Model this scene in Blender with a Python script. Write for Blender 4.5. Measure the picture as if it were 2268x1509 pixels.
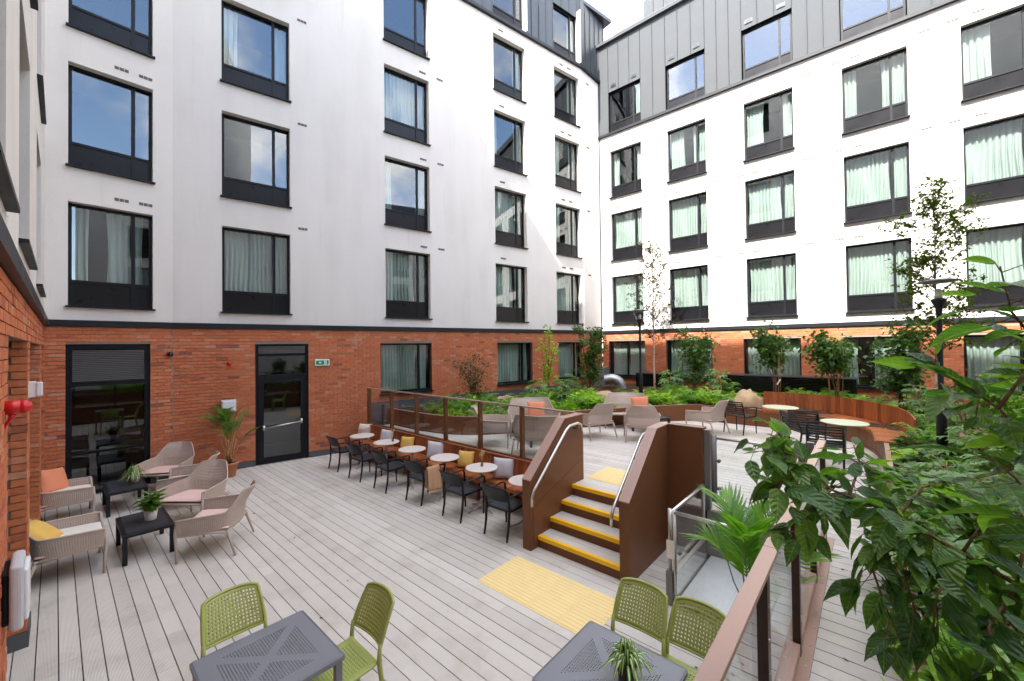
import bpy, math, random
from mathutils import Vector, Matrix, noise as mnoise
random.seed(11)
scene = bpy.context.scene
for o in list(bpy.data.objects):
    bpy.data.objects.remove(o)
COL = scene.collection
V = Vector
PI = math.pi

# ------------------------------------------------------------------ camera, sky, sun, exposure
# world: +X runs along the deck boards, +Y across them towards the far wing, lower deck at z = 0
PITCH, ROLL, YAW = math.radians(0.7194), math.radians(0.677), math.radians(41.5)
cam_data = bpy.data.cameras.new('camera')
cam_data.sensor_width = 36.0
cam_data.lens = 895.0 / 2268.0 * 36.0
cam_data.clip_start = 0.05
cam_data.clip_end = 3000.0
camera = bpy.data.objects.new('camera', cam_data)
COL.objects.link(camera)
camera.matrix_world = (Matrix.Translation((0, 0, 2.9)) @ Matrix.Rotation(YAW, 4, 'Z')
                       @ Matrix.Rotation(PI / 2 + PITCH, 4, 'X') @ Matrix.Rotation(-ROLL, 4, 'Z'))
scene.camera = camera

SUN_DIR = V((-0.005, -0.877, 1.0)).normalized()          # towards the sun
world = bpy.data.worlds.new('World')
scene.world = world
world.use_nodes = True
wn = world.node_tree
for n in list(wn.nodes):
    wn.nodes.remove(n)
w_out = wn.nodes.new('ShaderNodeOutputWorld')
w_bg = wn.nodes.new('ShaderNodeBackground')
w_sky = wn.nodes.new('ShaderNodeTexSky')
w_sky.sky_type = 'NISHITA'
w_sky.sun_disc = False
w_sky.sun_elevation = math.asin(SUN_DIR.z)
w_sky.sun_rotation = math.atan2(SUN_DIR.x, SUN_DIR.y)
w_sky.air_density = 1.0
w_sky.dust_density = 0.5
w_sky.ozone_density = 1.0
w_bg.inputs['Strength'].default_value = 0.15
# broken bright cloud over the blue: the same all round the sky
w_tc = wn.nodes.new('ShaderNodeTexCoord')
w_no = wn.nodes.new('ShaderNodeTexNoise')
w_no.inputs['Scale'].default_value = 2.4
w_no.inputs['Detail'].default_value = 9
w_no.inputs['Roughness'].default_value = 0.6
w_mp = wn.nodes.new('ShaderNodeMapping')
w_mp.inputs['Location'].default_value = (17.0, 9.0, 23.0)
wn.links.new(w_tc.outputs['Generated'], w_mp.inputs[0])
wn.links.new(w_mp.outputs[0], w_no.inputs['Vector'])
w_cr = wn.nodes.new('ShaderNodeMapRange')
w_cr.interpolation_type = 'SMOOTHSTEP'
w_cr.inputs[1].default_value = 0.43
w_cr.inputs[2].default_value = 0.60
w_cr.inputs[4].default_value = 0.92
wn.links.new(w_no.outputs['Fac'], w_cr.inputs[0])
w_bw = wn.nodes.new('ShaderNodeRGBToBW')
wn.links.new(w_sky.outputs['Color'], w_bw.inputs[0])
w_cl = wn.nodes.new('ShaderNodeVectorMath')
w_cl.operation = 'SCALE'
w_cl.inputs[0].default_value = (3.15, 2.92, 2.66)
wn.links.new(w_bw.outputs[0], w_cl.inputs['Scale'])
w_mx = wn.nodes.new('ShaderNodeMix')
w_mx.data_type = 'RGBA'
wn.links.new(w_cr.outputs[0], w_mx.inputs[0])
wn.links.new(w_sky.outputs['Color'], w_mx.inputs[6])
wn.links.new(w_cl.outputs[0], w_mx.inputs[7])
wn.links.new(w_mx.outputs[2], w_bg.inputs['Color'])
wn.links.new(w_bg.outputs[0], w_out.inputs['Surface'])

sun_data = bpy.data.lights.new('sun', 'SUN')
sun_data.energy = 2.2
sun_data.angle = math.radians(0.53)
sun_data.color = (1.0, 0.955, 0.89)
sun = bpy.data.objects.new('sun', sun_data)
COL.objects.link(sun)
sun.location = SUN_DIR * 60
sun.rotation_euler = SUN_DIR.to_track_quat('Z', 'Y').to_euler()

scene.view_settings.view_transform = 'Standard'
scene.view_settings.look = 'None'
scene.view_settings.gamma = 1.0
scene.view_settings.use_curve_mapping = False
scene.view_settings.exposure = 2.90

scene.render.engine = 'CYCLES'
cy = scene.cycles
cy.use_denoising = True
cy.use_adaptive_sampling = True
cy.adaptive_threshold = 0.02
cy.max_bounces = 8
cy.diffuse_bounces = 4
cy.glossy_bounces = 4
cy.transmission_bounces = 6
cy.transparent_max_bounces = 16
cy.caustics_reflective = False
cy.caustics_refractive = False
cy.sample_clamp_indirect = 6.0
scene.render.film_transparent = False

# ------------------------------------------------------------------ helpers
class MB:
    """collects shapes and links them as one mesh object"""
    def __init__(s):
        s.v, s.f, s.m = [], [], []
    def add(s, vs, fs, mi=0):
        b = len(s.v)
        s.v.extend([tuple(p) for p in vs])
        s.f.extend([tuple(b + i for i in f) for f in fs])
        s.m.extend([mi] * len(fs))
        return s
    def box(s, x0, x1, y0, y1, z0, z1, mi=0, M=None):
        vs = [V((x, y, z)) for z in (z0, z1) for y in (y0, y1) for x in (x0, x1)]
        if M is not None:
            vs = [M @ p for p in vs]
        return s.add(vs, [(0, 2, 3, 1), (4, 5, 7, 6), (0, 1, 5, 4), (2, 6, 7, 3), (0, 4, 6, 2), (1, 3, 7, 5)], mi)
    def bar(s, a, b, w, h, mi=0, up=V((0, 0, 1))):
        a, b = V(a), V(b)
        d = (b - a)
        L = d.length
        d.normalize()
        sx = d.cross(up)
        if sx.length < 1e-4:
            sx = d.cross(V((0, 1, 0)))
        sx.normalize()
        uz = sx.cross(d)
        vs = []
        for p in (a, b):
            for i, j in ((-1, -1), (1, -1), (1, 1), (-1, 1)):
                vs.append(p + sx * (w / 2 * i) + uz * (h / 2 * j))
        return s.add(vs, [(0, 3, 2, 1), (4, 5, 6, 7), (0, 1, 5, 4), (1, 2, 6, 5), (2, 3, 7, 6), (3, 0, 4, 7)], mi)
    def tube(s, pts, r, n=8, mi=0, cap=True, flat=1.0):
        pts = [V(p) for p in pts]
        k = len(pts)
        rs = r if isinstance(r, (list, tuple)) else [r] * k
        prev = None
        base = len(s.v)
        for i, p in enumerate(pts):
            t = (pts[min(i + 1, k - 1)] - pts[max(i - 1, 0)])
            if t.length < 1e-9:
                t = V((0, 0, 1))
            t.normalize()
            if prev is None:
                a = V((0, 0, 1)) if abs(t.z) < 0.9 else V((1, 0, 0))
                prev = t.cross(a).normalized()
            nx = prev - t * prev.dot(t)
            if nx.length < 1e-6:
                nx = t.orthogonal()
            nx.normalize()
            prev = nx
            ny = t.cross(nx)
            for j in range(n):
                a = 2 * PI * j / n
                s.v.append(tuple(p + nx * (math.cos(a) * rs[i]) + ny * (math.sin(a) * rs[i] * flat)))
        for i in range(k - 1):
            for j in range(n):
                a, b = base + i * n + j, base + i * n + (j + 1) % n
                s.f.append((a, b, b + n, a + n))
                s.m.append(mi)
        if cap:
            s.f.append(tuple(base + j for j in reversed(range(n))))
            s.f.append(tuple(base + (k - 1) * n + j for j in range(n)))
            s.m.extend([mi, mi])
        return s
    def lathe(s, prof, n=20, c=(0, 0, 0), mi=0):
        base = len(s.v)
        for r, z in prof:
            for j in range(n):
                a = 2 * PI * j / n
                s.v.append((c[0] + r * math.cos(a), c[1] + r * math.sin(a), c[2] + z))
        for i in range(len(prof) - 1):
            for j in range(n):
                a, b = base + i * n + j, base + i * n + (j + 1) % n
                s.f.append((a, b, b + n, a + n))
                s.m.append(mi)
        s.f.append(tuple(base + j for j in reversed(range(n))))
        s.f.append(tuple(base + (len(prof) - 1) * n + j for j in range(n)))
        s.m.extend([mi, mi])
        return s
    def prism(s, poly, fn0, fn1, mi=0):
        """poly: 2D points; fn0/fn1 map a 2D point to the two end caps"""
        k = len(poly)
        vs = [fn0(p) for p in poly] + [fn1(p) for p in poly]
        fs = [tuple(reversed(range(k))), tuple(range(k, 2 * k))]
        fs += [(i, (i + 1) % k, k + (i + 1) % k, k + i) for i in range(k)]
        return s.add(vs, fs, mi)
    def grid(s, fn, nu, nv, mi=0, closed_u=False):
        base = len(s.v)
        for i in range(nu + (0 if closed_u else 1)):
            for j in range(nv + 1):
                s.v.append(tuple(fn(i / nu, j / nv)))
        for i in range(nu):
            i2 = (i + 1) % nu if closed_u else i + 1
            for j in range(nv):
                s.f.append((base + i * (nv + 1) + j, base + i2 * (nv + 1) + j, base + i2 * (nv + 1) + j + 1, base + i * (nv + 1) + j + 1))
                s.m.append(mi)
        return s
    def perf(s, fn, nu, nv, hole=0.5, mask=None, mi=0):
        """sheet of cells, each with a real hole where mask(i, j) is true"""
        cache = {}
        def vid(i, j):
            if (i, j) not in cache:
                cache[(i, j)] = len(s.v)
                s.v.append(tuple(fn(i / nu, j / nv)))
            return cache[(i, j)]
        for i in range(nu):
            for j in range(nv):
                c = [vid(i, j), vid(i + 1, j), vid(i + 1, j + 1), vid(i, j + 1)]
                if mask is not None and not mask(i, j):
                    s.f.append(tuple(c)); s.m.append(mi)
                    continue
                P = [V(s.v[k]) for k in c]
                ctr = (P[0] + P[1] + P[2] + P[3]) / 4
                inn = []
                for k in range(4):
                    for w in (0.25, 0.75):
                        e = P[k].lerp(P[(k + 1) % 4], w)
                        inn.append(len(s.v))
                        s.v.append(tuple(ctr + (e - ctr) * hole))
                for k in range(4):
                    a, b = c[k], c[(k + 1) % 4]
                    i0, i1, i2 = inn[2 * k], inn[2 * k + 1], inn[(2 * k + 2) % 8]
                    s.f.append((a, b, i1, i0)); s.m.append(mi)
                    s.f.append((b, i2, i1)); s.m.append(mi)
        return s
    def mesh(s, name, mats, smooth=False):
        me = bpy.data.meshes.new(name)
        me.from_pydata(s.v, [], s.f)
        if not isinstance(mats, (list, tuple)):
            mats = [mats]
        for m in mats:
            me.materials.append(m)
        if len(mats) > 1:
            me.polygons.foreach_set('material_index', s.m)
        if smooth:
            me.polygons.foreach_set('use_smooth', [True] * len(me.polygons))
        me.update()
        return me
    def build(s, name, mats, parent=None, smooth=False, loc=None, rz=None):
        return link(name, s.mesh(name, mats, smooth), parent, loc, rz)

def link(name, me, parent=None, loc=None, rz=None):
    o = bpy.data.objects.new(name, me)
    COL.objects.link(o)
    if parent is not None:
        o.parent = parent
    if loc is not None:
        o.location = loc
    if rz is not None:
        o.rotation_euler = (0, 0, rz)
    return o

def tag(o, label=None, cat=None, group=None, kind=None):
    if label: o['label'] = label
    if cat: o['category'] = cat
    if group: o['group'] = group
    if kind: o['kind'] = kind
    return o

def empty(name, loc=(0, 0, 0), rz=0.0, label=None, cat=None, group=None):
    o = bpy.data.objects.new(name, None)
    COL.objects.link(o)
    o.location = loc
    o.rotation_euler = (0, 0, rz)
    o.empty_display_size = 0.1
    return tag(o, label, cat, group)

def dup(root, loc=None, rz=None, label=None, group=None, parent=None):
    r = root.copy()
    COL.objects.link(r)
    r.parent = parent
    if loc is not None: r.location = loc
    if rz is not None: r.rotation_euler = (0, 0, rz)
    if label: r['label'] = label
    if group: r['group'] = group
    for ch in list(root.children):
        c = ch.copy()
        COL.objects.link(c)
        c.parent = r
        for g in list(ch.children):
            d = g.copy()
            COL.objects.link(d)
            d.parent = c
    return r

def bevel(o, w=0.004, seg=2):
    m = o.modifiers.new('edge', 'BEVEL')
    m.width = w; m.segments = seg; m.limit_method = 'ANGLE'; m.angle_limit = math.radians(40)
    return o

def solid(o, t=0.006, off=0.0):
    m = o.modifiers.new('thickness', 'SOLIDIFY')
    m.thickness = t; m.offset = off
    return o

def rnd(a, b):
    return random.uniform(a, b)

# ------------------------------------------------------------------ materials
def mat(name):
    m = bpy.data.materials.new(name)
    m.use_nodes = True
    nt = m.node_tree
    b = nt.nodes['Principled BSDF']
    return m, nt, b

def N(nt, kind, **kw):
    n = nt.nodes.new(kind)
    for k, v in kw.items():
        if k.startswith('i_'):
            n.inputs[k[2:].replace('_', ' ')].default_value = v
        else:
            setattr(n, k, v)
    return n

def plain(name, col, rough=0.5, metal=0.0, var=0.08, scale=6.0, bump=0.0, bscale=60.0, spec=0.5, coat=0.0, dirt=0.0):
    """paint, plastic, cloth ...: base colour with slight uneven tone and fine relief"""
    m, nt, b = mat(name)
    tc = N(nt, 'ShaderNodeTexCoord')
    no = N(nt, 'ShaderNodeTexNoise')
    no.inputs['Scale'].default_value = scale
    no.inputs['Detail'].default_value = 5
    nt.links.new(tc.outputs['Object'], no.inputs['Vector'])
    mx = N(nt, 'ShaderNodeMix', data_type='RGBA')
    c = V(col)
    mx.inputs[6].default_value = (*(c * (1 - var)), 1)
    mx.inputs[7].default_value = (*[min(1, x) for x in c * (1 + var)], 1)
    nt.links.new(no.outputs['Fac'], mx.inputs[0])
    nt.links.new(mx.outputs[2], b.inputs['Base Color'])
    rr = N(nt, 'ShaderNodeMapRange')
    rr.inputs[3].default_value = max(0.02, rough - 0.08)
    rr.inputs[4].default_value = min(1, rough + 0.1)
    nt.links.new(no.outputs['Fac'], rr.inputs[0])
    nt.links.new(rr.outputs[0], b.inputs['Roughness'])
    b.inputs['Metallic'].default_value = metal
    b.inputs['Specular IOR Level'].default_value = spec
    if coat:
        b.inputs['Coat Weight'].default_value = coat
    if bump:
        n2 = N(nt, 'ShaderNodeTexNoise')
        n2.inputs['Scale'].default_value = bscale
        n2.inputs['Detail'].default_value = 4
        nt.links.new(tc.outputs['Object'], n2.inputs['Vector'])
        bp = N(nt, 'ShaderNodeBump')
        bp.inputs['Strength'].default_value = bump
        bp.inputs['Distance'].default_value = 0.01
        nt.links.new(n2.outputs['Fac'], bp.inputs['Height'])
        nt.links.new(bp.outputs[0], b.inputs['Normal'])
    return m

def ramp(nt, stops, interp='LINEAR'):
    r = N(nt, 'ShaderNodeValToRGB')
    r.color_ramp.interpolation = interp
    e = r.color_ramp.elements
    while len(e) < len(stops):
        e.new(0.5)
    for k, (p, c) in enumerate(stops):
        e[k].position = p
        e[k].color = (*c, 1)
    return r

def island_random(nt):
    ob = N(nt, 'ShaderNodeObjectInfo')
    ge = N(nt, 'ShaderNodeNewGeometry')
    ad = N(nt, 'ShaderNodeMath', operation='ADD')
    fr = N(nt, 'ShaderNodeMath', operation='FRACT')
    nt.links.new(ob.outputs['Random'], ad.inputs[0])
    nt.links.new(ge.outputs['Random Per Island'], ad.inputs[1])
    nt.links.new(ad.outputs[0], fr.inputs[0])
    return fr, ge

def brick_material():
    m, nt, b = mat('red_brick')
    fr, ge = island_random(nt)
    rp = ramp(nt, [(0.0, (0.24, 0.105, 0.075)), (0.03, (0.38, 0.125, 0.070)), (0.06, (0.48, 0.150, 0.070)), (0.45, (0.56, 0.185, 0.083)),
                   (0.75, (0.50, 0.155, 0.070)), (0.94, (0.60, 0.225, 0.112)), (1.0, (0.54, 0.27, 0.175))])
    nt.links.new(fr.outputs[0], rp.inputs[0])
    no = N(nt, 'ShaderNodeTexNoise')
    no.inputs['Scale'].default_value = 26
    no.inputs['Detail'].default_value = 6
    nt.links.new(ge.outputs['Position'], no.inputs['Vector'])
    # lime bloom in drifting patches
    n2 = N(nt, 'ShaderNodeTexNoise')
    n2.inputs['Scale'].default_value = 1.3
    n2.inputs['Detail'].default_value = 8
    n2.inputs['Roughness'].default_value = 0.75
    nt.links.new(ge.outputs['Position'], n2.inputs['Vector'])
    r2 = N(nt, 'ShaderNodeMapRange')
    r2.inputs[1].default_value = 0.58; r2.inputs[2].default_value = 0.76
    r2.inputs[3].default_value = 0.0; r2.inputs[4].default_value = 0.55
    nt.links.new(n2.outputs['Fac'], r2.inputs[0])
    mxa = N(nt, 'ShaderNodeMix', data_type='RGBA', blend_type='MULTIPLY')
    mxa.inputs[0].default_value = 0.45
    rr = ramp(nt, [(0.25, (0.55, 0.5, 0.5)), (0.75, (1.25, 1.2, 1.15))])
    nt.links.new(no.outputs['Fac'], rr.inputs[0])
    nt.links.new(rp.outputs[0], mxa.inputs[6])
    nt.links.new(rr.outputs[0], mxa.inputs[7])
    mxb = N(nt, 'ShaderNodeMix', data_type='RGBA')
    mxb.inputs[7].default_value = (0.62, 0.5, 0.44, 1)
    nt.links.new(r2.outputs[0], mxb.inputs[0])
    nt.links.new(mxa.outputs[2], mxb.inputs[6])
    nt.links.new(mxb.outputs[2], b.inputs['Base Color'])
    b.inputs['Roughness'].default_value = 0.9
    b.inputs['Specular IOR Level'].default_value = 0.2
    bp = N(nt, 'ShaderNodeBump')
    bp.inputs['Strength'].default_value = 0.5
    bp.inputs['Distance'].default_value = 0.006
    nt.links.new(no.outputs['Fac'], bp.inputs['Height'])
    nt.links.new(bp.outputs[0], b.inputs['Normal'])
    return m

def deck_material():
    m, nt, b = mat('composite_decking')
    fr, ge = island_random(nt)
    sep = N(nt, 'ShaderNodeSeparateXYZ')
    nt.links.new(ge.outputs['Position'], sep.inputs[0])
    # fine grooves running along each board
    mu = N(nt, 'ShaderNodeMath', operation='MULTIPLY')
    mu.inputs[1].default_value = 2 * PI / 0.0085
    nt.links.new(sep.outputs['Y'], mu.inputs[0])
    si = N(nt, 'ShaderNodeMath', operation='SINE')
    nt.links.new(mu.outputs[0], si.inputs[0])
    no = N(nt, 'ShaderNodeTexNoise')
    no.inputs['Scale'].default_value = 2.2
    no.inputs['Detail'].default_value = 8
    no.inputs['Roughness'].default_value = 0.65
    nt.links.new(ge.outputs['Position'], no.inputs['Vector'])
    rp = ramp(nt, [(0.0, (0.605, 0.555, 0.495)), (0.5, (0.655, 0.605, 0.54)), (1.0, (0.70, 0.65, 0.585))])
    nt.links.new(fr.outputs[0], rp.inputs[0])
    st = ramp(nt, [(0.28, (0.82, 0.80, 0.77)), (0.5, (1.0, 1.0, 1.0)), (0.62, (1.0, 1.0, 1.0)), (0.8, (1.10, 1.09, 1.06))])
    nt.links.new(no.outputs['Fac'], st.inputs[0])
    mx = N(nt, 'ShaderNodeMix', data_type='RGBA', blend_type='MULTIPLY')
    mx.inputs[0].default_value = 1.0
    nt.links.new(rp.outputs[0], mx.inputs[6])
    nt.links.new(st.outputs[0], mx.inputs[7])
    gr = N(nt, 'ShaderNodeMapRange')
    gr.inputs[1].default_value = -1; gr.inputs[2].default_value = 1
    gr.inputs[3].default_value = 0.84; gr.inputs[4].default_value = 1.10  # groove shade put into the colour as well as the bump
    nt.links.new(si.outputs[0], gr.inputs[0])
    m2 = N(nt, 'ShaderNodeVectorMath', operation='SCALE')
    nt.links.new(mx.outputs[2], m2.inputs[0])
    nt.links.new(gr.outputs[0], m2.inputs['Scale'])
    nt.links.new(m2.outputs[0], b.inputs['Base Color'])
    b.inputs['Roughness'].default_value = 0.62
    b.inputs['Specular IOR Level'].default_value = 0.35
    bp = N(nt, 'ShaderNodeBump')
    bp.inputs['Strength'].default_value = 0.35
    bp.inputs['Distance'].default_value = 0.003
    nt.links.new(si.outputs[0], bp.inputs['Height'])
    nt.links.new(bp.outputs[0], b.inputs['Normal'])
    return m

def wood_material(name, cols, along='X'):
    m, nt, b = mat(name)
    fr, ge = island_random(nt)
    tc = N(nt, 'ShaderNodeTexCoord')
    mp = N(nt, 'ShaderNodeMapping')
    mp.inputs['Scale'].default_value = {'X': (2, 30, 30), 'Y': (30, 2, 30), 'Z': (30, 30, 2)}[along]
    nt.links.new(tc.outputs['Object'], mp.inputs[0])
    no = N(nt, 'ShaderNodeTexNoise')
    no.inputs['Scale'].default_value = 1.5
    no.inputs['Detail'].default_value = 6
    nt.links.new(mp.outputs[0], no.inputs['Vector'])
    rp = ramp(nt, [(0.0, cols[0]), (0.55, cols[1]), (1.0, cols[2])])
    nt.links.new(fr.outputs[0], rp.inputs[0])
    st = ramp(nt, [(0.3, (0.6, 0.55, 0.5)), (0.7, (1.15, 1.12, 1.1))])
    nt.links.new(no.outputs['Fac'], st.inputs[0])
    mx = N(nt, 'ShaderNodeMix', data_type='RGBA', blend_type='MULTIPLY')
    mx.inputs[0].default_value = 0.8
    nt.links.new(rp.outputs[0], mx.inputs[6])
    nt.links.new(st.outputs[0], mx.inputs[7])
    nt.links.new(mx.outputs[2], b.inputs['Base Color'])
    b.inputs['Roughness'].default_value = 0.42
    bp = N(nt, 'ShaderNodeBump')
    bp.inputs['Strength'].default_value = 0.2
    bp.inputs['Distance'].default_value = 0.003
    nt.links.new(no.outputs['Fac'], bp.inputs['Height'])
    nt.links.new(bp.outputs[0], b.inputs['Normal'])
    return m

def glass_material(name, tint, refl0, rough=0.0):
    """window / balustrade glass: clear sheet with a mirror-like coat that strengthens at grazing angles"""
    m, nt, b = mat(name)
    nt.nodes.remove(b)
    out = nt.nodes['Material Output']
    tr = N(nt, 'ShaderNodeBsdfTransparent')
    tr.inputs[0].default_value = (*tint, 1)
    gl = N(nt, 'ShaderNodeBsdfGlossy')
    gl.inputs['Roughness'].default_value = rough
    gl.inputs['Color'].default_value = (0.95, 0.97, 1.0, 1)
    fn = N(nt, 'ShaderNodeLayerWeight')
    fn.inputs['Blend'].default_value = 0.5
    pw = N(nt, 'ShaderNodeMath', operation='POWER')
    pw.inputs[1].default_value = 4.5
    nt.links.new(fn.outputs['Facing'], pw.inputs[0])
    ad = N(nt, 'ShaderNodeMath', operation='ADD', use_clamp=True)
    ad.inputs[1].default_value = refl0
    nt.links.new(pw.outputs[0], ad.inputs[0])
    mx = N(nt, 'ShaderNodeMixShader')
    nt.links.new(ad.outputs[0], mx.inputs[0])
    nt.links.new(tr.outputs[0], mx.inputs[1])
    nt.links.new(gl.outputs[0], mx.inputs[2])
    nt.links.new(mx.outputs[0], out.inputs['Surface'])
    return m

def leaf_material(name, cols, trans=0.35, rough=0.4, veins=False):
    m, nt, b = mat(name)
    fr, ge = island_random(nt)
    rp = ramp(nt, [(k / (len(cols) - 1), c) for k, c in enumerate(cols)])
    nt.links.new(fr.outputs[0], rp.inputs[0])
    no = N(nt, 'ShaderNodeTexNoise')
    no.inputs['Scale'].default_value = 40
    tc = N(nt, 'ShaderNodeTexCoord')
    nt.links.new(tc.outputs['Object'], no.inputs['Vector'])
    st = ramp(nt, [(0.3, (0.75, 0.8, 0.7)), (0.7, (1.15, 1.15, 1.1))])
    nt.links.new(no.outputs['Fac'], st.inputs[0])
    mx = N(nt, 'ShaderNodeMix', data_type='RGBA', blend_type='MULTIPLY')
    mx.inputs[0].default_value = 0.7
    nt.links.new(rp.outputs[0], mx.inputs[6])
    nt.links.new(st.outputs[0], mx.inputs[7])
    if veins:
        # pale midrib and side veins; the leaf lies along its own x
        sx = N(nt, 'ShaderNodeSeparateXYZ'); nt.links.new(tc.outputs['Object'], sx.inputs[0])
        ab = N(nt, 'ShaderNodeMath', operation='ABSOLUTE'); nt.links.new(sx.outputs['Y'], ab.inputs[0])
        mid = N(nt, 'ShaderNodeMapRange'); mid.inputs[1].default_value = 0.0006; mid.inputs[2].default_value = 0.0018; mid.inputs[3].default_value = 1.0; mid.inputs[4].default_value = 0.0
        nt.links.new(ab.outputs[0], mid.inputs[0])
        k1 = N(nt, 'ShaderNodeMath', operation='MULTIPLY'); k1.inputs[1].default_value = 1.1; nt.links.new(ab.outputs[0], k1.inputs[0])
        k2 = N(nt, 'ShaderNodeMath', operation='SUBTRACT'); nt.links.new(sx.outputs['X'], k2.inputs[0]); nt.links.new(k1.outputs[0], k2.inputs[1])
        k3 = N(nt, 'ShaderNodeMath', operation='MULTIPLY'); k3.inputs[1].default_value = 520.0; nt.links.new(k2.outputs[0], k3.inputs[0])
        k4 = N(nt, 'ShaderNodeMath', operation='SINE'); nt.links.new(k3.outputs[0], k4.inputs[0])
        sv = N(nt, 'ShaderNodeMapRange'); sv.inputs[1].default_value = 0.82; sv.inputs[2].default_value = 1.0; sv.inputs[3].default_value = 0.0; sv.inputs[4].default_value = 0.45
        nt.links.new(k4.outputs[0], sv.inputs[0])
        vm = N(nt, 'ShaderNodeMath', operation='MAXIMUM'); nt.links.new(mid.outputs[0], vm.inputs[0]); nt.links.new(sv.outputs[0], vm.inputs[1])
        mv = N(nt, 'ShaderNodeMix', data_type='RGBA'); mv.inputs[7].default_value = (0.22, 0.32, 0.13, 1)
        vs = N(nt, 'ShaderNodeMath', operation='MULTIPLY'); vs.inputs[1].default_value = 0.6; nt.links.new(vm.outputs[0], vs.inputs[0])
        nt.links.new(vs.outputs[0], mv.inputs[0]); nt.links.new(mx.outputs[2], mv.inputs[6])
        mx = mv
        bp = N(nt, 'ShaderNodeBump'); bp.inputs['Strength'].default_value = 0.5; bp.inputs['Distance'].default_value = 0.002; bp.invert = True
        nt.links.new(k4.outputs[0], bp.inputs['Height']); nt.links.new(bp.outputs[0], b.inputs['Normal'])
    nt.links.new(mx.outputs[2], b.inputs['Base Color'])
    b.inputs['Roughness'].default_value = rough
    b.inputs['Specular IOR Level'].default_value = 0.5 if rough < 0.8 else 0.08
    tl = N(nt, 'ShaderNodeBsdfTranslucent')
    br = N(nt, 'ShaderNodeMix', data_type='RGBA', blend_type='MULTIPLY')
    br.inputs[0].default_value = 1.0
    br.inputs[7].default_value = (1.9, 2.1, 0.7, 1)
    nt.links.new(mx.outputs[2], br.inputs[6])
    nt.links.new(br.outputs[2], tl.inputs['Color'])
    ms = N(nt, 'ShaderNodeMixShader')
    ms.inputs[0].default_value = trans
    out = nt.nodes['Material Output']
    nt.links.new(b.outputs[0], ms.inputs[1])
    nt.links.new(tl.outputs[0], ms.inputs[2])
    nt.links.new(ms.outputs[0], out.inputs['Surface'])
    return m

def cloth_material(name, col, trans=0.0, var=0.06):
    m = plain(name, col, 0.85, 0, var, 8, 0.25, 400, 0.2)
    if trans:
        nt = m.node_tree
        b = nt.nodes['Principled BSDF']
        out = nt.nodes['Material Output']
        tl = N(nt, 'ShaderNodeBsdfTranslucent')
        tl.inputs[0].default_value = (*col, 1)
        ms = N(nt, 'ShaderNodeMixShader')
        ms.inputs[0].default_value = trans
        nt.links.new(b.outputs[0], ms.inputs[1])
        nt.links.new(tl.outputs[0], ms.inputs[2])
        nt.links.new(ms.outputs[0], out.inputs['Surface'])
    return m

def render_material():
    m, nt, b = mat('white_render')
    ge = N(nt, 'ShaderNodeNewGeometry')
    n1 = N(nt, 'ShaderNodeTexNoise'); n1.inputs['Scale'].default_value = 0.7; n1.inputs['Detail'].default_value = 7
    n2 = N(nt, 'ShaderNodeTexNoise'); n2.inputs['Scale'].default_value = 90; n2.inputs['Detail'].default_value = 4
    n3 = N(nt, 'ShaderNodeTexNoise'); n3.inputs['Scale'].default_value = 1.6; n3.inputs['Detail'].default_value = 2
    mp = N(nt, 'ShaderNodeMapping'); mp.inputs['Scale'].default_value = (1.2, 1.2, 0.16)   # faint runs down the wall
    nt.links.new(ge.outputs['Position'], mp.inputs[0])
    for n in (n1, n2): nt.links.new(ge.outputs['Position'], n.inputs['Vector'])
    nt.links.new(mp.outputs[0], n3.inputs['Vector'])
    r = ramp(nt, [(0.25, (0.61, 0.58, 0.545)), (0.5, (0.685, 0.655, 0.62)), (0.75, (0.715, 0.69, 0.655))])
    mxx = N(nt, 'ShaderNodeMath', operation='ADD'); ml = N(nt, 'ShaderNodeMath', operation='MULTIPLY'); ml.inputs[1].default_value = 0.5
    nt.links.new(n1.outputs['Fac'], mxx.inputs[0]); nt.links.new(n3.outputs['Fac'], mxx.inputs[1])
    nt.links.new(mxx.outputs[0], ml.inputs[0]); nt.links.new(ml.outputs[0], r.inputs[0])
    n4 = N(nt, 'ShaderNodeTexNoise'); n4.inputs['Scale'].default_value = 1.0; n4.inputs['Detail'].default_value = 6; n4.inputs['Roughness'].default_value = 0.7
    mp4 = N(nt, 'ShaderNodeMapping'); mp4.inputs['Scale'].default_value = (7.0, 7.0, 0.35)
    nt.links.new(ge.outputs['Position'], mp4.inputs[0]); nt.links.new(mp4.outputs[0], n4.inputs['Vector'])
    d4 = N(nt, 'ShaderNodeMapRange'); d4.inputs[1].default_value = 0.60; d4.inputs[2].default_value = 0.80; d4.inputs[3].default_value = 0.0; d4.inputs[4].default_value = 0.26
    nt.links.new(n4.outputs['Fac'], d4.inputs[0])
    mxd = N(nt, 'ShaderNodeMix', data_type='RGBA'); mxd.inputs[7].default_value = (0.36, 0.32, 0.27, 1)
    nt.links.new(d4.outputs[0], mxd.inputs[0]); nt.links.new(r.outputs[0], mxd.inputs[6])
    nt.links.new(mxd.outputs[2], b.inputs['Base Color'])
    b.inputs['Roughness'].default_value = 0.92
    b.inputs['Specular IOR Level'].default_value = 0.15
    bp = N(nt, 'ShaderNodeBump'); bp.inputs['Strength'].default_value = 0.35; bp.inputs['Distance'].default_value = 0.012
    bp2 = N(nt, 'ShaderNodeBump'); bp2.inputs['Strength'].default_value = 0.25; bp2.inputs['Distance'].default_value = 0.10
    nt.links.new(n2.outputs['Fac'], bp.inputs['Height']); nt.links.new(n1.outputs['Fac'], bp2.inputs['Height'])
    nt.links.new(bp2.outputs[0], bp.inputs['Normal']); nt.links.new(bp.outputs[0], b.inputs['Normal'])
    return m

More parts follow.
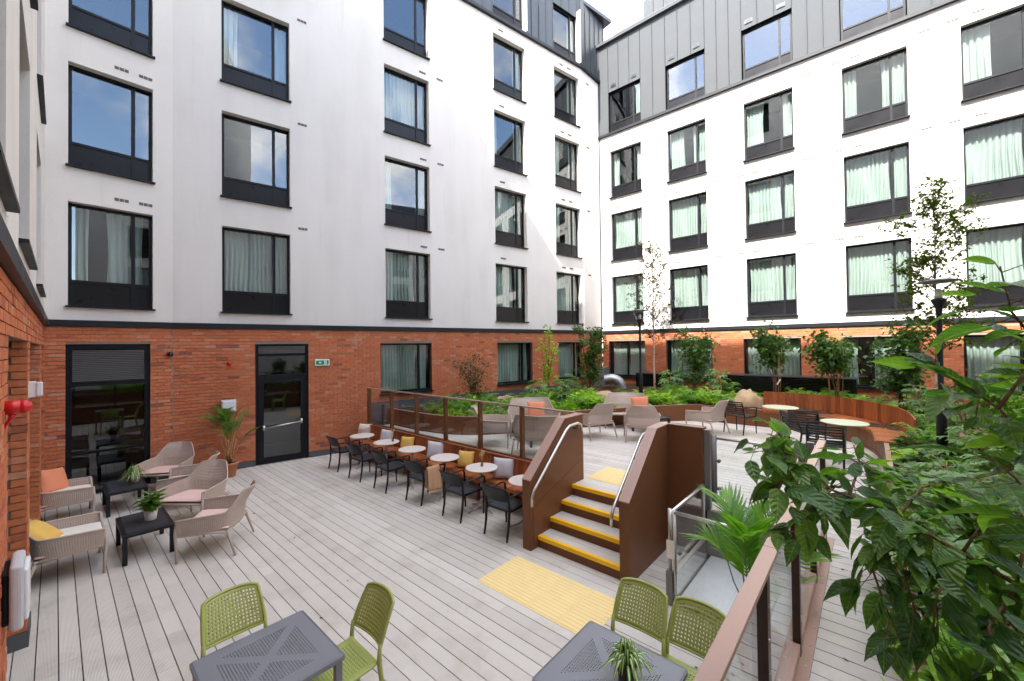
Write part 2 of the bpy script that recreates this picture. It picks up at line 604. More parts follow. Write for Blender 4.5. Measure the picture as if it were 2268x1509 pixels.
M = {}
M['render'] = render_material()
M['brick'] = brick_material()
M['mortar'] = plain('mortar', (0.25, 0.205, 0.17), 0.95, 0, 0.15, 12, 0.4, 90, 0.1)  # mortar colour darkened to hold the shade of the recessed joints
M['deck'] = deck_material()
M['underdeck'] = plain('under_deck', (0.015, 0.015, 0.015), 0.9)
M['frame'] = plain('anthracite_frame', (0.0075, 0.0085, 0.011), 0.42, 0, 0.1, spec=0.22)
M['band'] = plain('anthracite_flashing', (0.012, 0.0135, 0.017), 0.42, 0.0, 0.15, 3, spec=0.3)
M['spandrel'] = plain('dark_panel', (0.0065, 0.0065, 0.008), 0.28, 0, 0.2, 2, spec=0.22)
M['pane'] = glass_material('window_glass', (0.925, 0.952, 0.942), 0.062)
M['clear'] = glass_material('balustrade_glass', (0.955, 0.975, 0.97), 0.035)
M['curtain'] = cloth_material('sheer_curtain', (0.46, 0.535, 0.49), 0.28)
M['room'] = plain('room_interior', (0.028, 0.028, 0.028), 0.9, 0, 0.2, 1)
M['zinc'] = plain('standing_seam_zinc', (0.078, 0.083, 0.088), 0.62, 0.0, 0.14, 1.3, 0.12, 3, 0.12)
M['zincdark'] = plain('dark_zinc', (0.06, 0.068, 0.078), 0.38, 0.5, 0.15, 1.5, 0.1, 3)
M['vent'] = plain('vent_plastic', (0.16, 0.13, 0.11), 0.7)
M['brown'] = plain('brown_painted_steel', (0.165, 0.064, 0.026), 0.42, 0.0, 0.16, 2.5, 0.10, 40, 0.28)
M['shadebrown'] = plain('shaded_brown_post', (0.050, 0.021, 0.013), 0.35, 0, 0.1)  # the brown steel again, with the posts' shade put into its colour
M['sheencap'] = plain('brown_cap_sky_sheen', (0.40, 0.245, 0.19), 0.36, 0.0, 0.10, 3, 0.06, 40, 0.6)  # sky reflection on the brown steel put into a paler, pinker colour
M['timber'] = wood_material('hardwood_slats', [(0.27, 0.072, 0.020), (0.40, 0.120, 0.032), (0.50, 0.165, 0.048)], 'Y')
M['timberz'] = wood_material('hardwood_back_slats', [(0.24, 0.060, 0.018), (0.36, 0.102, 0.028), (0.45, 0.140, 0.040)], 'Z')
M['yellow'] = plain('yellow_nosing', (0.92, 0.52, 0.006), 0.5, 0, 0.05, 20)
M['tactile'] = plain('buff_tactile', (0.86, 0.66, 0.30), 0.7, 0, 0.06, 8, 0.15, 80)
M['steel'] = plain('brushed_stainless', (0.62, 0.60, 0.57), 0.36, 1.0, 0.05, 10)
M['greymetal'] = plain('grey_painted_metal', (0.20, 0.195, 0.19), 0.42, 0.3, 0.06)
M['plate'] = plain('chequer_plate', (0.74, 0.73, 0.72), 0.42, 0.3, 0.1, 8)
M['taupe'] = plain('taupe_resin', (0.47, 0.375, 0.315), 0.55, 0, 0.05)
M['pad'] = cloth_material('blush_cushion', (0.78, 0.54, 0.47))
M['padlight'] = cloth_material('cream_cushion', (0.80, 0.74, 0.66))
M['peach'] = cloth_material('peach_cushion', (0.70, 0.25, 0.14))
M['mustard'] = cloth_material('mustard_cushion', (0.74, 0.46, 0.12))
M['lilac'] = cloth_material('lilac_grey_cushion', (0.56, 0.52, 0.55))
M['cream'] = cloth_material('cream_print_cushion', (0.80, 0.72, 0.62))
M['printbeige'] = cloth_material('beige_print', (0.66, 0.44, 0.33))
M['black'] = plain('black_resin', (0.008, 0.009, 0.0115), 0.45, 0, 0.1, spec=0.35)
M['blackseat'] = plain('charcoal_seat', (0.030, 0.032, 0.038), 0.5, 0, 0.1, spec=0.4)
M['green'] = plain('olive_green_resin', (0.345, 0.385, 0.10), 0.42, 0, 0.05)
M['greytop'] = plain('grey_metal_top', (0.20, 0.205, 0.225), 0.42, 0.1, 0.06)
M['tabletop'] = plain('taupe_table_top', (0.62, 0.545, 0.49), 0.45, 0, 0.04)
M['sage'] = plain('sage_table', (0.56, 0.58, 0.40), 0.4, 0, 0.04)
M['sageleg'] = plain('sage_leg', (0.13, 0.15, 0.08), 0.45, 0, 0.05)
M['throw'] = cloth_material('camel_throw', (0.52, 0.30, 0.17))
M['fringe'] = cloth_material('cream_fringe', (0.78, 0.62, 0.42))
M['terracotta'] = plain('terracotta', (0.50, 0.20, 0.095), 0.8, 0, 0.1, 8, 0.1, 60)
M['whitepot'] = plain('white_pot', (0.72, 0.68, 0.64), 0.7, 0, 0.08, 20, 0.2, 100)
M['greenpot'] = plain('olive_pot', (0.17, 0.17, 0.10), 0.45)
M['darkpot'] = plain('dark_green_pot', (0.025, 0.035, 0.03), 0.35, 0, 0.1, 40, 0.5, 60)
M['soil'] = plain('bark_mulch', (0.075, 0.042, 0.026), 0.95, 0, 0.6, 40, 1.0, 60, 0.1)
M['stone'] = plain('sandstone', (0.46, 0.32, 0.19), 0.85, 0, 0.25, 6, 0.7, 25, 0.2)
M['whiteplastic'] = plain('white_plastic', (0.72, 0.72, 0.74), 0.4)
M['red'] = plain('red_plastic', (0.55, 0.012, 0.014), 0.3)
M['signgreen'] = plain('sign_green', (0.0, 0.27, 0.10), 0.4)
M['signwhite'] = plain('sign_white', (0.8, 0.8, 0.8), 0.4)
M['blackglass'] = plain('black_glass', (0.006, 0.006, 0.007), 0.1)
M['bark'] = plain('brown_bark', (0.17, 0.10, 0.06), 0.85, 0, 0.4, 25, 0.6, 60, 0.2)
M['greyplastic'] = plain('grey_plastic', (0.50, 0.50, 0.52), 0.5, 0, 0.08, 10)
M['darkbark'] = plain('dark_twig_bark', (0.075, 0.045, 0.03), 0.85, 0, 0.3, 25)
M['stake'] = plain('bamboo_cane', (0.42, 0.24, 0.10), 0.7, 0, 0.2, 20)
M['galv'] = plain('galvanised_duct', (0.36, 0.37, 0.38), 0.42, 0.8, 0.15, 8)
M['grass'] = plain('dried_grass', (0.66, 0.50, 0.22), 0.8)
M['vase'] = glass_material('vase_glass', (0.75, 0.72, 0.5), 0.05)
M['lampglass'] = glass_material('lamp_glass', (0.86, 0.88, 0.88), 0.03)
M['concrete'] = plain('grey_plinth', (0.075, 0.080, 0.088), 0.7, 0, 0.25, 3, 0.2, 40)
M['ground'] = plain('ground', (0.16, 0.15, 0.14), 0.95, 0, 0.2, 0.5)
M['tag'] = plain('white_tag', (0.8, 0.8, 0.8), 0.5)
LEAF = {
    'dogwood': leaf_material('dogwood_leaf', [(0.035, 0.095, 0.030), (0.055, 0.130, 0.034), (0.090, 0.185, 0.034), (0.160, 0.285, 0.036)], 0.42, 0.30, True),
    'dark': leaf_material('dark_leaf', [(0.035, 0.090, 0.020), (0.060, 0.135, 0.026), (0.095, 0.180, 0.030)], 0.30, 0.40),
    'fatsia': leaf_material('fatsia_leaf', [(0.075, 0.160, 0.050), (0.110, 0.215, 0.060), (0.165, 0.280, 0.075)], 0.30, 0.36),
    'fern': leaf_material('fern_leaf', [(0.085, 0.210, 0.020), (0.140, 0.290, 0.026), (0.200, 0.350, 0.032)], 0.40, 0.5),
    'lime': leaf_material('lime_leaf', [(0.190, 0.340, 0.022), (0.270, 0.420, 0.035), (0.350, 0.470, 0.060)], 0.40, 0.5),
    'birch': leaf_material('birch_leaf', [(0.030, 0.040, 0.010), (0.045, 0.042, 0.011), (0.060, 0.038, 0.012)], 0.10, 0.9),
    'birchgreen': leaf_material('green_birch_leaf', [(0.045, 0.085, 0.014), (0.065, 0.105, 0.016), (0.085, 0.105, 0.018)], 0.30, 0.9),
    'bronze': leaf_material('bronze_leaf', [(0.055, 0.070, 0.022), (0.095, 0.080, 0.030), (0.130, 0.075, 0.035)], 0.30, 0.5),
    'kentia': leaf_material('bright_palm_leaf', [(0.080, 0.210, 0.030), (0.130, 0.290, 0.035), (0.190, 0.360, 0.045)], 0.40, 0.35),
    'palm': leaf_material('palm_leaf', [(0.060, 0.150, 0.022), (0.095, 0.205, 0.028), (0.140, 0.260, 0.034)], 0.30, 0.35),
    'spider': leaf_material('spider_leaf', [(0.060, 0.150, 0.030), (0.090, 0.190, 0.040)], 0.30, 0.4),
    'spidercream': leaf_material('spider_leaf_edge', [(0.50, 0.58, 0.28), (0.62, 0.68, 0.38)], 0.30, 0.4),
    'varieg': leaf_material('variegated_leaf', [(0.110, 0.200, 0.050), (0.300, 0.380, 0.160), (0.420, 0.480, 0.240)], 0.30, 0.5),
}
# ------------------------------------------------------------------ ground and decks (setting)
g = MB().box(-300, 300, -300, 300, -0.62, -0.60).build('ground', M['ground'])
tag(g, 'bare ground beneath the raised courtyard decks', None, None, 'structure')

UP = 0.66                                   # upper deck level
BOARD, PITCHB = 0.1360, 0.1445
unit_board = MB().box(0, 1, 0, BOARD, -0.024, 0).mesh('board', M['deck'])

def board_row(parent, y, x0, x1, z, piece=3.6, phase=None):
    cuts = [x0]
    x = x0 - rnd(0, piece) if phase is None else x0 - phase
    while x < x1:
        x += piece
        if x0 + 0.25 < x < x1 - 0.25:
            cuts.append(x)
    cuts.append(x1)
    for a, b in zip(cuts[:-1], cuts[1:]):
        o = link('board', unit_board, parent, (a + 0.0012, y, z + rnd(-0.0006, 0.0006)))
        o.scale = (b - a - 0.0024, 1, 1)

def xwall(y):                               # face of the long white wing at a given y
    return -11.745 + (y + 0.2) * 0.018 if y < 1.75 else -11.71 + (y - 1.75) * 0.205

lower = MB().box(-11.9, 0.4, -0.95, 6.0, -0.30, -0.028).build('lower_deck', M['underdeck'])
tag(lower, 'pale grey lower deck of grooved composite boards', 'deck', None, 'structure')
k = -7
while True:
    y = -0.118 + 0.003 + k * PITCHB
    if y > 5.72:
        break
    x0 = xwall(y) + 0.02 if y > -0.3 else -11.5
    board_row(lower, y, x0, -0.30, 0.0)
    k += 1

CURVE = [(-10.62, 6.47), (-9.3, 6.45), (-8.2, 6.58), (-7.5, 6.95), (-7.05, 7.55), (-6.5, 8.5), (-5.85, 9.5), (-5.2, 10.5),
         (-4.65, 11.4), (-4.15, 12.08), (-3.7, 12.4), (-3.2, 12.46), (-2.3, 12.48)]
def curve_x(y):
    for (xa, ya), (xb, yb) in zip(CURVE[1:-1], CURVE[2:]):
        if ya <= y <= yb and yb > ya:
            return xa + (xb - xa) * (y - ya) / (yb - ya)
    return -10.4 if y < 6.45 else -2.3
upper = MB().box(-10.7, 0.2, 5.86, 12.9, UP - 0.60, UP - 0.03).build('upper_deck', M['underdeck'])
tag(upper, 'pale grey upper deck of grooved composite boards four steps up', 'deck', None, 'structure')
y = 5.865
while y < 12.8:
    board_row(upper, y, max(curve_x(y + 0.07) - 0.12, -10.5), 0.17, UP)
    y += PITCHB
walk = MB().box(-0.345, 0.20, -1.2, 5.86, UP - 0.12, UP - 0.03).build('walkway', M['underdeck'])
tag(walk, 'narrow boarded walkway between glass balustrade and planting bed', 'walkway', None, 'structure')
y = 5.865 - PITCHB
while y > -1.1:
    board_row(walk, y, -0.338, 0.168, UP, 9)
    y -= PITCHB

# ------------------------------------------------------------------ buildings
class Fr:
    """a wall face: u runs to the viewer's right, depth runs into the building"""
    def __init__(s, p0, d):
        s.p = V((p0[0], p0[1])); s.d = V(d).normalized()
        s.rz = math.atan2(s.d.y, s.d.x)
        s.n = V((-s.d.y, s.d.x))                        # inward
    def at(s, u, dep, z=0.0):
        q = s.p + s.d * u + s.n * dep
        return V((q.x, q.y, z))

def wall_mesh(mb, u0, u1, z0, z1, ops, depth, back=0.0, mi=0, mr=0):
    us = sorted({u0, u1, *[max(u0, min(u1, a)) for o in ops for a in o[:2]]})
    zs = sorted({z0, z1, *[max(z0, min(z1, a)) for o in ops for a in o[2:]]})
    for ua, ub in zip(us[:-1], us[1:]):
        for za, zb in zip(zs[:-1], zs[1:]):
            uc, zc = (ua + ub) / 2, (za + zb) / 2
            if any(o[0] < uc < o[1] and o[2] < zc < o[3] for o in ops):
                continue
            mb.add([(ua, back, za), (ub, back, za), (ub, back, zb), (ua, back, zb)], [(0, 1, 2, 3)], mi)
    for a, b, c, d in ops:
        mb.add([(a, back, c), (a, depth, c), (a, depth, d), (a, back, d)], [(0, 1, 2, 3)], mr)
        mb.add([(b, back, c), (b, back, d), (b, depth, d), (b, depth, c)], [(0, 1, 2, 3)], mr)
        mb.add([(a, back, d), (a, depth, d), (b, depth, d), (b, back, d)], [(0, 1, 2, 3)], mr)
        mb.add([(a, back, c), (b, back, c), (b, depth, c), (a, depth, c)], [(0, 1, 2, 3)], mr)
    return mb

unit_brick = MB().box(0, 0.215, 0, 0.102, 0, 0.065).mesh('brick', M['brick'])
CAM = V((0, 0, 2.9))

def brickwork(fr, parent, u0, u1, z0, z1, ops, nobj=300, far=None, z_show=-1, depth=0.102):
    full, rest = [], []
    c = 0
    z = z0
    while z + 0.05 < z1:
        zt = min(z + 0.065, z1)
        u = u0 - (0.1125 if c % 2 else 0.0)
        while u < u1:
            segs = [(max(u, u0), min(u + 0.215, u1))]
            for (a, b, lo, hi) in ops:
                if z + 0.065 > lo + 0.004 and z < hi - 0.004:
                    new = []
                    for s0, s1 in segs:
                        if s1 <= a or s0 >= b:
                            new.append((s0, s1)); continue
                        if s0 < a: new.append((s0, a))
                        if s1 > b: new.append((b, s1))
                    segs = new
            for s0, s1 in segs:
                if s1 - s0 < 0.012:
                    continue
                if s1 - s0 > 0.2149 and zt - z > 0.0649:
                    full.append((s0, z))
                else:
                    rest.append((s0, s1, z, zt))
            u += 0.225
        z += 0.075
        c += 1
    full.sort(key=lambda t: (fr.at(t[0], 0, t[1]) - CAM).length + (50 if t[1] < z_show else 0))
    for s0, zz in full[:nobj]:
        o = link('brick', unit_brick, parent, fr.at(s0, rnd(-0.002, 0.0025), zz + rnd(-0.001, 0.001)), fr.rz + rnd(-0.006, 0.006))
    mb = MB()
    for s0, zz in full[nobj:]:
        j = rnd(-0.002, 0.0025)
        mb.box(s0, s0 + 0.215, j, j + depth, zz, zz + 0.065)
    for s0, s1, za, zb in rest:
        j = rnd(-0.002, 0.0025)
        mb.box(s0, s1, j, j + depth, za, zb)
    if mb.v:
        o = mb.build('brick_courses', M['brick'], parent, loc=fr.at(0, 0), rz=fr.rz)
        o['kind'] = 'stuff'

_win = {}
def window_meshes(w, h, sp, mull):
    key = (round(w, 3), round(h, 3), sp, round(mull, 3))
    if key in _win:
        return _win[key]
    t = 0.052
    tz = h * 0.245 if sp else 0.0
    xm = w * mull
    f = MB()
    d0, d1 = 0.0, 0.07
    f.box(0, t, d0, d1, 0, h); f.box(w - t, w, d0, d1, 0, h)
    f.box(t, w - t, d0, d1, h - t, h); f.box(t, w - t, d0, d1, 0, t)
    f.box(xm - t * 0.6, xm + t * 0.6, d0 + 0.002, d1 - 0.002, t, h - t)
    if sp:
        f.box(t, xm - t * 0.6, d0 + 0.002, d1 - 0.002, tz - t / 2, tz + t / 2)
        f.box(xm + t * 0.6, w - t, d0 + 0.002, d1 - 0.002, tz - t / 2, tz + t / 2)
    zb = tz + t / 2 if sp else t
    p1 = MB().box(t, xm - t * 0.6, 0.030, 0.036, zb, h - t).mesh('pane', M['pane'])
    p2 = MB().box(xm + t * 0.6, w - t, 0.030, 0.036, zb, h - t).mesh('pane', M['pane'])
    q1 = q2 = None
    if sp:
        q1 = MB().box(t, xm - t * 0.6, 0.022, 0.045, t, tz - t / 2).mesh('spandrel_panel', M['spandrel'])
        q2 = MB().box(xm + t * 0.6, w - t, 0.022, 0.045, t, tz - t / 2).mesh('spandrel_panel', M['spandrel'])
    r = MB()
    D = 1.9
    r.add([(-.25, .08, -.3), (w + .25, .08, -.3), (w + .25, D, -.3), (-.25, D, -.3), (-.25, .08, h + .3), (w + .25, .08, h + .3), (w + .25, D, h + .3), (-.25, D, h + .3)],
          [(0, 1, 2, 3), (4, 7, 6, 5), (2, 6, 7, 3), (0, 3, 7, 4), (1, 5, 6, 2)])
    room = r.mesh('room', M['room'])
    sill = MB().box(-0.035, w + 0.035, -0.235, 0.01, -0.035, -0.003).mesh('sill', M['frame'])
    _win[key] = (f.mesh('window', M['frame']), p1, p2, q1, q2, room, sill, zb, t, xm)
    return _win[key]

def curtain_mesh(x0, x1, z0, z1, seed, gather=0.0):
    rs = random.Random(seed)
    n = max(10, int((x1 - x0) / 0.016))
    lam = rs.uniform(0.095, 0.145)
    ph = [rs.uniform(0, 6.28) for _ in range(4)]
    mb = MB()
    def fn(u, v):
        x = x0 + (x1 - x0) * u
        k = 2 * PI * x / lam
        a = 0.020 + 0.026 * (1 - v)
        yy = a * (math.sin(k + 1.1 * math.sin(3.1 * x + ph[0]) + 0.6 * math.sin(5 * v + ph[2])) + 0.5 * math.sin(2.3 * k * 0.5 + ph[1] + v * 2))
        pull = gather * (u - 0.5) * math.sin(PI * min(1, (1 - v) * 1.1)) * (x1 - x0)
        return (x - pull * 0.35 + 0.012 * math.sin(k + 2 * v), yy, z0 + (z1 - z0) * v + 0.006 * math.sin(k) * (1 - v))
    mb.grid(fn, n, 10)
    return mb.mesh('curtain', M['curtain'], True)

def window(fr, parent, u, z, w, h, sp=True, mull=0.757, rv=0.16, cur=('full',), seed=0, sill=True):
    fm, p1, p2, q1, q2, room, sl, zb, t, xm = window_meshes(w, h, sp, mull)
    o = link('window', fm, parent, fr.at(u, rv, z), fr.rz)
    link('pane', p1, o); link('pane', p2, o)
    if q1 is not None:
        link('spandrel_panel', q1, o); link('spandrel_panel', q2, o)
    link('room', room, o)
    if sill:
        link('sill', sl, o)
    zt = h - 0.03
    def c(a, b, k, ga=0.15):
        cc = link('curtain', curtain_mesh(a, b, zb - 0.02, zt, seed * 7 + k, ga), o, (0, 0.20, 0))
    A, B = 0.02, w - 0.02
    for item in cur:
        if item == 'full':
            rq = random.Random(seed * 13 + 5); gp = rq.choice((0, 0, 0.015, 0.03, 0.07)); sh = rq.uniform(0.0, 0.06)
            c(A + sh, xm - 0.01 - gp, 1, rq.uniform(0.0, 0.25)); c(xm + 0.005 + gp * 0.4, B - sh * 0.5, 2, rq.uniform(0.0, 0.3))
        elif item == 'left': c(A, xm * 0.30, 3)
        elif item == 'lefthalf': c(A, xm * 0.52, 4)
        elif item == 'mid': c(xm * 0.58, xm * 0.98, 5, 0.3)
        elif item == 'midright': c(xm * 0.82, xm - 0.01, 6, 0.3)
        elif item == 'right': c(xm + 0.005, B, 7)
        elif item == 'righthalf': c(xm + 0.005, xm + (B - xm) * 0.6, 8, 0.4)
    return o

vent_mesh = None
def vent(fr, parent, u, z):
    global vent_mesh
    if vent_mesh is None:
        v = MB()
        for i in range(3):
            x = i * 0.075
            v.box(x, x + 0.066, -0.006, 0.01, 0, 0.062)
            v.box(x + 0.008, x + 0.058, -0.010, -0.0055, 0.008, 0.018); v.box(x + 0.008, x + 0.058, -0.010, -0.0055, 0.027, 0.036); v.box(x + 0.008, x + 0.058, -0.010, -0.0055, 0.045, 0.054)
        vent_mesh = v.mesh('vent', M['vent'])
    link('vent', vent_mesh, parent, fr.at(u, 0, z), fr.rz)

FL, SILL1, WH = 2.775, 3.79, 2.06
LINT, BAND0, BAND1 = 3.01, 3.385, 3.505

# ---- long white wing (its curtain, door and window faces in three facets)
west = empty('hotel_wing', (0, 0, 0), 0, 'long white rendered wing over red brick with the garden door', 'building')
L1 = Fr((-11.745, -0.2), (0.018, 1.0)); L2 = Fr((-11.71, 1.75), (0.2008, 0.9796)); L3 = Fr((-9.025, 14.85), (0.03, 1.0))
len1, len2, len3 = 1.95, 13.37, 1.42
WB = {'A': (L1, 0.36, 1.255), 'B': (L2, 0.90, 1.445), 'C': (L2, 4.85, 1.445), 'D': (L2, 8.83, 1.445), 'E': (L2, 11.79, 1.42)}
CURT = {('A', 1): ('left', 'mid', 'righthalf'), ('A', 2): (), ('A', 3): (), ('B', 1): ('full',), ('B', 2): (), ('B', 3): ('left', 'right'),
        ('C', 1): ('full',), ('C', 2): ('left', 'right'), ('C', 3): ('full',), ('C', 4): (), ('D', 1): ('full',), ('D', 2): ('full',),
        ('D', 3): ('left', 'right'), ('D', 4): ('right',), ('E', 1): ('full',), ('E', 2): ('lefthalf', 'right'), ('E', 3): ('lefthalf', 'right'), ('E', 4): ('right',)}
WTOP = 14.66
for fr, ln, cols in ((L1, len1, 'A'), (L2, len2, 'BCDE'), (L3, len3, '')):
    ops = []
    for cidx in cols:
        _, u, w = WB[cidx]
        for f in range(1, 5):
            z = SILL1 + (f - 1) * FL
            ops.append((u, u + w, z, z + WH))
    mb = wall_mesh(MB(), 0, ln, BAND1 - 0.02, WTOP, ops, 0.24)
    mb.build('render_wall', M['render'], west, loc=fr.at(0, 0), rz=fr.rz)
    MB().box(-0.01, ln + 0.01, -0.045, 0.05, BAND0, BAND1).build('flashing', M['band'], west, loc=fr.at(0, 0), rz=fr.rz)
    MB().box(-0.02, ln + 0.02, -0.115, 0.05, WTOP, WTOP + 0.11).build('eaves_flashing', M['band'], west, loc=fr.at(0, 0), rz=fr.rz)
for c, (fr, u, w) in WB.items():
    for f in range(1, 5):
        window(fr, west, u, SILL1 + (f - 1) * FL, w, WH, True, 0.757, 0.16, CURT.get((c, f), ('full',)), ord(c) * 10 + f)
for f in range(0, 4):
    zh = SILL1 + f * FL + WH
    for c, offs in {'A': (0.52, 0.82), 'B': (1.13,), 'C': (0.78, 1.2), 'D': (0.16,), 'E': (0.22, 0.52)}.items():
        fr, u, w = WB[c]
        for q in offs:
            vent(fr, west, u + w * q, zh + 0.17)
    vent(L3, west, 0.35, zh + 0.02)
# brick ground floor
opsA = [(0.33, 1.57, 0.0, 3.03)]
opsL2 = [(1.56, 2.76, 0.0, LINT), (4.68, 6.32, 1.49, LINT), (8.86, 10.49, 1.49, LINT), (11.83, 13.2, 1.49, LINT)]
for fr, ln, ops, nb in ((L1, len1, opsA, 60), (L2, len2, opsL2, 240), (L3, len3, [], 0)):
    mb = wall_mesh(MB(), 0, ln, -0.1, BAND0, ops, 0.12, 0.012)
    mb.build('mortar_bed', M['mortar'], west, loc=fr.at(0, 0), rz=fr.rz)
    brickwork(fr, west, 0, ln, 0.155, BAND0 - 0.005, ops, nb, z_show=0.5)
    a = 0
    for (o0, o1, c0, c1) in [o for o in ops if o[2] < 0.1] + [(ln, ln, 0, 0)]:
        if o0 > a:
            MB().box(a, o0, -0.014, 0.09, -0.05, 0.15).build('plinth', M['concrete'], west, loc=fr.at(0, 0), rz=fr.rz)
        a = o1
window(L2, west, 4.68, 1.53, 1.64, LINT - 1.53, False, 0.76, 0.115, ('full',), 901)
window(L2, west, 8.86, 1.53, 1.63, LINT - 1.53, False, 0.76, 0.115, ('full',), 902)
window(L2, west, 11.83, 1.53, 1.37, LINT - 1.53, False, 0.76, 0.115, ('full',), 903)
MB().box(4.36, 12.9, -0.03, 0.06, 0.6, 1.30).build('tanking', M['concrete'], west, loc=L2.at(0, 0), rz=L2.rz)
# tall dark window with louvre beside the lounge chairs
tw = MB()
W_, H_ = 1.24, 3.02
tw.box(0, 0.085, 0, 0.1, 0, H_); tw.box(W_ - 0.085, W_, 0, 0.1, 0, H_); tw.box(0.085, W_ - 0.085, 0, 0.1, H_ - 0.10, H_); tw.box(0.085, W_ - 0.085, 0, 0.1, 0, 0.07)
tw.box(0.085, W_ - 0.085, 0.0, 0.1, 2.18, 2.26); tw.box(0.085, W_ - 0.085, 0.004, 0.09, 0.82, 0.865)
twin = tw.build('tall_window', M['frame'], west, loc=L1.at(0.33, 0.06, 0.005), rz=L1.rz)
tag(twin, 'tall dark window with a louvre above the glass')
for za, zb in ((0.07, 0.82), (0.865, 2.18)):
    MB().box(0.085, W_ - 0.085, 0.03, 0.04, za, zb).build('pane', M['pane'], twin)
for i in range(17):
    z = 2.285 + i * 0.0375
    MB().add([(0.09, 0.005, z), (W_ - 0.09, 0.005, z), (W_ - 0.09, 0.05, z + 0.026), (0.09, 0.05, z + 0.026), (0.09, 0.005, z - 0.006), (W_ - 0.09, 0.005, z - 0.006), (W_ - 0.09, 0.05, z + 0.02), (0.09, 0.05, z + 0.02)],
             [(0, 1, 2, 3), (7, 6, 5, 4), (0, 4, 5, 1), (3, 2, 6, 7)]).build('louvre_blade', M['greymetal'], twin)
r = MB(); r.add([(-.2, .1, -.02), (W_ + .2, .1, -.02), (W_ + .2, 3, -.02), (-.2, 3, -.02), (-.2, .1, 3.1), (W_ + .2, .1, 3.1), (W_ + .2, 3, 3.1), (-.2, 3, 3.1)], [(0, 1, 2, 3), (4, 7, 6, 5), (2, 6, 7, 3), (0, 3, 7, 4), (1, 5, 6, 2)])
r.build('room', M['blackglass'], twin)
# the glazed garden door
DW, DH = 1.20, LINT
df = MB()
df.box(0, 0.07, 0, 0.1, 0, DH); df.box(DW - 0.07, DW, 0, 0.1, 0, DH); df.box(0.07, DW - 0.07, 0, 0.1, DH - 0.06, DH); df.box(0.07, DW - 0.07, 0, 0.1, 2.14, 2.23); df.box(0.07, DW - 0.07, 0, 0.1, 2.70, 2.76)
door = df.build('door', M['frame'], west, loc=L2.at(1.56, 0.055, 0.004), rz=L2.rz)
lf = MB()
lf.box(0.075, 0.185, -0.012, 0.05, 0.012, 2.135); lf.box(DW - 0.185, DW - 0.075, -0.012, 0.05, 0.012, 2.135)
lf.box(0.185, DW - 0.185, -0.012, 0.05, 2.02, 2.135); lf.box(0.185, DW - 0.185, -0.012, 0.05, 0.012, 0.16)
lf.build('door_leaf', M['frame'], door)
MB().box(0.185, DW - 0.185, 0.012, 0.02, 0.16, 2.02).build('pane', M['pane'], door)
MB().box(0.07, DW - 0.07, 0.03, 0.036, 2.23, 2.70).build('pane', M['pane'], door)
for i in range(6):
    z = 2.775 + i * 0.031
    MB().box(0.075, DW - 0.075, 0.01, 0.05, z, z + 0.014).build('louvre_blade', M['greymetal'], door)
pb = MB()
pb.tube([(0.19, -0.075, 0.905), (DW - 0.19, -0.075, 0.985)], 0.017, 10)
pb.box(0.155, 0.205, -0.085, -0.012, 0.85, 0.965); pb.box(DW - 0.205, DW - 0.155, -0.085, -0.012, 0.935, 1.05)
pb.build('push_bar', M['steel'], door, True)
r = MB(); r.add([(-.4, .11, -.02), (DW + .6, .11, -.02), (DW + .6, 3.6, -.02), (-.4, 3.6, -.02), (-.4, .11, 3.1), (DW + .6, .11, 3.1), (DW + .6, 3.6, 3.1), (-.4, 3.6, 3.1)], [(0, 1, 2, 3), (4, 7, 6, 5), (2, 6, 7, 3), (0, 3, 7, 4), (1, 5, 6, 2)])
r.build('room', M['room'], door)
# zinc top storey
def zinc_run(fr, parent, u0, u1, z0, z1, ops, mat_, step=0.43, dep=-0.0, name='zinc_panel'):
    """separate folded panels with upstanding seams, broken by openings"""
    us = [u0]
    marks = sorted({a for o in ops for a in o[:2] if u0 < a < u1})
    for e in marks + [u1]:
        a = us[-1]
        n = max(1, round((e - a) / step))
        us += [a + (e - a) * (i + 1) / n for i in range(n)]
    for a, b in zip(us[:-1], us[1:]):
        c = (a + b) / 2
        spans = [(z0, z1)]
        for o in ops:
            if o[0] < c < o[1]:
                spans = [(z0, o[2]), (o[3], z1)]
        for za, zb in spans:
            if zb - za < 0.05:
                continue
            p = MB().box(a + 0.003, b - 0.003, dep, dep + 0.04, za, zb)
            p.box(b - 0.012, b - 0.003, dep - 0.028, dep, za, zb)
            p.build(name, mat_, parent, loc=fr.at(0, 0), rz=fr.rz)
ZW0, ZW1 = WTOP + 0.11, 17.8
zops = [(8.83, 10.28, ZW0 + 0.02, ZW0 + 2.02), (11.79, 13.2, ZW0 + 0.02, ZW0 + 2.02), (4.85, 6.3, ZW0 + 0.02, ZW0 + 2.02)]
zinc_run(L2, west, 0, len2, ZW0, ZW1, zops, M['zincdark'], 0.42, 0.02)
zinc_run(L3, west, 0, len3 + 0.5, ZW0, ZW1, [], M['zincdark'], 0.36, 0.02)
zinc_run(L1, west, 0, len1, ZW0, ZW1, [], M['zincdark'], 0.42, 0.02)
for i, (a, b, c, d) in enumerate(zops):
    window(L2, west, a + 0.03, c + 0.01, b - a - 0.06, d - c - 0.02, True, 0.757, 0.12, ('right',) if i else (), 300 + i, False)
    MB().box(b - 0.02, b + 0.02, -0.16, 0.1, c, d + 0.25).build('window_fin', M['signwhite'], west, loc=L2.at(0, 0), rz=L2.rz)
light_block = MB()  # unseen boxes added behind the facets to stop light leaking through
light_block.box(-0.2, 1.9, 2.6, 9, -0.3, 17.7)
light_block.build('light_block_box', M['room'], west, loc=L1.at(0, 0), rz=L1.rz)
MB().box(-0.6, 15.5, 2.6, 9, -0.3, 17.7).build('light_block_box', M['room'], west, loc=L2.at(0, 0), rz=L2.rz)
